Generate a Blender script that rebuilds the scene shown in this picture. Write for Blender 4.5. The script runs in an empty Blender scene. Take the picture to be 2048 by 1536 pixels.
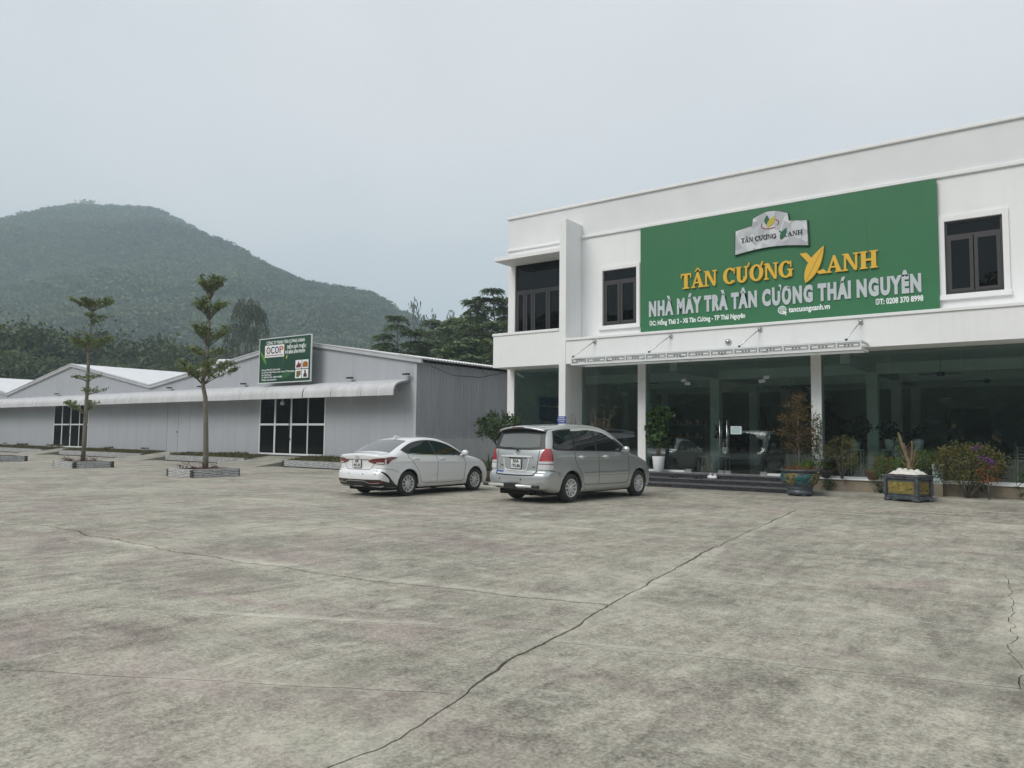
import bpy, bmesh, math, random
import numpy as np
from mathutils import Vector, Matrix, Euler
from math import sin, cos, pi, radians, sqrt, atan2, hypot

scene = bpy.context.scene
COL = scene.collection

# ------------------------------------------------------------------ camera
def make_camera():
    yaw, pitch, roll = radians(36.57), radians(3.82), radians(0.569)
    f = Vector((-sin(yaw) * cos(pitch), cos(yaw) * cos(pitch), sin(pitch)))
    r = Vector((cos(yaw), sin(yaw), 0))
    u = r.cross(f)
    r2 = r * cos(roll) + u * sin(roll)
    u2 = u * cos(roll) - r * sin(roll)
    cd = bpy.data.cameras.new('camera')
    cd.sensor_width = 36.0
    cd.lens = 36.0 * 1520.0 / 2048.0
    cd.clip_start = 0.05
    cd.clip_end = 4000
    co = bpy.data.objects.new('camera', cd)
    m = Matrix((r2, u2, -f)).transposed().to_4x4()
    m.translation = Vector((0, 0, 1.58))
    co.matrix_world = m
    COL.objects.link(co)
    scene.camera = co
make_camera()

# ------------------------------------------------------------------ sky and sun (overcast)
SUN_EL, SUN_AZ = radians(43), radians(197)      # azimuth clockwise from +Y: behind the camera, a little to the left
def make_world():
    w = bpy.data.worlds.new('World')
    scene.world = w
    w.use_nodes = True
    nt = w.node_tree
    nt.nodes.clear()
    N = nt.nodes.new
    L = nt.links.new
    out = N('ShaderNodeOutputWorld')
    bg = N('ShaderNodeBackground')
    bg.inputs['Strength'].default_value = 0.1
    sky = N('ShaderNodeTexSky')
    sky.sky_type = 'NISHITA'
    sky.sun_disc = False
    sky.sun_elevation = SUN_EL
    sky.sun_rotation = SUN_AZ
    tc = N('ShaderNodeTexCoord')
    mp = N('ShaderNodeMapping')
    mp.inputs['Scale'].default_value = (1, 1, 1.9)
    L(tc.outputs['Generated'], mp.inputs['Vector'])
    n1 = N('ShaderNodeTexNoise')
    n1.inputs['Scale'].default_value = 1.6
    n1.inputs['Detail'].default_value = 5
    n1.inputs['Roughness'].default_value = 0.48
    n1.inputs['Distortion'].default_value = 0.35
    L(mp.outputs['Vector'], n1.inputs['Vector'])
    cr = N('ShaderNodeValToRGB')
    cr.color_ramp.elements[0].position = 0.36
    cr.color_ramp.elements[0].color = (5.05, 5.2, 5.28, 1)
    cr.color_ramp.elements[1].position = 0.62
    cr.color_ramp.elements[1].color = (5.95, 5.88, 5.9, 1)
    L(n1.outputs['Fac'], cr.inputs['Fac'])
    mx = N('ShaderNodeMix')
    mx.data_type = 'RGBA'
    mx.inputs['Factor'].default_value = 0.95
    L(sky.outputs['Color'], mx.inputs['A'])
    L(cr.outputs['Color'], mx.inputs['B'])
    L(mx.outputs['Result'], bg.inputs['Color'])
    L(bg.outputs['Background'], out.inputs['Surface'])
make_world()

def make_sun():
    sd = bpy.data.lights.new('sun', 'SUN')
    sd.energy = 1.5
    sd.angle = radians(28)
    sd.color = (1.0, 0.965, 0.91)
    so = bpy.data.objects.new('sun', sd)
    d = Vector((sin(SUN_AZ) * cos(SUN_EL), cos(SUN_AZ) * cos(SUN_EL), sin(SUN_EL)))   # towards the sun
    so.rotation_euler = d.to_track_quat('Z', 'Y').to_euler()
    so.location = d * 60
    COL.objects.link(so)
make_sun()

scene.view_settings.view_transform = 'Standard'
scene.view_settings.look = 'None'
scene.view_settings.exposure = 0.66
scene.view_settings.gamma = 1.0
scene.view_settings.use_curve_mapping = False
try:
    scene.cycles.use_denoising = True
    scene.cycles.max_bounces = 8
    scene.cycles.transparent_max_bounces = 24
    scene.cycles.volume_bounces = 1
except Exception:
    pass

# ------------------------------------------------------------------ object helpers
def tag(o, label=None, cat=None, group=None, kind=None):
    if label: o['label'] = label
    if cat: o['category'] = cat
    if group: o['group'] = group
    if kind: o['kind'] = kind
    return o

def link(o, parent=None):
    COL.objects.link(o)
    if parent is not None:
        o.parent = parent
    return o

def thing(name, label, cat, loc=(0, 0, 0), rz=0.0, group=None):
    o = bpy.data.objects.new(name, None)
    o.empty_display_size = 0.2
    o.location = loc
    o.rotation_euler = (0, 0, rz)
    COL.objects.link(o)
    return tag(o, label, cat, group)

def wparent(o, root):
    """parent o (built in world coordinates) to root"""
    m = Matrix.LocRotScale(root.location, root.rotation_euler, root.scale)
    o.parent = root
    if root.parent is None:
        o.matrix_parent_inverse = m.inverted()

class MB:
    def __init__(s):
        s.V = []; s.F = []; s.n = 0; s.M = []; s.S = []
        s.mi = 0; s.sm = False
    def add(s, v, f, mi=None, sm=None):
        v = np.asarray(v, dtype=float).reshape(-1, 3)
        s.V.append(v)
        mi = s.mi if mi is None else mi
        sm = s.sm if sm is None else sm
        b = s.n
        for q in f:
            s.F.append([int(i) + b for i in q]); s.M.append(mi); s.S.append(sm)
        s.n += len(v)
    def addn(s, v, q, mi=None, sm=None):
        """numpy faces array (k, 3|4)"""
        v = np.asarray(v, dtype=float).reshape(-1, 3)
        q = (np.asarray(q) + s.n).tolist()
        s.V.append(v); s.F.extend(q); s.n += len(v)
        s.M.extend([s.mi if mi is None else mi] * len(q)); s.S.extend([s.sm if sm is None else sm] * len(q))
    def box(s, x0, x1, y0, y1, z0, z1, mi=None):
        v = [(x0, y0, z0), (x1, y0, z0), (x1, y1, z0), (x0, y1, z0), (x0, y0, z1), (x1, y0, z1), (x1, y1, z1), (x0, y1, z1)]
        s.add(v, [(0, 3, 2, 1), (4, 5, 6, 7), (0, 1, 5, 4), (1, 2, 6, 5), (2, 3, 7, 6), (3, 0, 4, 7)], mi, False)
        return s
    def prism(s, poly, a0, a1, axis='y', mi=None):
        """2-D polygon extruded along axis; poly is (x,z) for y, (x,y) for z, (y,z) for x"""
        n = len(poly)
        def P(p, a):
            return (p[0], a, p[1]) if axis == 'y' else ((p[0], p[1], a) if axis == 'z' else (a, p[0], p[1]))
        v = [P(p, a0) for p in poly] + [P(p, a1) for p in poly]
        f = [list(range(n)), list(range(2 * n - 1, n - 1, -1))]
        for i in range(n):
            j = (i + 1) % n
            f.append([i, i + n, j + n, j])
        s.add(v, f, mi, False)
        return s
    def tube(s, path, rad, n=8, caps=True, mi=None, sm=True):
        P = [Vector(p) for p in path]
        k = len(P)
        if not hasattr(rad, '__len__'): rad = [rad] * k
        ref = None
        v = []
        for i in range(k):
            t = (P[min(i + 1, k - 1)] - P[max(i - 1, 0)])
            if t.length < 1e-9: t = Vector((0, 0, 1))
            t.normalize()
            if ref is None:
                ref = Vector((0, 0, 1)) if abs(t.z) < 0.9 else Vector((1, 0, 0))
            a = t.cross(ref)
            if a.length < 1e-6: a = t.cross(Vector((0.3, 1, 0.2)))
            a.normalize()
            b = a.cross(t); ref = b
            for j in range(n):
                an = 2 * pi * j / n
                v.append(P[i] + (a * cos(an) + b * sin(an)) * rad[i])
        f = []
        for i in range(k - 1):
            for j in range(n):
                f.append((i * n + j, i * n + (j + 1) % n, (i + 1) * n + (j + 1) % n, (i + 1) * n + j))
        s.add([tuple(q) for q in v], f, mi, sm)
        if caps:
            s.F.append([s.n - k * n + j for j in range(n - 1, -1, -1)]); s.M.append(s.mi if mi is None else mi); s.S.append(False)
            s.F.append([s.n - n + j for j in range(n)]); s.M.append(s.mi if mi is None else mi); s.S.append(False)
        return s
    def lathe(s, prof, c=(0, 0, 0), n=24, mi=None, sm=True, axis='z', ang=2 * pi):
        """prof: list of (radius, height)"""
        k = len(prof); v = []
        full = abs(ang - 2 * pi) < 1e-6
        m = n if full else n + 1
        for r, h in prof:
            for j in range(m):
                a = ang * j / n
                if axis == 'z': v.append((c[0] + r * cos(a), c[1] + r * sin(a), c[2] + h))
                elif axis == 'y': v.append((c[0] + r * cos(a), c[1] + h, c[2] + r * sin(a)))
                else: v.append((c[0] + h, c[1] + r * cos(a), c[2] + r * sin(a)))
        f = []
        for i in range(k - 1):
            for j in range(m if full else n):
                j2 = (j + 1) % m
                f.append((i * m + j, i * m + j2, (i + 1) * m + j2, (i + 1) * m + j))
        s.add(v, f, mi, sm)
        return s
    def grid(s, P, mi=None, sm=True):
        P = np.asarray(P, dtype=float); a, b = P.shape[:2]
        i, j = np.meshgrid(np.arange(a - 1), np.arange(b - 1), indexing='ij')
        q = np.stack([i * b + j, (i + 1) * b + j, (i + 1) * b + j + 1, i * b + j + 1], -1).reshape(-1, 4)
        s.addn(P.reshape(-1, 3), q, mi, sm)
        return s
    def sphere(s, c, r, nu=12, nv=8, mi=None, sq=(1, 1, 1)):
        prof = [(max(1e-4, sin(pi * i / nv)), -cos(pi * i / nv)) for i in range(nv + 1)]
        v = []; 
        for rr, h in prof:
            for j in range(nu):
                a = 2 * pi * j / nu
                v.append((c[0] + r * sq[0] * rr * cos(a), c[1] + r * sq[1] * rr * sin(a), c[2] + r * sq[2] * h))
        f = []
        for i in range(nv):
            for j in range(nu):
                f.append((i * nu + j, i * nu + (j + 1) % nu, (i + 1) * nu + (j + 1) % nu, (i + 1) * nu + j))
        s.add(v, f, mi, True)
        return s
    def mesh(s, name, mats):
        me = bpy.data.meshes.new(name)
        V = np.concatenate(s.V) if s.V else np.zeros((0, 3))
        me.from_pydata(V.tolist(), [], s.F)
        if not isinstance(mats, (list, tuple)): mats = [mats]
        for m in mats: me.materials.append(m)
        if len(s.F):
            me.polygons.foreach_set('material_index', np.array(s.M, dtype=np.int32))
            me.polygons.foreach_set('use_smooth', np.array(s.S, dtype=bool))
        me.update()
        return me
    def obj(s, name, mats, parent=None, world=True):
        o = bpy.data.objects.new(name, s.mesh(name, mats))
        COL.objects.link(o)
        if parent is not None:
            if world: wparent(o, parent)
            else: o.parent = parent
        return o

def fixn(o):
    """make normals consistent"""
    bm = bmesh.new(); bm.from_mesh(o.data)
    bmesh.ops.recalc_face_normals(bm, faces=bm.faces)
    bm.to_mesh(o.data); bm.free()
    return o

def bevel(o, w=0.01, seg=2):
    m = o.modifiers.new('edge', 'BEVEL')
    m.width = w; m.segments = seg; m.limit_method = 'ANGLE'; m.angle_limit = radians(40)
    return o

def boxo(name, x0, x1, y0, y1, z0, z1, mat, parent=None, bev=0):
    o = MB().box(x0, x1, y0, y1, z0, z1).obj(name, mat, parent)
    if bev: bevel(o, bev, 1)
    return o

# ------------------------------------------------------------------ material helpers
class NT:
    def __init__(s, mat):
        mat.use_nodes = True
        s.t = mat.node_tree
        s.t.nodes.clear()
        s.out = s.t.nodes.new('ShaderNodeOutputMaterial')
    def n(s, typ, ins=None, **props):
        d = s.t.nodes.new(typ)
        for k, v in props.items(): setattr(d, k, v)
        if ins:
            for k, v in ins.items():
                sk = d.inputs[k]
                if hasattr(v, 'is_output'): s.t.links.new(v, sk)
                else: sk.default_value = v
        return d
    def math(s, op, a, b=0.0, c=None, clamp=False):
        d = s.t.nodes.new('ShaderNodeMath'); d.operation = op; d.use_clamp = clamp
        for i, v in enumerate((a, b) if c is None else (a, b, c)):
            if hasattr(v, 'is_output'): s.t.links.new(v, d.inputs[i])
            else: d.inputs[i].default_value = v
        return d.outputs[0]
    def vmath(s, op, a, b=None):
        d = s.t.nodes.new('ShaderNodeVectorMath'); d.operation = op
        for i, v in enumerate((a, b)):
            if v is None: continue
            if hasattr(v, 'is_output'): s.t.links.new(v, d.inputs[i])
            else: d.inputs[i].default_value = v
        return d
    def mix(s, fac, a, b, blend='MIX'):
        d = s.t.nodes.new('ShaderNodeMix'); d.data_type = 'RGBA'; d.blend_type = blend
        for k, v in (('Factor', fac), ('A', a), ('B', b)):
            sk = [i for i in d.inputs if i.name == k and (i.type == 'RGBA' or (k == 'Factor' and i.type == 'VALUE'))][0]
            if hasattr(v, 'is_output'): s.t.links.new(v, sk)
            else: sk.default_value = (v + (1,) if isinstance(v, tuple) and len(v) == 3 else v)
        return [o for o in d.outputs if o.type == 'RGBA'][0]
    def ramp(s, fac, stops):
        d = s.t.nodes.new('ShaderNodeValToRGB')
        e = d.color_ramp.elements
        while len(e) < len(stops): e.new(0.5)
        for i, (p, c) in enumerate(stops):
            e[i].position = p
            e[i].color = (c, c, c, 1) if not hasattr(c, '__len__') else tuple(c) + (1,)
        s.t.links.new(fac, d.inputs[0])
        return d.outputs[0]
    def pos(s): return s.n('ShaderNodeNewGeometry').outputs['Position']
    def objc(s): return s.n('ShaderNodeTexCoord').outputs['Object']
    def noise(s, vec, scale, detail=4, rough=0.55, dist=0.0):
        return s.n('ShaderNodeTexNoise', {'Vector': vec, 'Scale': scale, 'Detail': detail, 'Roughness': rough, 'Distortion': dist}).outputs['Fac']
    def scaled(s, vec, sc, rot=(0, 0, 0)):
        return s.n('ShaderNodeMapping', {'Vector': vec, 'Scale': sc, 'Rotation': rot}).outputs[0]
    def bump(s, h, strength=0.3, dist=0.02):
        return s.n('ShaderNodeBump', {'Height': h, 'Strength': strength, 'Distance': dist}).outputs[0]
    def finish(s, sock): s.t.links.new(sock, s.out.inputs['Surface'])

def sv(c, k): return tuple(min(1.0, x * k) for x in c)

def pm(name, col, rough=0.6, metal=0.0, var=0.0, vscale=2.0, bump=0.0, bscale=60.0, coat=0.0, spec=0.5, col2=None, local=False, flakes=False):
    """principled material with optional noise colour variation and fine bump"""
    m = bpy.data.materials.new(name)
    t = NT(m)
    P = t.n('ShaderNodeBsdfPrincipled', {'Roughness': rough, 'Metallic': metal, 'Coat Weight': coat, 'Coat Roughness': 0.03, 'Specular IOR Level': spec})
    co = t.objc() if local else t.pos()
    if var > 0 or col2:
        f = t.noise(co, vscale, 6, 0.6)
        f = t.ramp(f, [(0.3, 0.0), (0.7, 1.0)])
        c = t.mix(f, sv(col, 1 - var), col2 if col2 else sv(col, 1 + var * 0.6))
        t.t.links.new(c, P.inputs['Base Color'])
    else:
        P.inputs['Base Color'].default_value = tuple(col) + (1,)
    if bump > 0:
        h = t.noise(co, bscale, 3, 0.6)
        t.t.links.new(t.bump(h, bump, 0.01), P.inputs['Normal'])
    t.finish(P.outputs[0])
    return m

def leafmat(name, c1, c2, rough=0.55, trans=0.25, dry=None, dryf=0.1, wscale=0.6, bigw=0.4):
    m = bpy.data.materials.new(name)
    t = NT(m)
    rnd = t.n('ShaderNodeNewGeometry').outputs['Random Per Island']
    big = t.ramp(t.noise(t.pos(), wscale, 4), [(0.36, 0.0), (0.62, 1.0)])
    f = t.math('MULTIPLY_ADD', rnd, 1 - bigw, t.math('MULTIPLY', big, bigw))
    c = t.mix(f, c1, c2)
    if dry:
        k = t.math('GREATER_THAN', t.math('FRACT', t.math('MULTIPLY', rnd, 17.3)), 1 - dryf)
        c = t.mix(k, c, dry)
    P = t.n('ShaderNodeBsdfPrincipled', {'Base Color': c, 'Roughness': rough, 'Specular IOR Level': 0.35})
    T = t.n('ShaderNodeBsdfTranslucent', {'Color': c})
    X = t.n('ShaderNodeMixShader', {0: trans, 1: P.outputs[0], 2: T.outputs[0]})
    t.finish(X.outputs[0])
    return m

def glassmat(name, tint, refl_ior=1.55, rough=0.0, base=0.0):
    """thin window pane: tinted see-through plus mirror reflection"""
    m = bpy.data.materials.new(name)
    t = NT(m)
    T = t.n('ShaderNodeBsdfTransparent', {'Color': tint + (1,)})
    G = t.n('ShaderNodeBsdfGlossy', {'Color': (0.95, 1, 0.98, 1), 'Roughness': rough})
    fr = t.n('ShaderNodeFresnel', {'IOR': refl_ior}).outputs[0]
    if base: fr = t.math('ADD', fr, base, clamp=True)
    X = t.n('ShaderNodeMixShader', {0: fr, 1: T.outputs[0], 2: G.outputs[0]})
    t.finish(X.outputs[0])
    return m

rng = np.random.default_rng(7)
random.seed(11)

# ------------------------------------------------------------------ shared materials
M = {}
def mat_wall():
    m = bpy.data.materials.new('white_wall_paint'); t = NT(m); p = t.pos()
    a = t.ramp(t.noise(p, 0.7, 6, 0.65), [(0.3, 0.0), (0.7, 1.0)])
    st = t.ramp(t.noise(t.scaled(p, (3.2, 3.2, 0.22)), 1.6, 6, 0.65), [(0.52, 0.0), (0.78, 1.0)])
    c = t.mix(a, (0.80, 0.80, 0.80), (0.865, 0.865, 0.865))
    c = t.mix(t.math('MULTIPLY', st, 0.16), c, (0.52, 0.51, 0.47))
    P = t.n('ShaderNodeBsdfPrincipled', {'Base Color': c, 'Roughness': 0.75, 'Normal': t.bump(t.noise(p, 25, 3), 0.06, 0.01)}); t.finish(P.outputs[0]); return m
M['white'] = mat_wall()
M['white2'] = pm('white_trim_paint', (0.82, 0.82, 0.82), 0.6, var=0.03, vscale=3)
M['greywhite'] = pm('parapet_paint', (0.70, 0.71, 0.72), 0.75, var=0.05, vscale=1.2)
M['plinth'] = pm('plinth_render', (0.27, 0.225, 0.165), 0.85, var=0.35, vscale=2.2, bump=0.2, bscale=30)
M['stone'] = None
M['frame_dark'] = pm('bronze_window_frame', (0.045, 0.04, 0.042), 0.4)
M['steel'] = pm('brushed_steel', (0.6, 0.6, 0.6), 0.28, metal=1.0)
M['alu_white'] = pm('white_aluminium', (0.72, 0.73, 0.74), 0.4)
M['black'] = pm('black_plastic', (0.012, 0.012, 0.013), 0.5)
M['rubber'] = pm('rubber', (0.022, 0.022, 0.022), 0.8, bump=0.1, bscale=80)
M['winglass'] = glassmat('window_glass', (0.10, 0.12, 0.14), 1.36)
M['shopglass'] = glassmat('shopfront_glass', (0.83, 0.905, 0.88), 1.62)
M['darkglass'] = glassmat('warehouse_glass', (0.05, 0.055, 0.09), 1.25)
# ------------------------------------------------------------------ concrete lot
def mat_lot():
    m = bpy.data.materials.new('lot_concrete')
    t = NT(m)
    p = t.pos()
    warp = t.noise(p, 0.7, 3)
    big = t.ramp(t.noise(p, 0.42, 7, 0.62, 0.6), [(0.30, 0.0), (0.68, 1.0)])
    st1 = t.noise(t.scaled(p, (2.3, 0.6, 1), (0, 0, radians(-14))), 1.5, 8, 0.66, 1.2)
    st2 = t.noise(t.scaled(p, (0.7, 1.5, 1), (0, 0, radians(24))), 1.3, 7, 0.62, 1.3)
    mid = t.ramp(t.noise(p, 2.6, 8, 0.68, 0.4), [(0.33, 0.0), (0.70, 1.0)])
    fine = t.noise(p, 55, 5, 0.7)
    grit = t.noise(p, 260, 3, 0.7)
    m2 = t.noise(p, 9.0, 6, 0.7, 0.5)
    st3 = t.noise(t.scaled(p, (3.2, 0.9, 1), (0, 0, radians(32))), 2.2, 7, 0.7, 1.0)
    dark, light = (0.135, 0.125, 0.102), (0.545, 0.515, 0.425)
    def acc(f0, n_, amp): return t.math('ADD', f0, t.math('MULTIPLY', t.math('SUBTRACT', n_, 0.5), amp))
    f = acc(t.math('MULTIPLY_ADD', big, 0.40, 0.27), st1, 0.95)
    for n_, amp in ((st2, 0.75), (st3, 0.75), (t.noise(p, 2.6, 8, 0.68, 0.4), 0.75), (m2, 0.95), (t.noise(p, 30, 4, 0.7), 1.5), (fine, 1.3), (grit, 1.4)):
        f = acc(f, n_, amp)
    f = t.math('MAXIMUM', t.math('MINIMUM', f, 1.0), 0.0)
    c = t.mix(f, dark, light)
    spk = t.ramp(t.noise(p, 75, 3, 0.6), [(0.66, 0.0), (0.74, 1.0)])
    c = t.mix(t.math('MULTIPLY', spk, 0.5), c, (0.62, 0.60, 0.53))
    # reddish-mauve and mossy stains
    red = t.ramp(t.noise(t.scaled(p, (0.6, 1.2, 1), (0, 0, 0.5)), 0.5, 6, 0.6, 1.0), [(0.50, 0.0), (0.66, 1.0)])
    c = t.mix(t.math('MULTIPLY', red, 0.75), c, t.mix(f, (0.175, 0.140, 0.128), (0.47, 0.40, 0.36)))
    grn = t.ramp(t.noise(t.vmath('ADD', p, (31, 17, 0)).outputs[0], 0.8, 6, 0.6, 0.6), [(0.55, 0.0), (0.70, 1.0)])
    c = t.mix(t.math('MULTIPLY', grn, 0.35), c, (0.185, 0.20, 0.145))
    # pale cement dust and patching along the joints
    segs = [((-2.9, 2.6), (-3.5, 6.0), 0.22), ((-3.5, 6.0), (-4.93, 16.93), 0.16), ((-14.6, 5.3), (-8.5, 5.6), 0.30), ((-8.5, 5.6), (-3.5, 6.4), 0.26),
            ((-6.2, 3.85), (-4.0, 4.97), 0.11), ((-4.8, 2.66), (-3.2, 3.6), 0.08), ((-3.3, 5.0), (-0.4, 5.9), 0.10), ((-16, 11.0), (-4.3, 11.3), 0.2), ((-40, 3.9), (-14.6, 5.3), 0.3), ((-0.6, 11.0), (-0.35, 6.4), 0.20),
            ((-9.0, 17.35), (3.0, 16.8), 0.13), ((-24.3, 16.3), (-33.4, 16.25), 0.16)]
    mask = None
    for (ax, ay), (bx, by), wd in segs:
        L_ = hypot(bx - ax, by - ay)
        d = ((bx - ax) / L_, (by - ay) / L_, 0)
        v = t.vmath('SUBTRACT', p, (ax, ay, 0)).outputs[0]
        tt = t.math('MINIMUM', t.math('MAXIMUM', t.vmath('DOT_PRODUCT', v, d).outputs['Value'], 0.0), L_)
        sc = t.n('ShaderNodeVectorMath', {0: d}, operation='SCALE'); t.t.links.new(tt, sc.inputs['Scale'])
        dist = t.vmath('LENGTH', t.vmath('SUBTRACT', v, sc.outputs[0]).outputs[0]).outputs['Value']
        e = t.math('SUBTRACT', 1.0, t.math('DIVIDE', dist, wd), clamp=True)
        mask = e if mask is None else t.math('MAXIMUM', mask, e)
    gate = t.ramp(t.noise(p, 1.7, 7, 0.7, 0.8), [(0.38, 0.0), (0.56, 1.0)])
    gate2 = t.ramp(t.noise(p, 5.5, 7, 0.75, 1.0), [(0.36, 0.0), (0.60, 1.0)])
    mask = t.math('MULTIPLY', t.math('MULTIPLY', t.ramp(mask, [(0.0, 0.0), (0.9, 1.0)]), t.ramp(t.noise(p, 0.8, 4, 0.6, 0.5), [(0.40, 0.12), (0.62, 1.0)])), t.math('MULTIPLY_ADD', t.math('MULTIPLY', gate, gate2), 0.8, 0.22))
    c = t.mix(t.math('MULTIPLY', mask, 0.95), c, t.mix(fine, (0.52, 0.495, 0.41), (0.68, 0.65, 0.55)))
    # pale worn blotches
    wp = t.ramp(t.noise(t.scaled(p, (0.7, 1.5, 1), (0, 0, -0.3)), 1.15, 8, 0.7, 1.2), [(0.58, 0.0), (0.70, 1.0)])
    c = t.mix(t.math('MULTIPLY', wp, 0.6), c, (0.58, 0.56, 0.48))
    # dark pits and small oil spots
    vo = t.n('ShaderNodeTexVoronoi', {'Vector': p, 'Scale': 2.3}).outputs['Distance']
    pit = t.math('LESS_THAN', vo, 0.022)
    c = t.mix(t.math('MULTIPLY', pit, 0.6), c, (0.06, 0.058, 0.05))
    # tyre marks
    mask_t = None
    for (ax, ay), (bx, by) in (((-2.72, 2.7), (-5.35, 5.1)), ((-2.86, 2.62), (-5.55, 5.02))):
        L_ = hypot(bx - ax, by - ay); d = ((bx - ax) / L_, (by - ay) / L_, 0); nn = (-d[1], d[0], 0)
        v = t.vmath('SUBTRACT', p, (ax, ay, 0)).outputs[0]
        along = t.vmath('DOT_PRODUCT', v, d).outputs['Value']; across = t.vmath('DOT_PRODUCT', v, nn).outputs['Value']
        k = t.math('MULTIPLY', t.math('LESS_THAN', t.math('ABSOLUTE', across), 0.035), t.math('MULTIPLY', t.math('GREATER_THAN', along, 0.2), t.math('LESS_THAN', along, L_)))
        k = t.math('MULTIPLY', k, t.math('GREATER_THAN', t.math('SINE', t.math('MULTIPLY', along, 95.0)), 0.1))
        mask_t = k if mask_t is None else t.math('MAXIMUM', mask_t, k)
    c = t.mix(t.math('MULTIPLY', mask_t, t.math('MULTIPLY', t.ramp(warp, [(0.4, 0.0), (0.6, 1.0)]), 0.13)), c, (0.5, 0.48, 0.43))
    h = t.math('ADD', t.math('MULTIPLY', fine, 0.5), t.math('ADD', t.math('MULTIPLY', grit, 0.3), t.math('MULTIPLY', st1, 0.8)))
    P = t.n('ShaderNodeBsdfPrincipled', {'Base Color': c, 'Roughness': t.ramp(mid, [(0, 0.75), (1, 0.9)]), 'Normal': t.bump(h, 0.35, 0.012), 'Specular IOR Level': 0.3})
    t.finish(P.outputs[0])
    return m
M['lot'] = mat_lot()
M['lotbase'] = pm('joint_dirt', (0.06, 0.055, 0.045), 0.95, vscale=2.2, col2=(0.30, 0.28, 0.22))
M['earth'] = pm('grassy_earth', (0.09, 0.085, 0.045), 0.95, var=0.5, vscale=0.4, col2=(0.06, 0.08, 0.03))
M['apron'] = pm('apron_concrete', (0.36, 0.345, 0.29), 0.85, var=0.35, vscale=1.8, bump=0.2, bscale=40)

def resample(pts, step):
    P = np.array(pts, float); d = np.r_[0, np.cumsum(np.hypot(*np.diff(P, axis=0).T))]
    n = max(2, int(d[-1] / step) + 1); s = np.linspace(0, d[-1], n)
    return np.stack([np.interp(s, d, P[:, 0]), np.interp(s, d, P[:, 1])], 1)

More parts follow.
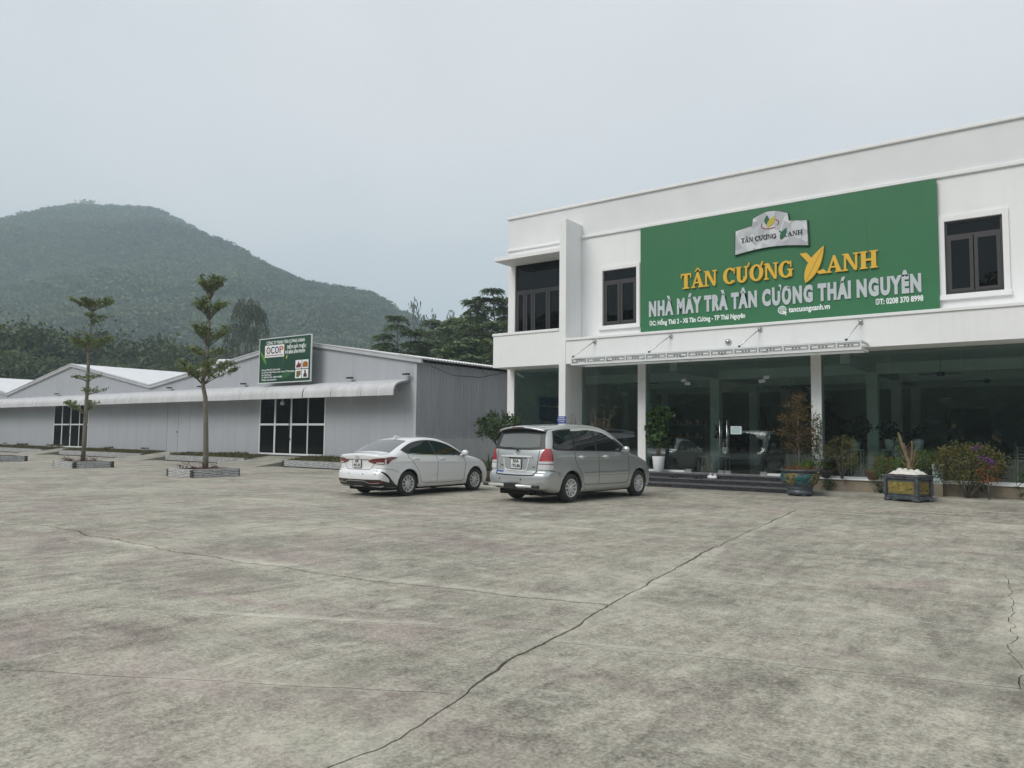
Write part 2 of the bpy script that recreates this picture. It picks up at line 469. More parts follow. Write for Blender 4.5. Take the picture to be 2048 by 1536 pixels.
def build_lot():
    r = np.random.default_rng(3)
    A = [(-2.85, -26), (-2.88, 1.0), (-2.9, 2.46), (-2.89, 2.81), (-2.93, 3.1), (-3.04, 3.53), (-3.13, 3.9), (-3.24, 4.36), (-3.28, 4.68), (-3.35, 5.26), (-3.47, 5.81), (-3.57, 6.44), (-3.76, 7.6), (-4.15, 9.9), (-4.28, 11.17), (-4.47, 12.81), (-4.76, 15.35), (-4.93, 16.93), (-4.98, 17.16)]
    A = resample(A, 0.06)
    n = len(A); k = r.normal(0, 1, n)
    jag = np.convolve(k, np.ones(5) / 5, 'same') * 0.022 + np.convolve(r.normal(0, 1, n), np.ones(19) / 19, 'same') * 0.06
    jag *= np.clip((A[:, 1] - 0.5) / 1.5, 0, 1) * np.clip((17.1 - A[:, 1]) / 0.6, 0, 1)
    A[:, 0] += jag
    gap = 0.007 + 0.007 * np.clip(np.convolve(r.normal(0, 1, n), np.ones(15) / 15, 'same') * 2 + 0.5, 0, 1.6)
    def hitA(y): return int(np.argmin(np.abs(A[:, 1] - y)))
    def jl(pts, amp=0.012, step=0.09):
        q = resample(pts, step); m = len(q)
        q[:, 1] += np.convolve(r.normal(0, 1, m), np.ones(7) / 7, 'same') * amp * 2
        return q
    B = [(-70, 2.0), (-30, 4.6), (-14.64, 5.27), (-13.73, 5.61), (-12.71, 5.63), (-11.46, 5.57), (-10.31, 5.56), (-9.39, 5.5), (-8.74, 5.6), (-8.14, 5.55), (-7.49, 5.71), (-6.85, 5.73), (-6.14, 5.82), (-5.53, 5.96), (-5.06, 6.02), (-4.5, 6.1), (-4.02, 6.26), (-3.5, 6.41)]
    D = [(-60, -28), (-10, -0.45), (-4.81, 2.66), (-4.4, 2.9), (-3.93, 3.11), (-3.47, 3.41), (-3.1, 3.64)]
    E_ = [(-60, -24), (-12, 0.9), (-6.18, 3.85), (-5.77, 4.02), (-5.45, 4.17), (-5.05, 4.37), (-4.58, 4.64), (-4.04, 4.97), (-3.38, 5.3)]
    B2 = [(-70, 10.4), (-16, 11.0), (-4.3, 11.3)]
    G = [(-70, 17.0), (-30, 17.35), (-7.56, 17.28), (-5.0, 17.15)]
    lot = MB().box(-70, 14, -26, 21.98, -0.16, -0.05).obj('concrete_lot', M['lotbase'])
    tag(lot, kind='structure', label='wide weathered concrete parking lot with cracked joints')
    def slab(poly, z0=-0.05, z1=0.0):
        b = MB()
        p = [(float(x), float(y)) for x, y in poly]
        m = len(p)
        b.add([(x, y, z1) for x, y in p], [list(range(m))])
        v = [(x, y, z1) for x, y in p] + [(x, y, z0) for x, y in p]
        b.add(v, [[i, i + m, (i + 1) % m + m, (i + 1) % m] for i in range(m)])
        o = b.obj('slab', M['lot'], lot)
        fixn(o)
        return o
    def leftslab(lo, hi, ilo, ihi, glo, ghi):
        seg = [(A[i, 0] - gap[i], A[i, 1]) for i in range(ilo, ihi + 1)]
        h = [(x, y - ghi) for x, y in hi[::-1]]
        l = [(x, y + glo) for x, y in lo]
        slab(seg + h[1:] + l[:-1])
    b0 = np.array([(-70, -26), (-2.86, -26)], float)
    lines = [(b0, 0), (jl(D, 0.012), 0.007), (jl(E_, 0.012), 0.006), (jl(B, 0.045), 0.024), (jl(B2, 0.02), 0.010), (jl(G, 0.01), 0.012)]
    for (lo, gl), (hi, gh) in zip(lines[:-1], lines[1:]):
        leftslab(lo, hi, hitA(lo[-1][1]), hitA(hi[-1][1]), gl, gh)
    C = [(-3.33, 4.95), (-2.96, 5.07), (-1.99, 5.39), (-1.36, 5.59), (-0.79, 5.78), (-0.34, 5.92)]
    C2 = [(-0.34, 5.92), (4, 7.4), (14, 10.8)]
    Fl = [(-4.17, 10.1), (-2.8, 10.34), (-0.72, 10.72)]
    F2 = [(-0.72, 10.72), (4, 11.6), (14, 13.4)]
    Gr = [(-4.98, 17.15), (-2.71, 17.19), (-0.83, 16.95), (14, 16.2)]
    K = resample([(-0.34, 5.92), (-0.34, 6.4), (-0.45, 6.78), (-0.48, 7.67), (-0.55, 9.09), (-0.72, 10.72)], 0.06)
    K[1:-1, 0] += np.convolve(r.normal(0, 1, len(K)), np.ones(4) / 4, 'same')[1:-1] * 0.035
    C, C2, Fl, F2, Gr = jl(C, 0.008), jl(C2, 0.008), jl(Fl, 0.006), jl(F2, 0.006), jl(Gr, 0.006)
    SA = lambda i, j: [(A[q, 0] + gap[q], A[q, 1]) for q in range(i, j - 1, -1)]
    up = lambda P, g: [(x, y - g) for x, y in P]
    dn = lambda P, g: [(x, y + g) for x, y in P]
    iC, iF, iG = hitA(4.95), hitA(10.1), len(A) - 1
    slab(SA(iC, 0) + [(14, -26)] + up(C2[::-1], 0.008) + up(C[::-1], 0.012)[1:-1])
    slab(SA(iF, iC) + dn(C, 0.005)[1:] + [(x - 0.004, y) for x, y in K[1:]] + up(Fl[::-1], 0.002)[1:-1])
    slab([(x + 0.004, y) for x, y in K[::-1]] + dn(C2, 0.005)[1:] + up(F2[::-1], 0.002)[:-1])
    slab(SA(iG, iF) + dn(Fl, 0.002)[1:] + dn(F2, 0.002)[1:] + up(Gr[::-1], 0.004)[:-1])
    slab([(-70, 21.98), (-70, 17.004)] + [(x, y + 0.004) for x, y in jl(G, 0)[1:]] + [(x, y + 0.004) for x, y in Gr[1:]] + [(14, 21.98)])
build_lot()

b = MB(); b.add([(-1690, -1690, -0.17), (1690, -1690, -0.17), (1690, 1690, -0.17), (-1690, 1690, -0.17)], [(0, 1, 2, 3)])
tag(b.obj('ground', M['earth']), kind='structure', label='earth and grass ground around the site')

# ------------------------------------------------------------------ wooded hills round the valley (heights from a survey of the skyline)
AZ = np.array([-180, -140, -115, -95, -82, -71.05, -68.4, -66.72, -64.06, -62.53, -60.61, -59.29, -57.61, -55.91, -53.81, -52.4, -50.61, -48.8, -47.33, -45.83, -44.33, -43.19, -41.3, -37.5, -25, 0, 60, 110, 150, 180.])
EL = -0.42 * np.clip((np.array([-180, -140, -115, -95, -82, -71.05, -68.4, -66.72, -64.06, -62.53, -60.61, -59.29, -57.61, -55.91, -53.81, -52.4, -50.61, -48.8, -47.33, -45.83, -44.33, -43.19, -41.3, -37.5, -25, 0, 60, 110, 150, 180.]) > -90), 0, 1) + np.array([10.5, 9.0, 8.5, 10.0, 11.6, 12.6, 13.75, 14.2, 14.35, 14.4, 13.75, 13.1, 12.35, 11.75, 10.9, 10.4, 10.1, 9.95, 9.7, 8.85, 8.05, 7.3, 6.5, 4.9, 4, 4, 6, 9, 10.5, 10.5])
RR = np.array([150, 150, 190, 420, 900, 1040, 1040, 1040, 1020, 1000, 940, 880, 800, 740, 680, 640, 610, 590, 580, 570, 560, 550, 540, 520, 500, 500, 300, 170, 150, 150.])
R0 = np.array([72, 72, 95, 150, 240, 260, 260, 260, 260, 260, 260, 260, 260, 260, 260, 260, 250, 250, 250, 250, 250, 250, 250, 250, 250, 250, 130, 80, 72, 72.])
def vnoise(x, y, seed=0):
    xi = np.floor(x).astype(int); yi = np.floor(y).astype(int); fx = x - xi; fy = y - yi
    def h(a, b):
        k = np.sin(a * 127.1 + b * 311.7 + seed * 74.7) * 43758.5453
        return k - np.floor(k)
    fx = fx * fx * (3 - 2 * fx); fy = fy * fy * (3 - 2 * fy)
    return (h(xi, yi) * (1 - fx) + h(xi + 1, yi) * fx) * (1 - fy) + (h(xi, yi + 1) * (1 - fx) + h(xi + 1, yi + 1) * fx) * fy
def hill_z(az, r):
    el = np.interp(az, AZ, EL); R = np.interp(az, AZ, RR); r0 = np.interp(az, AZ, R0)
    H = np.tan(np.radians(el)) * R
    t = np.clip((r - r0) / (R - r0), 0, 1)
    up = H * (0.55 * t * t * (3 - 2 * t) + 0.45 * t)
    q = np.clip((r - R) / (0.75 * R), 0, 1)
    z = np.where(r <= R, up, H * (1 - q * q))
    x = r * np.sin(np.radians(az)); y = r * np.cos(np.radians(az))
    nz = (vnoise(x / 120, y / 120, 1) - 0.5) * np.where(R > 300, 34, 12) + (vnoise(x / 45, y / 45, 2) - 0.5) * np.where(R > 300, 11, 4)
    z = z + nz * np.clip(4 * t * (1 - t), 0, 1)
    return np.where(r < r0, -0.6, z - 0.4)
def build_hill():
    az = np.linspace(-180, 180, 361); rr = np.concatenate([np.linspace(60, 1120, 110), np.linspace(1150, 1660, 12)])
    a, r = np.meshgrid(az, rr, indexing='ij')
    z = hill_z(a, r)
    P = np.stack([r * np.sin(np.radians(a)), r * np.cos(np.radians(a)), z], -1)
    b = MB(); b.grid(P)
    o = b.obj('hill', pm('hill_undergrowth', (0.045, 0.06, 0.028), 0.9, var=0.4, vscale=0.03, col2=(0.085, 0.115, 0.05)))
    tag(o, kind='structure', label='forested hill with a rounded summit behind the warehouse')
build_hill()

# ------------------------------------------------------------------ foliage tools
def cards(C, size, r, up=0.3, aspect=0.5, dirs=None, fold=0.0, jit=0.35):
    """leaf rhombs: C (n,3) centres"""
    C = np.asarray(C, float); n = len(C)
    s = size * (1 + r.uniform(-jit, jit, n))[:, None]
    if dirs is None:
        d = r.normal(size=(n, 3))
    else: d = np.asarray(dirs, float) + r.normal(size=(n, 3)) * 0.25
    d /= np.linalg.norm(d, axis=1)[:, None]
    nrm = r.normal(size=(n, 3)) + np.array([0, 0, up * 3])
    side = np.cross(d, nrm); side /= (np.linalg.norm(side, axis=1)[:, None] + 1e-9)
    up_ = np.cross(side, d)
    b = C - d * s * 0.5; tip = C + d * s * 0.5
    m = C - d * s * 0.05
    l = m + side * s * aspect * 0.5 + up_ * s * fold; rr_ = m - side * s * aspect * 0.5 + up_ * s * fold
    V = np.stack([b, rr_, tip, l], 1).reshape(-1, 3)
    F = np.arange(4 * n).reshape(n, 4)
    return V, F

def clumps(center, radii, nclump, nleaf, cr, r, shell=0.5, flat=0.7):
    """leaf centres gathered in clumps spread through an ellipsoid"""
    u = r.normal(size=(nclump, 3)); u /= np.linalg.norm(u, axis=1)[:, None]
    rad = (shell + (1 - shell) * r.uniform(0, 1, nclump)) ** (1 / 1.5)
    cc = np.asarray(center) + u * rad[:, None] * np.asarray(radii)
    pts = np.repeat(cc, nleaf, 0) + r.normal(size=(nclump * nleaf, 3)) * cr * np.array([1, 1, flat])
    return pts, cc

M['bark'] = pm('tree_bark', (0.16, 0.145, 0.12), 0.9, var=0.35, vscale=5, bump=0.4, bscale=25, local=True)
M['bark_pale'] = pm('pale_bark', (0.36, 0.335, 0.26), 0.9, var=0.45, vscale=7, bump=0.4, bscale=30, col2=(0.13, 0.12, 0.09), local=True)
M['forest'] = leafmat('forest_leaves', (0.036, 0.062, 0.036), (0.135, 0.185, 0.085), wscale=0.0075, bigw=0.62)
M['leaf_belt'] = leafmat('belt_leaves', (0.028, 0.048, 0.022), (0.11, 0.15, 0.05), wscale=0.09)
M['leaf_dark'] = leafmat('dark_leaves', (0.026, 0.046, 0.018), (0.085, 0.135, 0.045), wscale=0.9)
M['leaf_pinnate'] = leafmat('pinnate_leaves', (0.045, 0.078, 0.032), (0.15, 0.205, 0.075), dry=(0.13, 0.12, 0.03), dryf=0.04, wscale=0.25)
M['leaf_grey'] = leafmat('greyish_leaves', (0.035, 0.05, 0.03), (0.10, 0.12, 0.07), wscale=0.3)
M['leaf_tier'] = leafmat('tier_leaves', (0.085, 0.125, 0.04), (0.22, 0.27, 0.09), dry=(0.14, 0.09, 0.03), dryf=0.05, wscale=1.5)

def grown_tree(r, H, R, trunk_h, nclump, nleaf, lsize, cr, up=0.25, shape=(1, 1, 1), leafm='leaf_belt', trunk_r=0.16, blobs=None):
    """trunk mesh, crown mesh (local, base at origin)"""
    tb = MB(); cb = MB()
    top = H * 0.8
    lean = r.normal(0, 0.03 * H, 2)
    path = [(lean[0] * (z / H) ** 2, lean[1] * (z / H) ** 2, z) for z in np.linspace(0, top, 7)]
    tb.tube(path, [trunk_r * (1 - 0.75 * i / 6) for i in range(7)], 7)
    blobs = blobs or [(0, 0, trunk_h + (H - trunk_h) * 0.52, 1.0)]
    for bx, by, bz, bs in blobs:
        c = (bx + lean[0] * 0.5, by + lean[1] * 0.5, bz)
        pts, cc = clumps(c, (R * bs * shape[0], R * bs * shape[1], (H - trunk_h) * 0.5 * bs * shape[2]), int(nclump * bs), nleaf, cr, r, 0.35, 0.6)
        V, F = cards(pts, lsize, r, up, 0.55)
        cb.addn(V, F, 0, False)
        for q in cc[::max(1, len(cc) // 9)]:
            z0 = trunk_h * 0.9 + (q[2] - trunk_h) * 0.35
            z0 = max(0.3 * trunk_h, min(z0, top))
            f = z0 / H
            s = np.array([lean[0] * f * f, lean[1] * f * f, z0])
            mid = (s + q) / 2 + np.array([0, 0, 0.06 * H])
            tb.tube([s, mid, q], [trunk_r * 0.35, trunk_r * 0.22, trunk_r * 0.07], 5)
    return tb, cb

# ------------------------------------------------------------------ forest on the hills (stuff)
def build_forest():
    r = np.random.default_rng(5)
    protos = bpy.data.collections.new('forest_protos')
    for k in range(5):
        b = MB()
        H = 1.0
        pts, cc = clumps((0, 0, 0.55), (0.36, 0.36, 0.42), 26, 9, 0.085, r, 0.5, 0.8)
        V, F = cards(pts, 0.15 if k else 0.12, r, 0.35, 0.7)
        b.addn(V, F, 0, False)
        b.tube([(0, 0, -0.1), (0.02, 0, 0.5)], [0.03, 0.015], 4, caps=False, mi=1)
        o = bpy.data.objects.new('forest_tree', b.mesh('forest_tree', [M['forest'], M['bark']]))
        protos.objects.link(o)
    az = []; rad = []; sc = []
    def sector(a0, a1, n, r0, r1, smin, smax, lim=1.08):
        a = r.uniform(a0, a1, n); q = np.sqrt(r.uniform(r0 ** 2, r1 ** 2, n))
        R = np.interp(a, AZ, RR) * lim; b0 = np.interp(a, AZ, R0)
        k = (q < R) & (q > b0 + 2)
        az.append(a[k]); rad.append(q[k]); sc.append(r.uniform(smin, smax, k.sum()))
    sector(-80, -56, 15000, 260, 1120, 8.0, 14.5)
    sector(-57, -36, 12500, 250, 860, 6.6, 12.0)
    sector(-115, -80, 2600, 120, 900, 10, 18)
    sector(-36, 60, 1800, 160, 540, 10, 16)
    sector(60, 245, 3600, 74, 190, 7, 11, 1.15)
    a = np.concatenate(az); q = np.concatenate(rad); s = np.concatenate(sc)
    a = (a + 180) % 360 - 180
    z = hill_z(a, q)
    x = q * np.sin(np.radians(a)); y = q * np.cos(np.radians(a))
    zone = vnoise(x / 80, y / 80, 9)
    s = s * (0.75 + 0.6 * zone)
    P = np.stack([x, y, z], 1)
    me = bpy.data.meshes.new('forest')
    me.from_pydata(P.tolist(), [], [])
    at = me.attributes.new('sc', 'FLOAT', 'POINT'); at.data.foreach_set('value', s.astype(np.float32))
    o = bpy.data.objects.new('forest', me); COL.objects.link(o)
    tag(o, kind='stuff', label='dense forest of small trees covering the hillsides')
    ng = bpy.data.node_groups.new('scatter', 'GeometryNodeTree')
    ng.interface.new_socket('Geometry', in_out='INPUT', socket_type='NodeSocketGeometry')
    ng.interface.new_socket('Geometry', in_out='OUTPUT', socket_type='NodeSocketGeometry')
    n = ng.nodes.new; l = ng.links.new
    gi = n('NodeGroupInput'); go = n('NodeGroupOutput')
    iop = n('GeometryNodeInstanceOnPoints'); ci = n('GeometryNodeCollectionInfo')
    ci.inputs['Collection'].default_value = protos
    ci.inputs['Separate Children'].default_value = True
    ci.inputs['Reset Children'].default_value = True
    iop.inputs['Pick Instance'].default_value = True
    na = n('GeometryNodeInputNamedAttribute'); na.data_type = 'FLOAT'; na.inputs['Name'].default_value = 'sc'
    rv = n('FunctionNodeRandomValue'); rv.data_type = 'FLOAT_VECTOR'
    rv.inputs[0].default_value = (0, 0, 0); rv.inputs[1].default_value = (0.12, 0.12, 6.283)
    ri = n('FunctionNodeRandomValue'); ri.data_type = 'INT'
    ri.inputs[4].default_value = 0; ri.inputs[5].default_value = 4
    l(gi.outputs[0], iop.inputs['Points']); l(ci.outputs[0], iop.inputs['Instance'])
    l(na.outputs[0], iop.inputs['Scale']); l(rv.outputs[0], iop.inputs['Rotation'])
    l([q_ for q_ in ri.outputs if q_.enabled and q_.type == 'INT'][0], iop.inputs['Instance Index'])
    l(iop.outputs[0], go.inputs[0])
    md = o.modifiers.new('scatter', 'NODES'); md.node_group = ng
build_forest()

# ------------------------------------------------------------------ background trees, each one a thing
def polar(az, d): return d * sin(radians(az)), d * cos(radians(az))
def tree_from(meshes, name, label, loc, rz, sc, group=None, stretch=1.0):
    t = thing(name, label, 'tree', loc, rz, group)
    t.scale = (sc, sc, sc * stretch)
    for nm, me in zip(('trunk', 'crown'), meshes):
        o = bpy.data.objects.new(nm, me); COL.objects.link(o); o.parent = t
    return t

def build_belt():
    r = np.random.default_rng(21)
    kinds = []
    for k in range(5):
        H = 13.0
        tb, cb = grown_tree(r, H, 3.6 + 0.5 * (k % 3), 2.2, 130, 17, 0.62, 0.62, 0.2, (1, 1, 1.05), 'leaf_belt', 0.2,
                            [(0, 0, 8.0, 0.95), (1.6 * cos(k * 2), 1.6 * sin(k * 2), 5.0, 0.75), (-1.5 * cos(k), 1.2, 3.6, 0.6)])
        kinds.append((tb.mesh('belt_trunk', M['bark']), cb.mesh('belt_crown', M['leaf_belt'])))
    grp = 'trees in the belt behind the warehouse'
    lab = {0: 'leafy green tree in the belt behind the white warehouse roofs'}
    skyl = [(-72.5, 6.9), (-70.77, 6.9), (-69.73, 7.4), (-68.62, 6.7), (-67.77, 6.2), (-66.38, 6.8), (-64.8, 7.1), (-63.43, 6.6), (-61.9, 6.5), (-60.65, 6.7), (-59.6, 6.2), (-58.4, 5.9), (-57.2, 5.3), (-56.0, 4.9), (-54.8, 4.6)]
    for i, (az, el) in enumerate(skyl):
        d = 112 + r.uniform(-5, 8)
        h = d * math.tan(radians(el)) + 1.4
        x, y = polar(az + r.uniform(-0.2, 0.2), d)
        tree_from(kinds[i % 5], 'broadleaf_tree', lab[0], (x, y, 0), r.uniform(0, 6.28), h / 13.4, grp)
    for i in range(14):
        az = -72.8 + i * 1.38 + r.uniform(-0.3, 0.3)
        d = 100 + r.uniform(-3, 4)
        el = np.interp(az, [s[0] for s in skyl], [s[1] for s in skyl]) * r.uniform(0.62, 0.8)
        h = d * math.tan(radians(el)) + 1.4
        x, y = polar(az, d)
        tree_from(kinds[(i * 2 + 1) % 5], 'broadleaf_tree', lab[0], (x, y, 0), r.uniform(0, 6.28), h / 13.4 * 1.1, grp, 0.92)
build_belt()

def build_drooping():
    """tall tree with hanging sprays between the second young tree and the green sign"""
    r = np.random.default_rng(8)
    t = thing('drooping_tree', 'tall grey-green tree with hanging sprays behind the warehouse, left of its green signboard', 'tree', polar(-56.0, 92) + (0,))
    tb = MB(); cb = MB()
    H = 17.0
    tb.tube([(0, 0, 0), (0.3, 0, 5), (0.1, 0.1, 10), (0.2, 0, 15.5)], [0.3, 0.24, 0.15, 0.05], 7)
    C = []; D = []
    boughs = [(0.3, 0.0, 16.3, 1.5), (-0.9, 0.2, 15.9, 1.2), (1.2, 0, 15.6, 1.1), (0.2, 0.9, 15.2, 1.4), (-2.0, 0.2, 13.6, 1.2), (2.5, 0.2, 13.0, 0.9), (1.5, -0.6, 13.0, 1.2), (-0.6, -0.6, 13.4, 1.4),
              (-3.0, 0, 12.0, 1.0), (-4.2, 0.2, 11.2, 0.9), (3.4, 0.2, 11.6, 0.6), (-1.2, 0.5, 10.6, 1.5), (1.0, 0.4, 10.2, 1.5), (2.4, 0, 9.2, 1.1), (-2.8, 0.3, 9.0, 1.2), (0, 0, 7.6, 1.6), (2.0, 0.5, 6.6, 1.3), (-1.8, 0, 6.2, 1.4), (0.6, 0, 4.6, 1.6)]
    for bx, by, bz, br in boughs:
        tb.tube([(0.15, 0, max(2, bz - 2.6)), (bx * 0.5, by * 0.5, bz - 0.3), (bx, by, bz)], [0.09, 0.05, 0.02], 5)
        for s in range(int(30 * br)):
            a = r.uniform(0, 6.28); q = br * sqrt(r.uniform(0, 1))
            L_ = r.uniform(0.9, 2.6)
            p0 = np.array([bx + q * cos(a), by + q * sin(a), bz + 0.5 * (1 - (q / br) ** 2)])
            for u in np.arange(0, L_, 0.17):
                C.append(p0 + np.array([cos(a) * 0.25 * u, sin(a) * 0.25 * u, -u]) + r.normal(0, 0.07, 3)); D.append((cos(a) * 0.3, sin(a) * 0.3, -1))
    V, F = cards(C, 0.40, r, 0.0, 0.32, D)
    cb.addn(V, F, 0, False)
    tb.obj('trunk', M['bark'], t, False); cb.obj('crown', M['leaf_grey'], t, False)
build_drooping()

def pinnate_tree(loc, stems, label, r, rad=1.3, nf=19, mat='leaf_pinnate'):
    """slender tree of rosettes of feathery compound leaves; stems: list of (top xyz local, bend)"""
    t = thing('feathery_tree', label, 'tree', loc, 0, 'feathery trees behind the corrugated shed')
    tb = MB(); cb = MB()
    LC = []; LD = []
    for (tx, ty, tz, rs) in stems:
        z0 = tz * 0.3
        path = [(0, 0, 0), (tx * 0.12, ty * 0.12, z0), (tx * 0.5, ty * 0.5, tz * 0.66), (tx * 0.85, ty * 0.85, tz * 0.9), (tx, ty, tz)]
        tb.tube(path, [0.13, 0.10, 0.065, 0.04, 0.025], 6)
        layers = 3 if rs > 1.0 else 2
        for ly in range(layers):
            cz = tz - ly * 0.62 * rs + r.uniform(-0.1, 0.1)
            n = nf
            for i in range(n):
                a = 2 * pi * i / n + r.uniform(-0.25, 0.25)
                Lf = rad * rs * r.uniform(0.75, 1.15) * (0.75 + 0.22 * ly)
                rise = r.uniform(0.0, 0.75) - 0.34 * ly
                px, py = tx, ty
                steps = 9
                for k in range(1, steps + 1):
                    u = k / steps
                    x = px + cos(a) * Lf * u; y = py + sin(a) * Lf * u; z = cz + Lf * (rise * u - 0.72 * u * u)
                    w = 0.46 * rs * (sin(pi * min(1, u * 0.9 + 0.1)) * 0.75 + 0.25)
                    for sgn in (-1, 1):
                        d = np.array([-sin(a) * sgn + cos(a) * 0.7, cos(a) * sgn + sin(a) * 0.7, -0.3])
                        d /= np.linalg.norm(d)
                        LC.append(np.array([x, y, z]) + d * w * 0.5); LD.append(d * w)
    LC = np.array(LC); LD = np.array(LD)
    ln = np.linalg.norm(LD, axis=1)
    V, F = cards(LC, 1.0, r, 0.9, 0.34, LD / ln[:, None], 0, 0.0)
    V = (V.reshape(-1, 4, 3) - LC[:, None]) * ln[:, None, None] + LC[:, None]
    cb.addn(V.reshape(-1, 3), F, 0, False)
    tb.obj('trunk', M['bark'], t, False); cb.obj('crown', M[mat], t, False)
    return t

def build_right_trees():
    r = np.random.default_rng(33)
    def h(el, d): return d * math.tan(radians(el)) + 1.58
    def stem(az0, d, az, el, rs):      # a stem top seen at azimuth az, elevation el, for a tree standing at az0, d
        x0, y0 = polar(az0, d); x1, y1 = polar(az, d)
        return (x1 - x0, y1 - y0, h(el, d) - 0.5, rs)
    def T(az0, d, tops, label, **k):
        pinnate_tree(polar(az0, d) + (0,), [stem(az0, d, *q) for q in tops], label, r, **k)
    T(-37.6, 62, [(-38.1, 11.3, 1.15), (-39.6, 10.4, 1.1), (-38.9, 10.6, 1.0), (-37.2, 10.6, 1.2), (-36.8, 9.9, 1.2)], 'tallest feathery tree, its bare stems rising beside the white building corner')
    T(-38.6, 58, [(-39.7, 8.5, 1.2), (-38.6, 8.7, 1.3), (-37.6, 8.8, 1.3), (-39.2, 7.4, 1.3), (-37.9, 7.3, 1.3)], 'feathery tree with broad layered crown right beside the white building corner')
    T(-44.9, 56, [(-45.3, 9.1, 0.95), (-46.3, 7.7, 1.0), (-44.2, 7.9, 1.0), (-45.9, 6.7, 1.0), (-44.6, 6.4, 1.0)], 'slender feathery tree with one tall rosette left of the others behind the shed')
    T(-46.9, 60, [(-46.9, 6.2, 0.9), (-47.3, 5.7, 0.6)], 'smallest feathery tree, just showing over the warehouse roof edge')
    T(-43.5, 57, [(-43.9, 8.0, 1.0), (-43.1, 7.2, 1.0), (-43.7, 6.2, 1.1), (-42.9, 5.4, 1.0)], 'feathery tree with three leaf rosettes leaning left behind the shed')
    T(-42.2, 74, [(-42.7, 8.7, 1.3), (-41.9, 8.5, 1.3), (-41.3, 8.0, 1.2)], 'umbrella-shaped feathery tree with forked bare limbs behind the shed')
    T(-40.9, 66, [(-41.5, 8.2, 1.4), (-40.6, 8.3, 1.5), (-40.0, 8.0, 1.4), (-41.0, 7.0, 1.5), (-40.2, 6.6, 1.4)], 'dense dark feathery tree in the middle of the group behind the shed')
    T(-41.6, 52, [(-42.2, 5.6, 1.2), (-41.4, 5.8, 1.3), (-40.7, 5.5, 1.3), (-41.9, 4.7, 1.2), (-40.5, 4.6, 1.2), (-41.2, 4.2, 1.2)], 'low yellowish feathery tree just over the shed roof', )
    T(-39.4, 50, [(-40.2, 5.9, 1.3), (-39.3, 6.2, 1.4), (-38.6, 5.9, 1.4), (-39.8, 4.8, 1.3), (-38.8, 4.6, 1.3), (-37.8, 5.2, 1.4), (-37.5, 6.4, 1.3)], 'low dense feathery tree at the shed roof next to the white building')
    T(-42.9, 63, [(-43.6, 6.9, 1.3), (-42.9, 7.2, 1.4), (-42.2, 6.9, 1.4), (-43.2, 5.9, 1.4), (-42.4, 5.8, 1.4)], 'bushy feathery tree filling the gap left of the dense dark one')
    T(-40.0, 72, [(-40.9, 8.8, 1.6), (-40.1, 9.0, 1.7), (-39.3, 9.1, 1.7), (-40.5, 7.7, 1.7), (-39.6, 7.6, 1.7), (-38.8, 7.9, 1.6)], 'broad-crowned feathery tree at the back of the group behind the shed')
    T(-40.6, 55, [(-41.3, 6.6, 1.4), (-40.5, 7.0, 1.5), (-39.8, 7.1, 1.5), (-39.2, 7.5, 1.4), (-40.9, 5.6, 1.4), (-40.0, 5.7, 1.5)], 'rounded mid-height feathery tree in front of the dense group')
    T(-44.0, 60, [(-44.6, 5.6, 1.1), (-43.9, 5.9, 1.2), (-43.3, 5.2, 1.2), (-44.2, 4.6, 1.2)], 'low feathery tree left of the shed corner ridge')
    # hazy thin trees beyond
    for k, (az, el, s) in enumerate(((-44.05, 10.05, 1.0), (-43.37, 9.4, 0.8), (-42.54, 9.25, 0.9), (-41.33, 9.0, 0.9))):
        d = 300
        H = h(el, d) - 12
        tb, cb = grown_tree(r, 14 * s, 2.8 * s, 5.5 * s, 26, 8, 0.9, 0.6, 0.1, (1, 1, 1), 'leaf_grey', 0.16)
        x, y = polar(az, d)
        z = h(el, d) - 14 * s * 1.0
        tt = thing('thin_tree', ['leftmost and highest', 'second from the left', 'widest', 'rightmost'][k] + ' of the thin hazy trees on the skyline right of the hill', 'tree', (x, y, min(z, hill_z(np.array([az]), np.array([d]))[0] + 0.5)), 0, 'thin hazy trees on the skyline')
        sc = (h(el, d) - tt.location.z) / (14 * s)
        tt.scale = (1, 1, sc)
        tb.obj('trunk', M['bark'], tt, False); cb.obj('crown', M['leaf_grey'], tt, False)
    for k, (az, el, s) in enumerate(((-66.2, 15.05, 1.15), (-65.65, 14.75, 0.6), (-64.9, 14.95, 0.8), (-63.4, 15.0, 0.8), (-66.9, 14.75, 0.55))):
        d = 1030
        x, y = polar(az, d)
        z = hill_z(np.array([az]), np.array([float(d)]))[0]
        H = d * math.tan(radians(el)) + 1.58 - z
        tb, cb = grown_tree(r, H, 10 * s, H * 0.35, 34, 10, 2.5, 1.8, 0.3, (1, 1, 0.9), 'forest', 0.6)
        tt = thing('summit_tree', ['widest tree standing on the hill summit', 'small tree just right of the widest one on the summit', 'second lone tree on the summit ridge', 'rightmost lone round tree on the summit ridge', 'small leftmost tree on the hill summit'][k], 'tree', (x, y, z), 0, 'lone trees along the hill summit')
        tb.obj('trunk', M['bark'], tt, False); cb.obj('crown', M['forest'], tt, False)
build_right_trees()

# ------------------------------------------------------------------ haze
def build_haze():
    m = bpy.data.materials.new('haze')
    m.use_nodes = True
    nt = m.node_tree; nt.nodes.clear()
    out = nt.nodes.new('ShaderNodeOutputMaterial')
    v = nt.nodes.new('ShaderNodeVolumePrincipled')
    v.inputs['Color'].default_value = (0.74, 0.89, 1.0, 1)
    v.inputs['Density'].default_value = 0.0008
    v.inputs['Anisotropy'].default_value = 0.2
    nt.links.new(v.outputs[0], out.inputs['Volume'])
    o = MB().box(-1700, 1700, -1700, 1700, -1.2, 345).obj('haze', m)
    tag(o, kind='stuff', label='thin grey haze filling the valley')
build_haze()
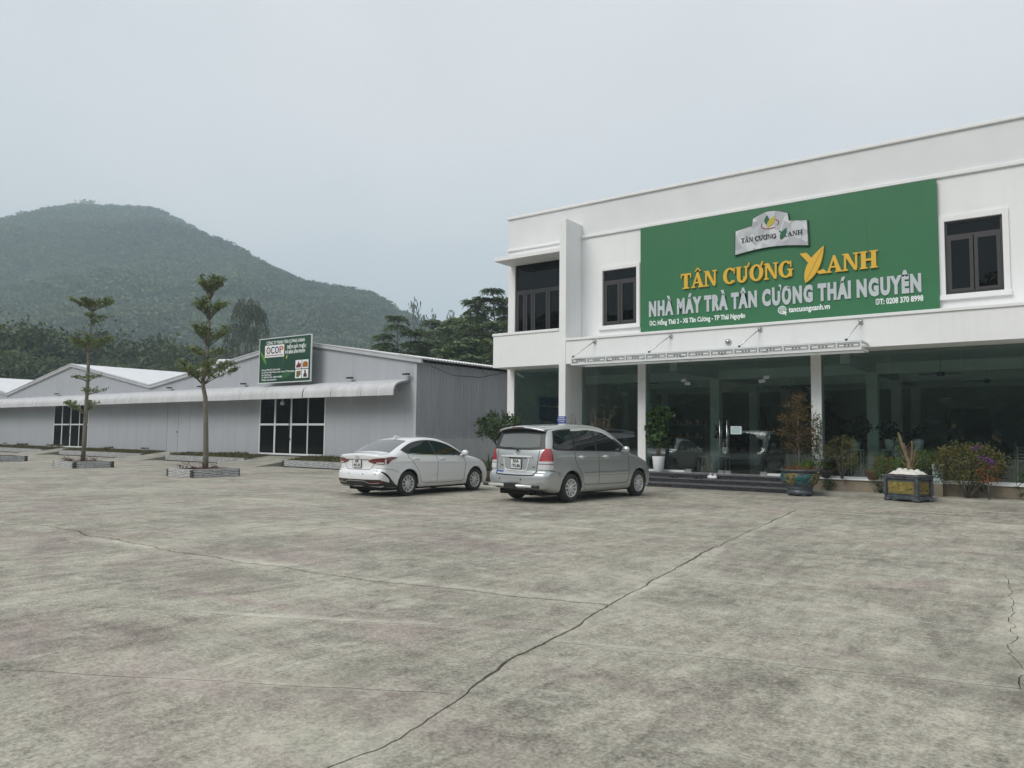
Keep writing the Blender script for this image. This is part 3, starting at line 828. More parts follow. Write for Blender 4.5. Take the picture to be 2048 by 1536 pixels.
# ------------------------------------------------------------------ white two-storey building
YB, YW = 22.2, 23.25          # front of the projecting ledge, front of the main wall
M['greywhite'] = pm('parapet_paint', (0.75, 0.755, 0.76), 0.75, var=0.05, vscale=1.2)
def mat_granite():
    m = bpy.data.materials.new('dark_granite'); t = NT(m); p = t.pos()
    v = t.noise(t.scaled(p, (1, 1, 2.2), (0.3, 0.5, 0.2)), 3.2, 8, 0.75, 2.2)
    vein = t.ramp(v, [(0.47, 0.0), (0.5, 1.0), (0.53, 0.0)])
    sp = t.ramp(t.noise(p, 40, 4, 0.7), [(0.5, 0.0), (0.75, 1.0)])
    c = t.mix(t.math('MULTIPLY', vein, 0.55), (0.016, 0.016, 0.020), (0.16, 0.16, 0.17))
    c = t.mix(t.math('MULTIPLY', sp, 0.3), c, (0.09, 0.09, 0.10))
    P = t.n('ShaderNodeBsdfPrincipled', {'Base Color': c, 'Roughness': 0.22}); t.finish(P.outputs[0]); return m
M['granite'] = mat_granite()
M['tread'] = pm('worn_granite_tread', (0.13, 0.13, 0.135), 0.35, var=0.3, vscale=6)
M['intwall'] = pm('interior_white_paint', (0.84, 0.85, 0.84), 0.8)
M['intback'] = pm('interior_back_wall', (0.36, 0.37, 0.37), 0.8)
M['intfloor'] = pm('interior_floor_tiles', (0.40, 0.38, 0.33), 0.2, var=0.1)
M['polycarb'] = glassmat('canopy_sheet', (0.86, 0.87, 0.87), 1.3)

WB = thing('showroom_building', 'white two-storey showroom building with glass shopfront, flat parapet and long ledge', 'building', (-5, 30, 0))

def wall_with_holes(b, x0, x1, z0, z1, ya, yb, holes, mi=None):
    xs = sorted({x0, x1} | {h[0] for h in holes} | {h[1] for h in holes})
    for xa, xb in zip(xs[:-1], xs[1:]):
        cut = sorted([(h[2], h[3]) for h in holes if h[0] <= xa + 1e-6 and h[1] >= xb - 1e-6])
        z = z0
        for a, c in cut:
            if a > z: b.box(xa, xb, ya, yb, z, a, mi)
            z = c
        if z < z1: b.box(xa, xb, ya, yb, z, z1, mi)

def build_wb_shell():
    XR = 8.0
    W1 = (-13.28, -11.95, 5.44, 7.39); W2 = (-2.70, -1.375, 5.465, 7.455)
    b = MB(); wall_with_holes(b, -14.15, XR, 4.05, 8.69, YW, YW + 0.22, [W1, W2, (2.6, 3.93, 5.465, 7.455)])
    b.obj('front_wall', M['white'], WB)
    boxo('parapet', -17.47, XR, YW, YW + 0.22, 8.69, 9.90, M['greywhite'], WB)
    boxo('parapet_cap', -17.55, XR + 0.1, YW - 0.07, YW + 0.29, 9.90, 10.0, M['white2'], WB, 0.012)
    boxo('string_course', -14.145, XR, YW - 0.07, YW - 0.002, 8.68, 8.79, M['white2'], WB, 0.012)
    boxo('string_course', -17.53, -14.435, YW - 0.07, YW - 0.002, 8.64, 8.74, M['white2'], WB, 0.012)
    # upper left bay
    boxo('front_wall', -17.47, -14.432, YW, YW + 0.22, 8.12, 8.688, M['white'], WB)
    boxo('column', -17.47, -17.15, YW, YW + 0.3, 0.0, 8.118, M['white'], WB)
    bevel(boxo('window_ledge', -17.36, -14.434, YB, YW - 0.002, 8.05, 8.19, M['white2'], WB), 0.01)
    boxo('balcony_front', -17.355, -14.436, YB, YB + 0.12, 4.05, 5.22, M['white'], WB)
    boxo('balcony_floor', -17.355, -14.436, YB + 0.122, YW + 0.2, 4.05, 4.25, M['white'], WB)
    boxo('balcony_side', -17.355, -17.235, YB + 0.122, YW - 0.002, 4.252, 5.22, M['white'], WB)
    boxo('balcony_cap', -17.39, -14.437, YB - 0.035, YB + 0.16, 5.222, 5.32, M['white2'], WB, 0.01)
    boxo('balcony_cap', -17.39, -17.20, YB + 0.162, YW - 0.004, 5.222, 5.32, M['white2'], WB, 0.01)
    boxo('fin_wall', -14.43, -14.155, YB - 0.02, YW + 0.28, 0.0, 9.18, M['white'], WB, 0.008)
    # ledge over the shopfront
    boxo('ledge', -14.15, XR, YB, YW - 0.002, 4.05, 4.85, M['white'], WB)
    boxo('ledge_lip', -14.15, XR, YB - 0.045, YW - 0.004, 4.852, 4.94, M['white2'], WB, 0.01)
    for x0 in (-11.92, -6.25, -0.55, 5.0):
        boxo('column', x0, x0 + 0.29, YW - 0.02, YW + 0.30, 0.42, 4.048, M['white'], WB, 0.006)
    # sides, back, roof, floors
    boxo('side_wall', -17.46, -17.24, YW + 0.31, 38, -0.05, 9.9, M['white'], WB)
    boxo('side_wall', XR - 0.2, XR, YW + 0.3, 38, -0.05, 9.9, M['white'], WB)
    boxo('back_wall', -17.46, XR, 38.002, 38.2, -0.05, 9.9, M['intback'], WB)
    boxo('roof', -17.2, XR - 0.22, YW + 0.23, 37.99, 9.3, 9.5, M['greywhite'], WB)
    boxo('upper_floor', -17.23, XR - 0.21, YW + 0.02, 37.99, 4.06, 4.3, M['intwall'], WB)
    boxo('ground_floor', -17.23, XR - 0.21, YW - 0.0, 37.99, -0.05, 0.42, M['intfloor'], WB)
    boxo('plinth', -17.47, -11.62, 22.62, YW - 0.004, 0.0, 0.42, M['granite'], WB)
    # interior columns and beams
    for y in (27.2, 31.4, 35.6):
        for x in (-16.9, -10.95, -5.55, 0.1, 5.5):
            boxo('column', x, x + 0.34, y, y + 0.34, 0.42, 3.70, M['intwall'], WB)
        boxo('beam', -17.2, XR - 0.3, y + 0.04, y + 0.30, 3.702, 4.055, M['intwall'], WB)
    for x in (-10.95, -5.55, 0.1, 5.5):
        b = MB()
        for ya, yb in ((YW + 0.35, 27.235), (27.505, 31.435), (31.705, 35.635)):
            b.box(x + 0.04, x + 0.30, ya, yb, 3.76, 4.057)
        b.obj('beam', M['intwall'], WB)
build_wb_shell()

def window_unit(x0, x1, z0, z1, y, surround=0.13, transom=None, mull=(0.5,), sill=True, root=WB):
    """bronze aluminium window: frame > panes, plaster surround"""
    fw = 0.055
    fr = MB()
    fr.box(x0, x0 + fw, y, y + 0.08, z0, z1); fr.box(x1 - fw, x1, y, y + 0.08, z0, z1)
    fr.box(x0 + fw, x1 - fw, y, y + 0.08, z0, z0 + fw); fr.box(x0 + fw, x1 - fw, y, y + 0.08, z1 - fw, z1)
    zt = transom or z1
    if transom: fr.box(x0 + fw, x1 - fw, y + 0.004, y + 0.076, zt - 0.04, zt + 0.03)
    w = fr.obj('window', M['frame_dark'], root)
    if transom:
        MB().box(x0 + fw, x1 - fw, y + 0.036, y + 0.042, zt + 0.03, z1 - fw).obj('pane', M['winglass'], w)
    edges = [x0 + fw] + [x0 + (x1 - x0) * m for m in mull] + [x1 - fw]
    zt2 = zt - 0.04 if transom else z1 - fw
    for i, (a, c) in enumerate(zip(edges[:-1], edges[1:])):
        s = MB(); g = 0.012; sw = 0.085
        a2, c2 = a + (g if i else 0.004), c - (g if i < len(edges) - 2 else 0.004)
        s.box(a2, a2 + sw, y - 0.012, y + 0.05, z0 + fw + 0.004, zt2 - 0.004); s.box(c2 - sw, c2, y - 0.012, y + 0.05, z0 + fw + 0.004, zt2 - 0.004)
        s.box(a2 + sw, c2 - sw, y - 0.012, y + 0.05, z0 + fw + 0.004, z0 + fw + sw); s.box(a2 + sw, c2 - sw, y - 0.012, y + 0.05, zt2 - sw, zt2 - 0.004)
        s.obj('sash', M['frame_dark'], w)
        MB().box(a2 + sw, c2 - sw, y + 0.012, y + 0.018, z0 + fw + sw, zt2 - sw).obj('pane', M['winglass'], w)
    if surround:
        s = MB(); d = surround; ya, yb = YW - 0.055, YW - 0.002
        s.box(x0 - d, x0, ya, yb, z0 - 0.02, z1 + d); s.box(x1, x1 + d, ya, yb, z0 - 0.02, z1 + d); s.box(x0, x1, ya, yb, z1, z1 + d)
        s.obj('window_surround', M['white2'], root)
        boxo('window_sill', x0 - d - 0.03, x1 + d + 0.03, YW - 0.10, YW - 0.003, z0 - 0.16, z0 - 0.022, M['white2'], root, 0.01)
    return w

window_unit(-13.28, -11.95, 5.44, 7.39, YW + 0.03, 0.125, 7.0)
window_unit(-2.70, -1.375, 5.465, 7.455, YW + 0.03, 0.14, 7.05)
window_unit(2.60, 3.93, 5.465, 7.455, YW + 0.03, 0.14, 7.05)
# large balcony window with door, left bay
window_unit(-17.148, -14.434, 4.27, 8.118, YW + 0.06, 0, 7.05, (0.165, 0.30, 0.55), False)
# dark rooms behind the upper windows
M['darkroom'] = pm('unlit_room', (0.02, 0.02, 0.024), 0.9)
boxo('inner_wall', -17.2, 7.7, 24.6, 24.7, 4.302, 9.29, M['darkroom'], WB)
boxo('ceiling', -17.2, 7.7, YW + 0.23, 24.59, 8.2, 8.3, M['darkroom'], WB)

# ------------------------------------------------------------------ shopfront glass
def glass_run(x0, x1, z0=0.49, z1=4.04, n='glass_pane', y=YW + 0.03):
    return MB().box(x0 + 0.004, x1 - 0.004, y, y + 0.012, z0, z1).obj(n, M['shopglass'], WB)
for a, c in ((-17.15, -15.8), (-15.8, -14.43), (-14.15, -13.03), (-13.03, -11.92), (-11.63, -10.25), (-7.58, -6.25), (-5.96, -4.17), (-4.17, -2.40), (-2.40, -0.55), (-0.26, 1.6), (1.6, 3.4), (3.4, 5.0), (5.29, 7.8)):
    glass_run(a, c)
    boxo('glass_channel', a + 0.003, c - 0.003, YW + 0.005, YW + 0.065, 0.422, 0.488, M['alu_white'], WB)
glass_run(-10.25, -7.58, 3.36, 4.04, 'transom_pane')
for k, (a, c) in enumerate(((-10.25, -8.92), (-8.92, -7.58))):
    d = glass_run(a + 0.002, c - 0.002, 0.445, 3.345, 'glass_door')
    hx = c - 0.115 if k == 0 else a + 0.115
    h = MB()
    for yy in (YW - 0.045, YW + 0.115):
        h.tube([(hx, yy, 1.02), (hx, yy, 2.10)], 0.019, 10)
    for z in (1.2, 1.9):
        h.tube([(hx, YW - 0.045, z), (hx, YW + 0.115, z)], 0.011, 8)
    h.obj('handle', M['steel'], d)
    for z0, z1 in ((0.435, 0.53), (3.25, 3.348)):
        xa, xb = (a + 0.02, a + 0.22) if k == 0 else (c - 0.22, c - 0.02)
        MB().box(xa, xb, YW + 0.018, YW + 0.054, z0, z1).obj('hinge', M['steel'], d)
    xa, xb = (c - 0.21, c - 0.012) if k == 0 else (a + 0.012, a + 0.21)
    MB().box(xa, xb, YW + 0.018, YW + 0.054, 0.435, 0.525).obj('lock_plate', M['steel'], d)
for x in (-10.36, -7.66):
    boxo('patch_fitting', x, x + 0.19, YW + 0.016, YW + 0.056, 3.36, 3.46, M['steel'], WB)
boxo('door_sill', -10.25, -7.58, YW - 0.0, YW + 0.08, 0.42, 0.436, M['steel'], WB)

# steps, plinth and sill
for k, (yf, z) in enumerate(((22.0, 0.14), (22.36, 0.28), (22.72, 0.42))):
    s = boxo('step', -11.62, -6.30, yf + 0.02, YW - 0.004 if k == 2 else yf + 0.40, z - 0.14 if k else -0.03, z - 0.034, M['granite'], WB)
    MB().box(-11.64, -6.28, yf, YW - 0.004 if k == 2 else yf + 0.38, z - 0.032, z).obj('tread', M['tread'], s)
boxo('plinth', -6.25, 8, 22.98, YW - 0.004, 0.0, 0.40, M['plinth'], WB)
x = -6.27
for wd in (0.93, 1.75, 1.9, 2.1, 2.1, 2.1, 2.1):
    boxo('sill', x, x + wd - 0.012, 22.93, YW + 0.0, 0.402, 0.44, M['white2'], WB, 0.006)
    x += wd
o = MB()
o.box(-6.28, 14, 22.0, 22.978, -0.05, 0.085)
tag(o.obj('kerb', M['apron']), kind='structure', label='low concrete kerb apron along the foot of the plinth')
bevel(bpy.data.objects['kerb'], 0.02)

# ------------------------------------------------------------------ entrance canopy (hung from the ledge on rods)
M['fret'] = pm('grey_fret_metal', (0.26, 0.265, 0.27), 0.5)
def build_canopy():
    x0, x1, yf, yb, z0, z1 = -13.42, -4.45, YB - 0.85, YB - 0.002, 3.90, 4.16
    cn = MB()
    cn.box(x0, x1, yf, yf + 0.05, z0, z0 + 0.06)
    cn.box(x0, x1, yf + 0.002, yf + 0.048, z1 - 0.05, z1)
    c = cn.obj('canopy', M['alu_white'], WB)
    side = MB()
    for xa in (x0, x1 - 0.05):
        side.box(xa, xa + 0.05, yf + 0.052, yb, z0, z0 + 0.06); side.box(xa, xa + 0.05, yf + 0.052, yb, z1 - 0.05, z1)
    side.box(x0 + 0.05, x1 - 0.05, yb - 0.05, yb, z0, z0 + 0.06)
    side.obj('side_frame', M['alu_white'], c)
    n = 12
    xs = np.linspace(x0 + 0.62, x1 - 0.62, n)
    for x in list(xs) + [x0 + 0.02, x1 - 0.02]:
        MB().box(x - 0.02, x + 0.02, yf + 0.006, yf + 0.044, z0 + 0.062, z1 - 0.052).obj('upright', M['alu_white'], c)
    seq = [x0 + 0.02] + list(xs) + [x1 - 0.02]
    for i, (a, e) in enumerate(zip(seq[:-1], seq[1:])):
        p = MB(); m = (a + e) / 2
        p.box(a + 0.06, e - 0.06, yf + 0.012, yf + 0.03, z1 - 0.105, z1 - 0.085)
        p.box(a + 0.06, e - 0.06, yf + 0.012, yf + 0.03, z0 + 0.095, z0 + 0.112)
        p.box(a + 0.022, a + 0.06, yf + 0.012, yf + 0.03, z0 + 0.095, z1 - 0.085); p.box(e - 0.06, e - 0.022, yf + 0.012, yf + 0.03, z0 + 0.095, z1 - 0.085)
        for q in (-0.09, 0, 0.09):
            zc = (z0 + z1) / 2 + 0.005
            p.prism([(m + q - 0.035, zc), (m + q, zc - 0.045), (m + q + 0.035, zc), (m + q, zc + 0.045)], yf + 0.012, yf + 0.028)
        p.obj('fret_panel', M['fret'], c)
    for i in range(7):
        a = x0 + 0.06 + (x1 - x0 - 0.12) * i / 7; e = x0 + 0.06 + (x1 - x0 - 0.12) * (i + 1) / 7
        MB().box(a + 0.01, e - 0.01, yf + 0.06, yb - 0.055, z1 - 0.02, z1 - 0.012).obj('roof_sheet', M['polycarb'], c)
        MB().box(a - 0.02, a + 0.008, yf + 0.055, yb - 0.052, z0 + 0.062, z0 + 0.12).obj('rafter', M['alu_white'], c)
    for xt, xb in ((-12.99, -13.38), (-10.22, -10.60), (-7.39, -7.74), (-4.63, -4.84)):
        MB().tube([(xt, YB - 0.03, 4.76), (xb, yf + 0.08, 4.19)], 0.014, 8).obj('tie_rod', M['steel'], c)
        k = MB().box(xt - 0.05, xt + 0.05, YB - 0.06, YB - 0.002, 4.70, 4.82)
        k.sphere((xt, YB - 0.06, 4.76), 0.035, 8, 6)
        k.obj('bracket', M['steel'], c)
        MB().sphere((xb, yf + 0.08, 4.185), 0.04, 8, 6).obj('clevis', M['black'], c)
build_canopy()

# round dome camera under the big sign, wire bracket things
t = thing('dome_camera', 'small round grey dome camera on the ledge below the big green sign', 'camera', (-8.35, YB, 4.45))
MB().lathe([(0.10, 0.0), (0.10, -0.03), (0.085, -0.05)], (-8.35, YB - 0.001, 4.45), 20, axis='y').obj('mount', M['alu_white'], t)
MB().lathe([(0.078, -0.05), (0.06, -0.085), (0.03, -0.105), (0.001, -0.11)], (-8.35, YB - 0.001, 4.45), 20, axis='y').obj('dome', M['steel'], t)

# ------------------------------------------------------------------ inside the shop
M['blue'] = pm('blue_paint', (0.03, 0.09, 0.42), 0.5)
M['yellow_card'] = pm('yellow_card', (0.60, 0.33, 0.02), 0.6)
M['wood_dark'] = pm('dark_wood', (0.02, 0.014, 0.010), 0.5)
M['shelf_white'] = pm('white_shelf', (0.6, 0.6, 0.58), 0.5)
M['orange_red'] = pm('orange_red_lacquer', (0.35, 0.05, 0.02), 0.4)
def build_inside():
    f = MB()
    f.box(-17.236, -17.19, 25.05, 26.95, 2.15, 3.12)
    bw = f.obj('blue_window', M['blue'], WB)
    for i in range(6):
        MB().box(-17.188, -17.17, 25.1 + i * 0.35, 25.13 + i * 0.35, 2.2, 3.1).obj('bar', M['black'], bw)
    MB().box(-17.188, -17.174, 25.06, 26.94, 2.72, 2.76).obj('rail', M['alu_white'], bw)
    t = thing('display_counter', 'white display counter inside the left shop window', 'counter', (-16.2, 25.2, 0.42))
    MB().box(-16.75, -14.75, 24.95, 25.35, 1.92, 1.97).obj('top', M['shelf_white'], t)
    MB().box(-16.72, -16.68, 24.96, 25.34, 0.42, 1.918).obj('leg', M['shelf_white'], t)
    MB().box(-14.82, -14.78, 24.96, 25.34, 0.42, 1.918).obj('leg', M['shelf_white'], t)
    MB().box(-16.67, -14.83, 25.2, 25.22, 0.42, 1.918).obj('back_panel', M['darkroom'], t)
    where = ['leftmost', 'second from the left', 'middle', 'second from the right', 'rightmost']
    for i in range(5):
        x = -16.25 + i * 0.235
        t = thing('product_box', where[i] + ' of the yellow boxes in the left shop window', 'box', (x, 25.15, 1.97), 0, 'yellow product boxes in the left shop window')
        MB().box(x - 0.105, x + 0.105, 25.05, 25.25, 1.972, 2.20).obj('carton', M['yellow_card'], t)
        MB().box(x - 0.055, x + 0.055, 25.044, 25.049, 2.02, 2.16).obj('label_print', M['wood_dark'], t)
    # shelves with jars at the back
    for k, (xa, xb, y, lab) in enumerate(((-14.0, -12.3, 30.0, 'tall shelf of goods behind the narrow glass bay'), (-13.4, -9.6, 33.2, 'long low shelf with a row of pale jars at the back of the shop'))):
        t = thing('shelf', lab, 'shelf', (xa, y, 0.42))
        hh = (0.95, 1.5, 2.05) if k == 0 else (0.9, 1.35, 1.8)
        for x in (xa, xb):
            MB().box(x - 0.02, x + 0.02, y, y + 0.35, 0.42, hh[-1] + 0.2).obj('upright', M['shelf_white'], t)
        for z in hh:
            MB().box(xa + 0.022, xb - 0.022, y, y + 0.35, z, z + 0.03).obj('board', M['shelf_white'] if k == 0 else M['wood_dark'], t)
            jb = MB()
            nx = int((xb - xa) / 0.15)
            for i in range(nx):
                xx = xa + 0.1 + i * (xb - xa - 0.2) / max(1, nx - 1)
                h = 0.14 + 0.08 * ((i * 7) % 3) / 2
                jb.lathe([(0.001, 0), (0.05, 0), (0.05, h * 0.7), (0.025, h * 0.85), (0.03, h), (0.001, h)], (xx, y + 0.15, z + 0.031), 8, mi=(i * 5 + k) % 3)
            j = jb.obj('jars', [M['yellow_card'], M['shelf_white'], M['orange_red']], t); j['kind'] = 'stuff'
    # dark panels on the back wall and the stair
    for k, (xa, xb, za, zb, lab) in enumerate(((-13.2, -12.2, 1.6, 3.1, 'tall dark panel on the back wall left of the first inner column'), (-11.6, -9.3, 2.75, 3.55, 'wide dark screen hung high on the shop back wall'), (-4.5, -2.9, 1.5, 2.9, 'dark panel on the back wall in the right-hand shop bay'))):
        t = thing('wall_panel', lab, 'panel', (xa, 37.98, za))
        MB().box(xa, xb, 37.93, 37.998, za, zb).obj('frame', M['wood_dark'], t)
        MB().box(xa + 0.06, xb - 0.06, 37.92, 37.928, za + 0.06, zb - 0.06).obj('face', M['darkroom'], t)
    st = MB()
    st.prism([(-9.6, 3.9), (-9.6, 3.5), (-7.0, 0.6), (-6.2, 0.42), (-6.2, 0.75)], 33.0, 34.3)
    s = st.obj('staircase', M['wood_dark'], WB)
    for i in range(11):
        xx = -9.5 + i * 0.3; zz = 3.86 - i * 0.29
        MB().box(xx, xx + 0.3, 32.95, 34.35, zz - 0.04, zz).obj('stair_tread', M['wood_dark'], s)
    # ceiling fans
    for k, (x, y, lab) in enumerate(((-12.8, 25.3, 'ceiling fan hanging inside the narrow left glass bay'), (-3.15, 25.4, 'ceiling fan hanging inside the right glass bay, the nearer one'), (-2.3, 29.3, 'ceiling fan hanging deep inside the right glass bay'), (-8.6, 29.3, 'ceiling fan hanging behind the glass doors'))):
        t = thing('ceiling_fan', lab, 'fan', (x, y, 4.05), 0, 'ceiling fans in the shop')
        MB().tube([(x, y, 4.055), (x, y, 3.55)], 0.015, 6).obj('rod', M['steel'], t)
        MB().lathe([(0.001, 0.06), (0.09, 0.05), (0.12, 0), (0.09, -0.06), (0.001, -0.07)], (x, y, 3.5), 14).obj('motor', M['darkroom'], t)
        for j in range(3):
            a = j * 2.094 + k * 0.6
            p = np.array([[(x + cos(a) * r_ - sin(a) * w, y + sin(a) * r_ + cos(a) * w, 3.5 + 0.02 * (w > 0)) for w in (-0.06, 0.06)] for r_ in (0.1, 0.66)])
            q = MB().grid(p, sm=False); q.grid(p[::-1] - [0, 0, 0.008], sm=False); q.obj('blade', M['darkroom'], t)
    # stool
    t = thing('stool', 'white plastic stool inside the shop just behind the glass', 'stool', (-10.35, 25.3, 0.42))
    MB().box(-10.55, -10.2, 25.1, 25.45, 0.87, 0.91).obj('seat', M['shelf_white'], t)
    for dx, dy in ((0, 0), (1, 0), (0, 1), (1, 1)):
        MB().tube([(-10.52 + dx * 0.29 + (dx - 0.5) * 0.1, 25.13 + dy * 0.29, 0.42), (-10.52 + dx * 0.29, 25.13 + dy * 0.29, 0.868)], 0.022, 6).obj('leg', M['shelf_white'], t)
    # desk with monitor and printer near the people
    t = thing('desk', 'dark office desk behind the glass on the right', 'desk', (-2.0, 26.2, 0.42))
    MB().box(-2.95, -0.6, 25.9, 26.6, 1.15, 1.19).obj('top', M['wood_dark'], t)
    MB().box(-2.95, -0.6, 26.56, 26.6, 0.42, 1.148).obj('front_panel', M['wood_dark'], t)
    for x in (-2.93, -0.66):
        MB().box(x, x + 0.04, 25.92, 26.55, 0.42, 1.148).obj('leg', M['wood_dark'], t)
    t = thing('monitor', 'black computer monitor seen from behind on the desk', 'monitor', (-2.35, 26.3, 1.19))
    MB().box(-2.68, -2.12, 26.2, 26.24, 1.32, 1.66).obj('screen', M['black'], t)
    MB().box(-2.44, -2.36, 26.242, 26.29, 1.19, 1.5).obj('stand', M['black'], t)
    MB().box(-2.52, -2.28, 26.18, 26.36, 1.191, 1.205).obj('base', M['black'], t)
    t = thing('red_cabinet', 'small orange-red cabinet inside the shop behind the fern bed', 'cabinet', (-4.75, 25.6, 0.42))
    MB().box(-5.0, -4.45, 25.3, 25.7, 0.42, 1.05).obj('body', M['orange_red'], t)
    MB().box(-4.97, -4.48, 25.285, 25.298, 0.5, 1.0).obj('door', M['orange_red'], t)
    t = thing('paper_rack', 'white letter-tray rack beside the seated person', 'rack', (-1.15, 25.0, 0.42))
    for i in range(5):
        MB().box(-1.3, -1.02, 24.9, 25.2, 1.0 + i * 0.09, 1.012 + i * 0.09).obj('tray', M['shelf_white'], t)
    for x in (-1.32, -1.02):
        MB().box(x, x + 0.02, 24.9, 25.2, 0.42, 1.4).obj('upright', M['shelf_white'], t)
build_inside()
# ------------------------------------------------------------------ lettering
_adv = {}
def _curve(txt, bold=0.0, ext=0.0):
    c = bpy.data.curves.new('lettering', 'FONT')
    c.body = txt; c.size = 1.0; c.offset = bold; c.extrude = ext; c.resolution_u = 3
    return c
def _bounds(txt):
    c = _curve(txt); o = bpy.data.objects.new('tmp', c); COL.objects.link(o)
    dg = bpy.context.evaluated_depsgraph_get(); me = o.evaluated_get(dg).to_mesh()
    v = np.array([q.co[:] for q in me.vertices]) if len(me.vertices) else np.zeros((1, 3))
    r = v[:, 0].min(), v[:, 0].max(), v[:, 1].min(), v[:, 1].max()
    o.evaluated_get(dg).to_mesh_clear(); bpy.data.objects.remove(o); bpy.data.curves.remove(c)
    return r
_hh = None
def advance(ch):
    global _hh
    if _hh is None:
        b = _bounds('HH'); _hh = (b[1] - b[0], b[3])
    if ch not in _adv:
        b = _bounds('H' + ch + 'H'); _adv[ch] = b[1] - b[0] - _hh[0]
    return _adv[ch]
CAP = None
def cap_h():
    global CAP
    if CAP is None: CAP = _bounds('H')[3]
    return CAP
_gm = {}
def glyph_mesh(txt, bold, ext):
    k = (txt, bold, ext)
    if k not in _gm: _gm[k] = _glyph_mesh(*k)
    return _gm[k]
def _glyph_mesh(txt, bold, ext):
    c = _curve(txt, bold, ext); o = bpy.data.objects.new('tmp', c); COL.objects.link(o)
    dg = bpy.context.evaluated_depsgraph_get(); me = o.evaluated_get(dg).to_mesh()
    v = np.array([q.co[:] for q in me.vertices]); f = [list(p.vertices) for p in me.polygons]
    o.evaluated_get(dg).to_mesh_clear(); bpy.data.objects.remove(o); bpy.data.curves.remove(c)
    return v, f
def lay(v, x, z, y, sx, sz, depth, ext):
    """font plane -> wall plane facing -Y (front face at y - depth)"""
    w = np.empty_like(v)
    w[:, 0] = x + v[:, 0] * sx; w[:, 2] = z + v[:, 1] * sz
    w[:, 1] = y - (v[:, 2] + ext) / (2 * ext) * depth if ext > 0 else y - depth
    return w
def text_line(txt, x0, x1, z, cap, y, mat, parent, name='lettering', bold=0.012, depth=0.004, per_letter=False, space=1.0, frame=None):
    """one line of text from x0 to x1, cap height cap; one mesh, or one object per letter"""
    sz = cap / cap_h()
    adv = [advance(c) for c in txt]
    tot = sum(adv)
    sx = (x1 - x0) / tot
    x = x0; out = []
    ext = 0.01
    big = MB()
    for ch, a in zip(txt, adv):
        if ch != ' ':
            v, f = glyph_mesh(ch, bold, ext)
            w = lay(v * np.array([space, 1, 1]), x + a * sx * (1 - space) / 2, z, y, sx, sz, depth, ext)
            if frame is not None: w = frame(w)
            if per_letter:
                b = MB(); b.add(w, f); out.append(b.obj(name, mat, parent))
            else: big.add(w, f)
        x += a * sx
    if not per_letter: out = [big.obj(name, mat, parent)]
    return out

# serif capitals for the yellow name
def arc_ring(cx, cy, rx, ry, thx, thy, a0, a1, n=22):
    a = np.linspace(a0, a1, n)
    o = [(cx + rx * cos(t), cy + ry * sin(t)) for t in a]
    i = [(cx + (rx - thx) * cos(t), cy + (ry - thy) * sin(t)) for t in a]
    return [[o[k], o[k + 1], i[k + 1], i[k]] for k in range(n - 1)]
def R_(x0, x1, y0, y1): return [(x0, y0), (x1, y0), (x1, y1), (x0, y1)]
SERIF = {
    'T': (0.82, [R_(0, .82, .89, 1), R_(0, .08, .70, .89), R_(.74, .82, .70, .89), R_(.27, .55, .0, .89), R_(.15, .27, 0, .08), R_(.55, .67, 0, .08)]),
    'A': (0.98, [[(.08, .08), (.21, .08), (.51, .86), (.44, 1)], [(.44, 1), (.40, .92), (.62, .08), (.92, .08), (.56, 1)], R_(.28, .62, .28, .37), R_(0, .32, 0, .08), R_(.56, .98, 0, .08)]),
    'N': (1.02, [R_(.10, .23, .08, .9), R_(.77, .90, .1, .92), [(.06, 1), (.36, 1), (.90, 0), (.72, 0)], R_(0, .34, 0, .08), R_(0, .1, .92, 1), R_(.66, 1.0, .92, 1)]),
    'H': (1.08, [R_(.09, .37, .08, .92), R_(.69, .97, .08, .92), R_(.37, .69, .44, .56), R_(0, .46, 0, .08), R_(.60, 1.06, 0, .08), R_(0, .46, .92, 1), R_(.60, 1.06, .92, 1)]),
    'O': (1.0, arc_ring(.49, .5, .49, .52, .27, .11, 0, 2 * pi, 34)),
    'C': (0.92, arc_ring(.49, .5, .49, .52, .27, .11, radians(42), radians(318), 28) + [R_(.80, .88, .62, .98), R_(.80, .86, .06, .2)]),
    'G': (1.02, arc_ring(.49, .5, .49, .52, .27, .11, radians(42), radians(318), 28) + [R_(.80, .88, .62, .98), R_(.70, .92, .04, .42), R_(.60, 1.0, .42, .50)]),
    'U': (1.0, [R_(.08, .35, .34, .92), R_(.70, .83, .34, .92), R_(0, .44, .92, 1), R_(.60, .94, .92, 1)] + arc_ring(.455, .36, .375, .38, .25, .12, pi, 2 * pi, 16)),
}
def serif_glyph(ch):
    acc = {'Â': 'A', 'Ư': 'U', 'Ơ': 'O'}.get(ch, ch)
    w, P = SERIF[acc]
    P = list(P)
    if ch == 'Â': P += [[(.26, 1.05), (.36, 1.05), (.52, 1.22), (.52, 1.32)], [(.52, 1.22), (.66, 1.05), (.76, 1.05), (.52, 1.32)]]
    if ch == 'Ư': P += [[(.84, .9), (.94, .93), (1.06, 1.16), (.95, 1.2)]]
    if ch == 'Ơ': P += [[(.76, .86), (.86, .84), (1.0, 1.14), (.9, 1.2)]]
    return w, P

def chars(txt, x0, x1, z, cap, y, depth, mat, parent, name='letter', gap=0.02, per_letter=True):
    G = [serif_glyph(c) if c != ' ' else (0.42, []) for c in txt]
    tot = sum(g[0] + gap for g in G) - gap
    sx = (x1 - x0) / tot
    x = x0
    allb = MB()
    for w, P in G:
        b = MB() if per_letter else allb
        for k, p in enumerate(P):
            b.prism([(x + u * sx, z + v * cap) for u, v in p], y - depth - 0.0006 * k, y)
        if per_letter and P: fixn(b.obj(name, mat, parent))
        x += (w + gap) * sx
    if not per_letter: fixn(allb.obj(name, mat, parent))

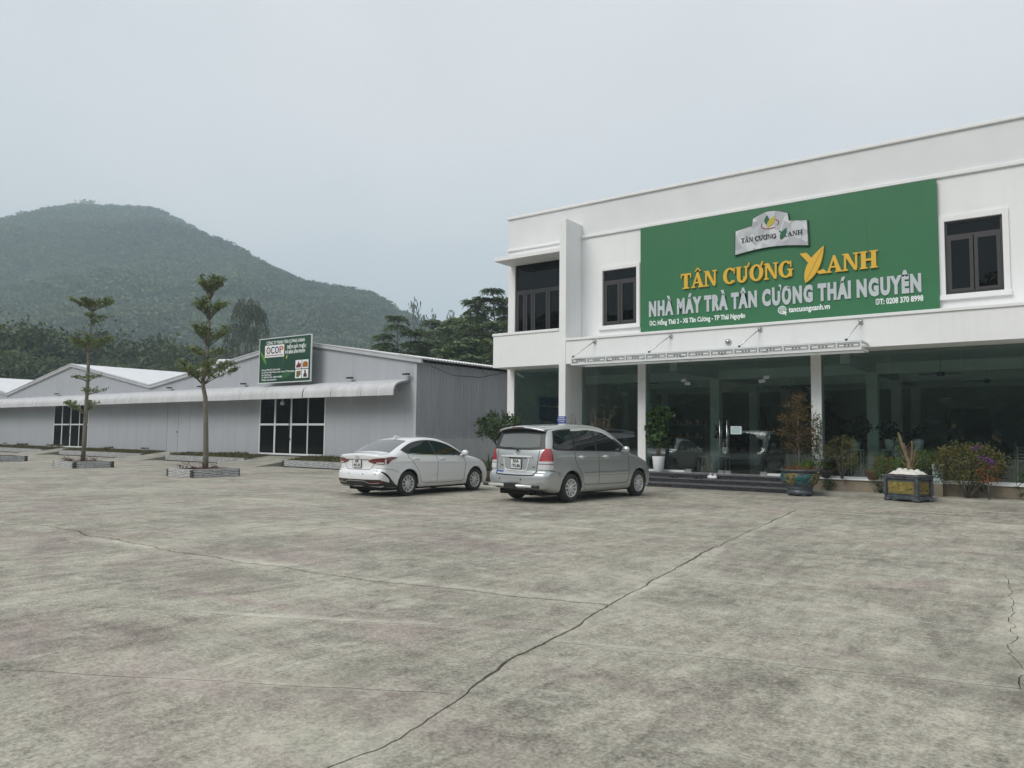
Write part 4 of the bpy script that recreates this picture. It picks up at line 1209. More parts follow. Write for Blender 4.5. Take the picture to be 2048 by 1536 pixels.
def smooth_poly(pts, n=8):
    P = np.array(pts, float); m = len(P); out = []
    for i in range(m):
        p0, p1, p2, p3 = P[i - 1], P[i], P[(i + 1) % m], P[(i + 2) % m]
        for k in range(n):
            t = k / n
            out.append(0.5 * ((2 * p1) + (-p0 + p2) * t + (2 * p0 - 5 * p1 + 4 * p2 - p3) * t * t + (-p0 + 3 * p1 - 3 * p2 + p3) * t ** 3))
    return [tuple(q) for q in out]

def leaf_half(base, tip, bulge, side, n=12):
    b = np.array(base, float); t = np.array(tip, float); d = t - b; L_ = np.linalg.norm(d); d /= L_; nn = np.array([-d[1], d[0]]) * side
    return [tuple(b + d * L_ * u + nn * bulge * L_ * (sin(pi * u ** 0.85) ** 0.9)) for u in np.linspace(0, 1, n)]
def leaf_poly(base, tip, bl, br):
    l = leaf_half(base, tip, bl, 1); r_ = leaf_half(base, tip, br, -1)
    return l + r_[-2:0:-1]

M['sign_green'] = pm('sign_green', (0.022, 0.152, 0.058), 0.5, var=0.06, vscale=0.8)
M['sign_yellow'] = pm('sign_yellow', (0.72, 0.43, 0.035), 0.45)
M['sign_silver'] = pm('sign_silver', (0.50, 0.53, 0.555), 0.4, metal=0.0)
M['print_white'] = pm('white_print', (0.80, 0.82, 0.82), 0.6)
M['sign_edge'] = pm('sign_dark_green_edge', (0.010, 0.06, 0.028), 0.5)
M['print_black'] = pm('dark_print', (0.012, 0.02, 0.016), 0.5)
M['print_red'] = pm('red_print', (0.25, 0.015, 0.03), 0.5)
M['leaf_print'] = pm('green_leaf_print', (0.01, 0.10, 0.045), 0.5)
M['leaf_yellow'] = pm('yellow_leaf_print', (0.50, 0.42, 0.03), 0.5)
def mat_facets():
    m = bpy.data.materials.new('faceted_silver'); t = NT(m)
    v = t.n('ShaderNodeTexVoronoi', {'Vector': t.scaled(t.pos(), (1, 0.2, 1)), 'Scale': 4.2, 'Randomness': 1.0})
    s = t.n('ShaderNodeSeparateColor', {0: v.outputs['Color']}).outputs[0]
    c = t.mix(s, (0.36, 0.37, 0.395), (0.66, 0.67, 0.69))
    P = t.n('ShaderNodeBsdfPrincipled', {'Base Color': c, 'Roughness': 0.45}); t.finish(P.outputs[0]); return m
M['facets'] = mat_facets()

def build_big_sign():
    ys = YW - 0.13
    S = thing('signboard', 'big green signboard with yellow tea company name on the upper wall of the white building', 'signboard', (-7.3, YW, 5.07))
    xs = np.linspace(-11.75, -2.84, 6)
    MB().box(-11.74, -2.85, YW - 0.09, YW - 0.075, 5.08, 8.64).obj('backing', M['sign_edge'], S)
    for a, b in zip(xs[:-1], xs[1:]):
        MB().box(a + 0.001, b - 0.001, ys, YW - 0.092, 5.07, 8.65).obj('panel', M['sign_green'], S)
    for x in (-11.2, -8.6, -5.9, -3.4):
        MB().box(x, x + 0.06, YW - 0.074, YW - 0.001, 5.2, 8.5).obj('batten', M['steel'], S)
    y = ys - 0.002
    chars('TÂN CƯƠNG', -10.26, -6.65, 6.39, 0.50, y, 0.055, M['sign_yellow'], S)
    chars('ANH', -5.72, -4.33, 6.385, 0.50, y, 0.055, M['sign_yellow'], S)
    lf = MB()
    lf.prism(leaf_poly((-6.31, 6.16), (-5.77, 7.20), 0.165, 0.135), y - 0.075, y)
    lf.prism([(-6.47, 7.06), (-6.27, 7.06), (-6.08, 6.83), (-6.20, 6.72)], y - 0.05, y)
    lf.prism([(-6.03, 6.60), (-5.92, 6.48), (-5.80, 6.52), (-5.68, 6.39), (-5.92, 6.385), (-6.10, 6.52)], y - 0.052, y)
    L_ = fixn(lf.obj('leaf_letter', M['sign_yellow'], S))
    v = MB()
    rib = [(-6.30, 6.20), (-6.10, 6.55), (-5.98, 6.80), (-5.80, 7.12)]
    for (ax, az), (bx, bz) in zip(rib[:-1], rib[1:]):
        v.prism([(ax - 0.008, az), (ax + 0.008, az), (bx + 0.008, bz), (bx - 0.008, bz)], y - 0.077, y - 0.074)
    v.obj('vein', pm('leaf_vein', (0.35, 0.18, 0.01), 0.5), L_)
    text_line('NHÀ MÁY TRÀ TÂN CƯƠNG THÁI NGUYÊN', -11.45, -3.24, 5.615, 0.445, y, M['sign_silver'], S, 'letter', 0.062, 0.03, True, 0.86)
    text_line('ĐC: Hồng Thái 2 - Xã Tân Cương - TP Thái Nguyên', -11.42, -8.15, 5.285, 0.145, y, M['print_white'], S, 'lettering', 0.03)
    text_line('tancuongxanh.vn', -6.82, -5.64, 5.335, 0.155, y, M['print_white'], S, 'lettering', 0.03)
    text_line('ĐT: 0208 370 8998', -4.43, -3.23, 5.335, 0.15, y, M['print_white'], S, 'lettering', 0.03)
    # globe with pointer
    gl = MB(); cx, cz, r_ = -7.02, 5.42, 0.125
    def ringp(rx, rz, th, a0=0, a1=2 * pi, n=24, dx=0.0):
        for q in arc_ring(cx + dx, cz, rx, rz, th, th, a0, a1, n): gl.prism(q, y - 0.004, y - 0.0005 * (len(gl.F) % 3))
    ringp(r_, r_, 0.018); ringp(0.062, r_ - 0.01, 0.013)
    for dz, hw in ((0, 0.115), (0.055, 0.095), (-0.055, 0.095)):
        gl.prism(R_(cx - hw, cx + hw, cz + dz - 0.007, cz + dz + 0.007), y - 0.005, y)
    gl.prism(R_(cx - 0.007, cx + 0.007, cz - 0.115, cz + 0.115), y - 0.0055, y)
    gl.prism([(cx + 0.03, cz - 0.02), (cx + 0.16, cz - 0.09), (cx + 0.10, cz - 0.10), (cx + 0.13, cz - 0.16), (cx + 0.10, cz - 0.175), (cx + 0.075, cz - 0.115), (cx + 0.035, cz - 0.15)], y - 0.008, y)
    fixn(gl.obj('globe_icon', M['print_white'], S))
    # badge
    out = [(-8.45, 7.26), (-8.43, 8.03), (-7.90, 8.12), (-7.86, 8.35)]
    out += [(-7.86 + 1.08 * u, 8.35 + 0.16 * sin(pi * u)) for u in np.linspace(0.08, 0.92, 9)] + [(-6.78, 8.36), (-6.75, 8.11), (-6.21, 8.04), (-6.18, 7.26)]
    out += [(-6.18 - 2.27 * u, 7.26 + 0.115 * sin(pi * u)) for u in np.linspace(0.08, 0.92, 10)]
    c0 = np.array([-7.31, 7.8])
    b = MB(); b.prism(out, y - 0.07, y)
    bd = fixn(b.obj('badge', M['sign_edge'], S))
    inn = [tuple(c0 + (np.array(p) - c0) * 0.972) for p in out]
    b = MB(); b.prism(inn, y - 0.082, y - 0.07); fixn(b.obj('badge_face', M['facets'], bd))
    yb = y - 0.0825
    chars('TÂN CƯƠNG', -8.22, -7.14, 7.625, 0.145, yb, 0.008, M['print_black'], bd, 'lettering', per_letter=False)
    chars('ANH', -6.80, -6.36, 7.625, 0.145, yb, 0.008, M['print_black'], bd, 'lettering', per_letter=False)
    b = MB(); b.prism(leaf_poly((-7.01, 7.555), (-6.83, 7.90), 0.22, 0.2), yb - 0.01, yb)
    b.prism([(-7.07, 7.83), (-7.02, 7.84), (-6.94, 7.76), (-6.98, 7.73)], yb - 0.009, yb); b.prism([(-6.92, 7.69), (-6.89, 7.69), (-6.81, 7.625), (-6.87, 7.622)], yb - 0.009, yb)
    fixn(b.obj('leaf_letter', M['leaf_print'], bd))
    b = MB(); b.prism(leaf_poly((-7.40, 8.07), (-7.41, 8.38), 0.30, 0.20), yb - 0.008, yb); fixn(b.obj('green_leaf', M['leaf_print'], bd))
    b = MB(); b.prism(leaf_poly((-7.41, 8.0), (-7.16, 8.31), 0.22, 0.22), yb - 0.012, yb); fixn(b.obj('yellow_leaf', M['leaf_yellow'], bd))
    b = MB()
    for q in arc_ring(-7.33, 8.075, 0.275, 0.145, 0.028, 0.03, radians(150), radians(305), 18) + arc_ring(-7.33, 8.10, 0.285, 0.145, 0.03, 0.03, radians(-35), radians(50), 12): b.prism(q, yb - 0.006, yb)
    fixn(b.obj('red_ring', M['print_red'], bd))
build_big_sign()

def build_small_sign():
    y0 = 23.34
    S = thing('signboard', 'dark green printed signboard standing on the grey warehouse gable above the awning', 'signboard', (-31.35, y0, 4.05))
    gm = bpy.data.materials.new('dark_green_print'); t = NT(gm)
    n = t.ramp(t.noise(t.pos(), 0.7, 2), [(0.35, 0), (0.7, 1)])
    P = t.n('ShaderNodeBsdfPrincipled', {'Base Color': t.mix(n, (0.008, 0.045, 0.026), (0.014, 0.075, 0.036)), 'Roughness': 0.4}); t.finish(P.outputs[0])
    MB().box(-33.36, -29.33, y0, y0 + 0.03, 4.08, 6.28).obj('panel', gm, S)
    fr = MB()
    fr.box(-33.40, -33.362, y0 - 0.008, y0 + 0.06, 4.04, 6.32); fr.box(-29.328, -29.29, y0 - 0.008, y0 + 0.06, 4.04, 6.32)
    fr.box(-33.36, -29.33, y0 - 0.008, y0 + 0.06, 4.04, 4.078); fr.box(-33.36, -29.33, y0 - 0.008, y0 + 0.06, 6.282, 6.32)
    fr.obj('frame', M['alu_white'], S)
    for x in (-32.6, -30.0):
        MB().tube([(x, y0 + 0.065, 4.3), (x, 23.99, 4.3)], 0.025, 6).obj('strut', M['steel'], S)
        MB().tube([(x, y0 + 0.065, 5.2), (x, 23.99, 5.2)], 0.025, 6).obj('strut', M['steel'], S)
    y = y0 - 0.001
    W = M['print_white']
    text_line('CÔNG TY TNHH TÂN CƯƠNG XANH', -32.82, -29.80, 5.99, 0.155, y, W, S, 'lettering', 0.02)
    text_line('ĐIỂM GIỚI THIỆU', -31.16, -29.69, 5.70, 0.15, y, W, S, 'lettering', 0.03)
    text_line('VÀ BÁN SẢN PHẨM', -31.30, -29.76, 5.46, 0.15, y, W, S, 'lettering', 0.03)
    for k, (s, x1) in enumerate((('Công ty TNHH Tân Cương Xanh', -31.65), ('Địa chỉ: Xóm Hồng Thái 2, xã Tân Cương, TP Thái Nguyên,', -30.52), ('tỉnh Thái Nguyên', -32.35), ('ĐT: 0983 612 245 - 0208 370 8998', -31.5), ('Website: tancuongxanh.vn', -31.92))):
        text_line(s, -33.16, x1, 4.68 - k * 0.125, 0.075, y, W, S, 'lettering', 0.02)
    lg = MB().box(-32.93, -31.38, y0 - 0.006, y0 - 0.001, 5.34, 5.95).obj('logo_plate', W, S)
    for i, (ch, col) in enumerate((('O', (0.12, 0.02, 0.02)), ('C', (0.01, 0.012, 0.05)), ('O', (0.012, 0.015, 0.10)), ('P', (0.45, 0.10, 0.015)))):
        x = -32.82 + i * 0.345
        mt = pm('logo_ink', col, 0.5)
        text_line(ch, x, x + 0.35, 5.53, 0.33, y0 - 0.0062, mt, lg, 'logo_letter', 0.02)
        b = MB()
        if ch != 'P':
            b.lathe([(0.05, 0.0), (0.001, -0.002)], (x + 0.17, y0 - 0.0065, 5.70), 12, axis='y')
            b.obj('logo_dot', pm('logo_dot_ink', [(0.5, 0.3, 0.25), (0.45, 0.5, 0.7), (0.4, 0.45, 0.75)][i % 3], 0.5), lg)
    text_line('MỖI XÃ PHƯỜNG MỘT SẢN PHẨM', -32.84, -31.48, 5.40, 0.055, y0 - 0.0062, M['print_red'], lg, 'lettering', 0.02)
    cols = [(0.16, 0.01, 0.03), (0.38, 0.12, 0.01), (0.16, 0.12, 0.03), (0.06, 0.012, 0.05)]
    for i in range(4):
        x = -30.46 + (i % 2) * 0.51; z = 4.68 if i < 2 else 4.22
        q = MB().box(x, x + 0.47, y0 - 0.005, y0 - 0.001, z, z + 0.42).obj('product_picture', W, S)
        b = MB()
        if i == 0:
            b.prism([(x + .06, z + .05), (x + .42, z + .06), (x + .42, z + .28), (x + .30, z + .24), (x + .24, z + .36), (x + .16, z + .22), (x + .08, z + .18)], y0 - 0.007, y0 - 0.005)
        elif i == 1:
            b.prism([(x + .04, z + .06), (x + .43, z + .06), (x + .43, z + .26), (x + .34, z + .33), (x + .12, z + .33), (x + .04, z + .24)], y0 - 0.007, y0 - 0.005)
        elif i == 2:
            b.prism([(x + .09, z + .05), (x + .28, z + .05), (x + .36, z + .14), (x + .42, z + .14), (x + .42, z + .36), (x + .09, z + .34)], y0 - 0.007, y0 - 0.005)
        else:
            b.prism([(x + .12, z + .04), (x + .37, z + .04), (x + .38, z + .16), (x + .29, z + .24), (x + .29, z + .38), (x + .18, z + .38), (x + .18, z + .24), (x + .11, z + .16)], y0 - 0.007, y0 - 0.005)
        fixn(b.obj('product_print', pm('product_ink', cols[i], 0.5), q))
    for bse, tip, wd, c in (((-32.78, 5.0), (-33.33, 5.72), 0.10, (0.10, 0.28, 0.03)), ((-31.4, 4.9), (-31.42, 6.2), 0.018, (0.06, 0.2, 0.04)), ((-31.75, 4.25), (-30.55, 4.6), 0.10, (0.02, 0.12, 0.03)), ((-31.2, 5.20), (-31.12, 5.42), 0.2, (0.45, 0.5, 0.12))):
        b = MB(); b.prism(leaf_poly(bse, tip, wd, wd), y0 - 0.0026 - 0.0004 * len(c), y0 - 0.0012); fixn(b.obj('bamboo_print', pm('bamboo_ink', c, 0.5), S))
build_small_sign()

def build_plaque():
    y = YB - 0.022
    S = thing('plaque', 'small blue plaque with white lettering on the narrow fin wall above the van roof', 'plaque', (-14.3, y, 2.0))
    MB().box(-14.47, -14.12, y - 0.012, y - 0.001, 1.99, 2.235).obj('plate', pm('plaque_blue', (0.02, 0.05, 0.32), 0.4), S)
    text_line('ĐIỂM BÁN', -14.42, -14.17, 2.165, 0.04, y - 0.0122, M['print_white'], S, 'lettering', 0.02)
    text_line('SẢN PHẨM OCOP', -14.45, -14.14, 2.095, 0.045, y - 0.0122, M['print_white'], S, 'lettering', 0.02)
    text_line('THÁI NGUYÊN', -14.41, -14.18, 2.03, 0.035, y - 0.0122, M['print_white'], S, 'lettering', 0.02)
    yn = YW + 0.027
    S = thing('paper_notice', 'white paper notice taped on the right glass door beside the handles', 'notice', (-8.53, yn, 1.66))
    MB().box(-8.71, -8.36, yn - 0.003, yn - 0.0005, 1.665, 1.915).obj('sheet', pm('notice_paper', (0.62, 0.76, 0.76), 0.8), S)
    for k, (a, b) in enumerate(((-8.62, -8.45), (-8.68, -8.39), (-8.68, -8.39), (-8.68, -8.42), (-8.67, -8.40))):
        b_ = MB().box(a, b, yn - 0.0042, yn - 0.0032, 1.865 - k * 0.04, 1.877 - k * 0.04); b_.obj('text_line', pm('notice_ink', (0.16, 0.27, 0.29), 0.8), S)
build_plaque()
# ------------------------------------------------------------------ grey gabled warehouse
YH = 24.0
def mat_panel(name, c, streak=0.10):
    m = bpy.data.materials.new(name); t = NT(m); p = t.pos()
    n = t.noise(t.scaled(p, (1.6, 1.6, 0.18)), 1.4, 6, 0.6)
    f = t.ramp(n, [(0.35, 0), (0.7, 1)])
    d = t.noise(p, 6, 4)
    col = t.mix(f, sv(c, 1 - streak), sv(c, 1 + streak * 0.5))
    col = t.mix(t.math('MULTIPLY', t.ramp(d, [(0.55, 0), (0.8, 1)]), 0.12), col, (0.2, 0.19, 0.17))
    P = t.n('ShaderNodeBsdfPrincipled', {'Base Color': col, 'Roughness': 0.5, 'Specular IOR Level': 0.4}); t.finish(P.outputs[0]); return m
M['wpanel'] = mat_panel('grey_sandwich_panel', (0.42, 0.435, 0.465), 0.05)
M['wcorr'] = mat_panel('grey_corrugated_metal', (0.35, 0.355, 0.38), 0.12)
M['wfascia'] = mat_panel('grey_fascia_metal', (0.50, 0.51, 0.53), 0.12)
M['wroof'] = pm('white_metal_roof', (0.76, 0.76, 0.77), 0.45, var=0.07, vscale=0.7)
M['awning'] = mat_panel('pale_awning_metal', (0.60, 0.60, 0.615), 0.14)
M['dado'] = pm('grey_dado_render', (0.47, 0.475, 0.48), 0.85, var=0.15, vscale=1.5)
M['wseam'] = pm('panel_gap', (0.06, 0.06, 0.065), 0.8)

WH = thing('warehouse', 'long low grey metal warehouse with gabled white roofs and a curved awning', 'building', (-46, 45, 0))
ROOFL = [(-88, 4.2), (-77.0, 6.0), (-66.4, 4.22), (-55.75, 6.0), (-45.15, 4.2), (-31.3, 6.02), (-22.62, 4.66)]
def roof_z(x): return float(np.interp(x, [p[0] for p in ROOFL], [p[1] for p in ROOFL]))
OPEN = [(-58.2, -53.0, 0.42, 3.36), (-34.15, -28.93, 0.45, 3.36), (-43.15, -40.75, 0.38, 3.16)]

def build_wh():
    XE = -22.98
    brk = set(np.round(np.arange(-88, XE, 1.15), 3)) | {-77.0, -66.4, -55.75, -45.15, -31.3, XE}
    for o in OPEN: brk |= {o[0], o[1]}
    brk = sorted(brk)
    b2 = [brk[0]]
    keep = {-77.0, -66.4, -55.75, -45.15, -31.3, XE} | {o[0] for o in OPEN} | {o[1] for o in OPEN}
    for x in brk[1:]:
        if x - b2[-1] < 0.35 and x not in keep: continue
        if x - b2[-1] < 0.35 and b2[-1] not in keep: b2[-1] = x; continue
        b2.append(x)
    for xa, xb in zip(b2[:-1], b2[1:]):
        z0 = 0.36
        for o in OPEN:
            if xa >= o[0] - 1e-6 and xb <= o[1] + 1e-6: z0 = o[3]
        g = 0.003
        MB().prism([(xa + g, z0), (xb - g, z0), (xb - g, roof_z(xb) - 0.005), (xa + g, roof_z(xa) - 0.005)], YH, YH + 0.05).obj('wall_panel', M['wpanel'], WH)
    bk = MB()
    for o0, o1 in ((-88, OPEN[0][0]), (OPEN[0][1], OPEN[2][0]), (OPEN[2][1], OPEN[1][0]), (OPEN[1][1], XE - 0.02)):
        bk.box(o0, o1, YH + 0.052, YH + 0.1, 0.0, 4.15)
    for o in OPEN: bk.box(o[0], o[1], YH + 0.052, YH + 0.1, 0.0, o[2]); bk.box(o[0], o[1], YH + 0.052, YH + 0.1, o[3], 4.15)
    bk.obj('backing', M['wseam'], WH)
    MB().box(-88, XE, YH - 0.01, YH + 0.049, 0.0, 0.355).obj('base_wall', M['dado'], WH)
    # fascia and roofs
    for (xa, za), (xb, zb) in zip(ROOFL[:-1], ROOFL[1:]):
        dx = 0.0
        MB().prism([(xa, za - 0.02), (xb, zb - 0.02), (xb, zb + 0.15), (xa, za + 0.15)], YH - 0.12, YH - 0.004).obj('fascia', M['wfascia'], WH)
        MB().prism([(xa, za + 0.152), (xb, zb + 0.152), (xb, zb + 0.20), (xa, za + 0.20)], YH - 0.15, YH + 0.1).obj('roof_edge_flashing', M['awning'], WH)
        rf = MB()
        n = 16
        for k in range(n):
            ya, yb = YH + 0.102 + k * 46 / n, YH + 0.102 + (k + 1) * 46 / n - 0.012
            rf.prism([(xa, za + 0.13), (xb, zb + 0.13), (xb, zb + 0.18), (xa, za + 0.18)], ya, yb)
            if k == 4 or k == n - 1:
                rf.obj('roof_slope', M['wroof'], WH); rf = MB()
    # corner trim
    MB().box(XE - 0.12, XE + 0.025, YH - 0.02, YH - 0.002, 0.36, 4.6).obj('corner_trim', M['wfascia'], WH)
    # corrugated end wall, panel by panel
    prof = []
    for k in range(5):
        y = k * 0.2
        prof += [(y, 0.0), (y + 0.11, 0.0), (y + 0.13, 0.028), (y + 0.18, 0.028)]
    prof.append((1.0, 0.0))
    for i in range(22):
        y0 = YH + 0.03 + i * 1.0
        P = np.array([[(XE + d + (0.001 if i % 2 else 0.0), y0 + y, z) for z in (1.46, 4.72)] for y, d in prof])
        MB().grid(P, sm=False).obj('corrugated_panel', M['wcorr'], WH)
    boxo('end_wall_backing', XE - 0.12, XE - 0.004, YH + 0.12, 70, 0.0, 4.68, M['wseam'], WH)
    boxo('dado_wall', XE - 0.003, XE + 0.06, YH + 0.002, 70, 0.0, 1.45, M['dado'], WH)
    boxo('drip_flashing', XE + 0.0, XE + 0.085, YH + 0.004, 70, 1.452, 1.475, M['wfascia'], WH)
    P = []
    for j in range(240):
        y = YH + 0.13 + j * 0.05
        z = 0.022 * sin(2 * pi * j / 4)
        P.append([(-24.4, y, 5.16 + z), (-22.42, y, 4.83 + z)])
    MB().grid(np.array(P), sm=False).obj('eave_sheet', M['wroof'], WH)
    boxo('end_wall', -88.1, -88.0, YH, 70, 0, 4.2, M['wpanel'], WH)
    boxo('back_wall', -88, XE - 0.13, 70.0, 70.1, 0, 4.2, M['wpanel'], WH)
    boxo('floor', -88, XE - 0.13, YH + 0.11, 70, 0.0, 0.35, M['dado'], WH)
build_wh()

def build_openings():
    for k, (x0, x1, z0, z1) in enumerate(OPEN[:2]):
        fw = 0.075
        y0, y1 = YH - 0.015, YH + 0.045
        xs = [x0 + (x1 - x0) * q for q in (0, 0.25, 0.5, 0.75, 1)]
        zm = 1.985
        f = MB()
        f.box(x0, x1, y0, y1, z0, z0 + 0.09); f.box(x0, x1, y0, y1, z1 - 0.08, z1)
        for i, x in enumerate(xs):
            w = fw * (1.5 if i in (1, 2) else 1.0)
            a = x0 if i == 0 else (x1 - fw if i == 4 else x - w / 2)
            f.box(a, a + (fw if i in (0, 4) else w), y0 + 0.001, y1 - 0.001, z0 + 0.09, z1 - 0.08)
        fr = f.obj('sliding_window', M['alu_white'], WH)
        for i in range(4):
            a, b = xs[i] + fw * 0.8, xs[i + 1] - fw * 0.8
            MB().box(a - 0.02, b + 0.02, y0 + 0.004, y1 - 0.004, zm - 0.05, zm + 0.05).obj('mid_rail', M['alu_white'], fr)
            MB().box(a - 0.03, b + 0.03, YH + 0.012, YH + 0.018, z0 + 0.09, zm - 0.05).obj('pane', M['darkglass'], fr)
            MB().box(a - 0.03, b + 0.03, YH + 0.012, YH + 0.018, zm + 0.05, z1 - 0.08).obj('pane', M['darkglass'], fr)
        h = MB(); xm = xs[2] - 0.02
        h.tube([(xm - 0.05, y0 - 0.03, zm - 0.28), (xm - 0.05, y0 - 0.05, zm - 0.2), (xm - 0.05, y0 - 0.05, zm + 0.2), (xm - 0.05, y0 - 0.03, zm + 0.28)], 0.022, 6)
        h.box(xm - 0.03, xm + 0.03, y0 - 0.03, y0 - 0.001, zm - 0.78, zm - 0.68)
        h.obj('handle', M['black'], fr)
    x0, x1, z0, z1 = OPEN[2]
    xm = (x0 + x1) / 2
    for a, b in ((x0, xm), (xm, x1)):
        d = MB().box(a + 0.015, b - 0.015, YH + 0.008, YH + 0.045, z0, z1 - 0.012).obj('door', M['wpanel'], WH)
        if a == x0: MB().sphere((b - 0.08, YH - 0.01, 1.55), 0.04, 8, 6).obj('knob', M['black'], d)
    MB().box(x0 + 0.0, x0 + 0.013, YH - 0.012, YH + 0.04, z0, z1).obj('door_trim', M['wfascia'], WH)
    MB().box(x1 - 0.013, x1, YH - 0.012, YH + 0.04, z0, z1).obj('door_trim', M['wfascia'], WH)
build_openings()

def build_awning():
    pr = [(24.0 - 0.005, 3.955), (23.7, 3.90), (23.40, 3.835), (23.22, 3.775), (23.10, 3.69), (23.02, 3.58), (22.985, 3.44), (22.975, 3.22)]
    nrm = []
    P = np.array(pr)
    d = np.gradient(P, axis=0); d /= np.linalg.norm(d, axis=1)[:, None]
    nrm = np.stack([d[:, 1], -d[:, 0]], 1)        # pointing up/outwards
    nrm *= np.sign(nrm[:, 1:2] + 1e-6) * np.where(np.abs(nrm[:, 1:2]) > 0.05, 1, 0) + 0
    nrm[-2:] = (-1, 0)
    nrm[-3] = (-0.85, 0.5)
    xs = np.linspace(0, 1.004, 33)
    g = np.array([[(x, p[0] + n[0] * h, p[1] + n[1] * h) for p, n in zip(P, nrm)] for x, h in ((x, 0.030 * max(0, sin(2 * pi * x / 0.1255)) ** 1.0) for x in xs)])
    b = MB(); b.grid(g, sm=True)
    me = b.mesh('awning_sheet', M['awning'])
    r = np.random.default_rng(4)
    for i in range(64):
        o = bpy.data.objects.new('awning_sheet', me)
        COL.objects.link(o); wparent(o, WH)
        o.location = (-23.41 - (i + 1) * 1.0, r.uniform(-0.004, 0.004), (0.004 if i % 2 else 0.0) + r.uniform(-0.004, 0.004))
        o.rotation_euler = (0, r.uniform(-0.0035, 0.0035), r.uniform(-0.002, 0.002))
    cap = MB(); cap.prism([(y, z) for y, z in pr] + [(23.05, 3.22), (23.07, 3.5), (23.2, 3.68), (23.45, 3.77), (23.99, 3.88)], -23.405, -23.385, 'x')
    fixn(cap.obj('awning_end', M['wfascia'], WH))
    for i in range(16):
        x = -24.0 - i * 2.9
        if any(o[0] < x < o[1] for o in OPEN): continue
        MB().tube([(x, 23.99, 3.45), (x, 23.3, 3.78)], 0.018, 5).obj('awning_bracket', M['wfascia'], WH)
build_awning()

# small wall lamps, bulb, floodlight bracket, sagging cable
for k, (x, z, lab) in enumerate(((-42.71, 4.08, 'small dark wall lamp above the awning just right of the roof valley'), (-39.5, 4.06, 'small dark wall lamp above the awning behind the second young tree'), (-35.38, 4.08, 'small dark wall lamp above the awning left of the green signboard'), (-27.04, 4.09, 'small dark wall lamp above the awning right of the green signboard'), (-23.4, 4.12, 'small dark wall lamp at the right-hand corner of the warehouse'), (-57.5, 4.08, 'small dark wall lamp above the awning behind the first young tree'))):
    t = thing('wall_lamp', lab, 'lamp', (x, YH, z), 0, 'small lamps above the awning')
    MB().box(x - 0.16, x + 0.16, YH - 0.30, YH - 0.12, z + 0.02, z + 0.085).obj('lamp_head', M['black'], t)
    MB().tube([(x, YH - 0.14, z + 0.04), (x + 0.02, YH - 0.002, z - 0.06)], 0.02, 6).obj('arm', M['steel'], t)
t = thing('hanging_bulb', 'white bulb lamp hanging under the awning in front of the right-hand window', 'lamp', (-31.6, 23.5, 3.8))
MB().tube([(-31.6, 23.5, 3.84), (-31.6, 23.5, 3.20)], 0.012, 5).obj('cord', M['alu_white'], t)
MB().lathe([(0.03, 0.2), (0.035, 0.12), (0.10, 0.06), (0.11, -0.02), (0.08, -0.08), (0.001, -0.10)], (-31.6, 23.5, 3.02), 12).obj('bulb', M['shelf_white'], t)

t = thing('floodlight_bracket', 'white pipe frame with two round spotlights fixed on the roof behind the second young tree', 'floodlight', (-37.9, 24.3, 4.9))
y = 24.3
MB().tube([(-38.65, y, 4.95), (-38.66, y, 5.45), (-38.5, y, 5.58), (-37.45, y, 5.52), (-37.28, y, 5.4), (-37.27, y, 4.5)], 0.07, 8).obj('pipe_frame', M['alu_white'], t)
MB().tube([(-38.4, y, 5.36), (-37.62, y, 5.33), (-37.6, y, 4.9)], 0.035, 6).obj('inner_pipe', M['alu_white'], t)
for x, z in ((-37.75, 4.86), (-37.0, 4.95)):
    MB().lathe([(0.001, 0.28), (0.10, 0.24), (0.2, 0.1), (0.23, 0.0), (0.001, 0.02)], (x, y - 0.38, z), 14, axis='y').obj('spotlight', M['alu_white'], t)

c = bpy.data.objects.new('cable', None)
cb = MB(); cb.tube([(-22.5, 24.15, 4.72), (-22.0, 23.9, 4.45), (-20.6, 23.7, 4.0), (-19.0, 23.5, 3.85), (-17.5, 23.35, 4.0)], 0.018, 5)
tag(cb.obj('cable', M['black']), 'black cable sagging between the warehouse corner and the white building', 'cable')

# ------------------------------------------------------------------ tiled kerbs, ramps, grass strip, tree beds
M['hextile'] = pm('grey_kerb_tile', (0.46, 0.46, 0.455), 0.6, var=0.3, vscale=9, col2=(0.62, 0.62, 0.61))
M['grout'] = pm('dark_grout', (0.05, 0.05, 0.05), 0.9)
M['soil'] = pm('red_soil', (0.10, 0.035, 0.022), 0.95, var=0.5, vscale=6)
TL, TH = 0.42, 0.088
def hex_mesh(half=0, dep=0.012):
    b = MB(); k = 0.17 * TL; L_, h = TL, TH
    if half == 0: p = [(0, h / 2), (k, 0), (L_ - k, 0), (L_, h / 2), (L_ - k, h), (k, h)]
    elif half == 1: p = [(k, 0), (L_ - k, 0), (L_ - k * 0.0, h / 2), (0.0, h / 2)]                 # lower half kept: flat bottom side, wide top
    else: p = [(0, 0), (L_, 0), (L_ - k, h / 2), (k, h / 2)]
    cz = h / 2 if half == 0 else h / 4
    p = [(x - L_ / 2, z - cz) for x, z in p]
    q0 = [(x * 0.965, z * 0.84) for x, z in p]; q = [(x * 0.94, z * 0.74) for x, z in p]
    n = len(p)
    V = [(x, 0, z) for x, z in q0] + [(x, -dep * 0.7, z) for x, z in q0] + [(x, -dep, z) for x, z in q]
    F = [[i, i + n, (i + 1) % n + n, (i + 1) % n] for i in range(n)] + [[i + n, i + 2 * n, (i + 1) % n + 2 * n, (i + 1) % n + n] for i in range(n)] + [[2 * n + i for i in range(n)]]
    b.add(V, F)
    return b.mesh('tile', M['hextile'])
HEX, HEX1, HEX2 = hex_mesh(0), hex_mesh(1), hex_mesh(2)
r_t = np.random.default_rng(12)
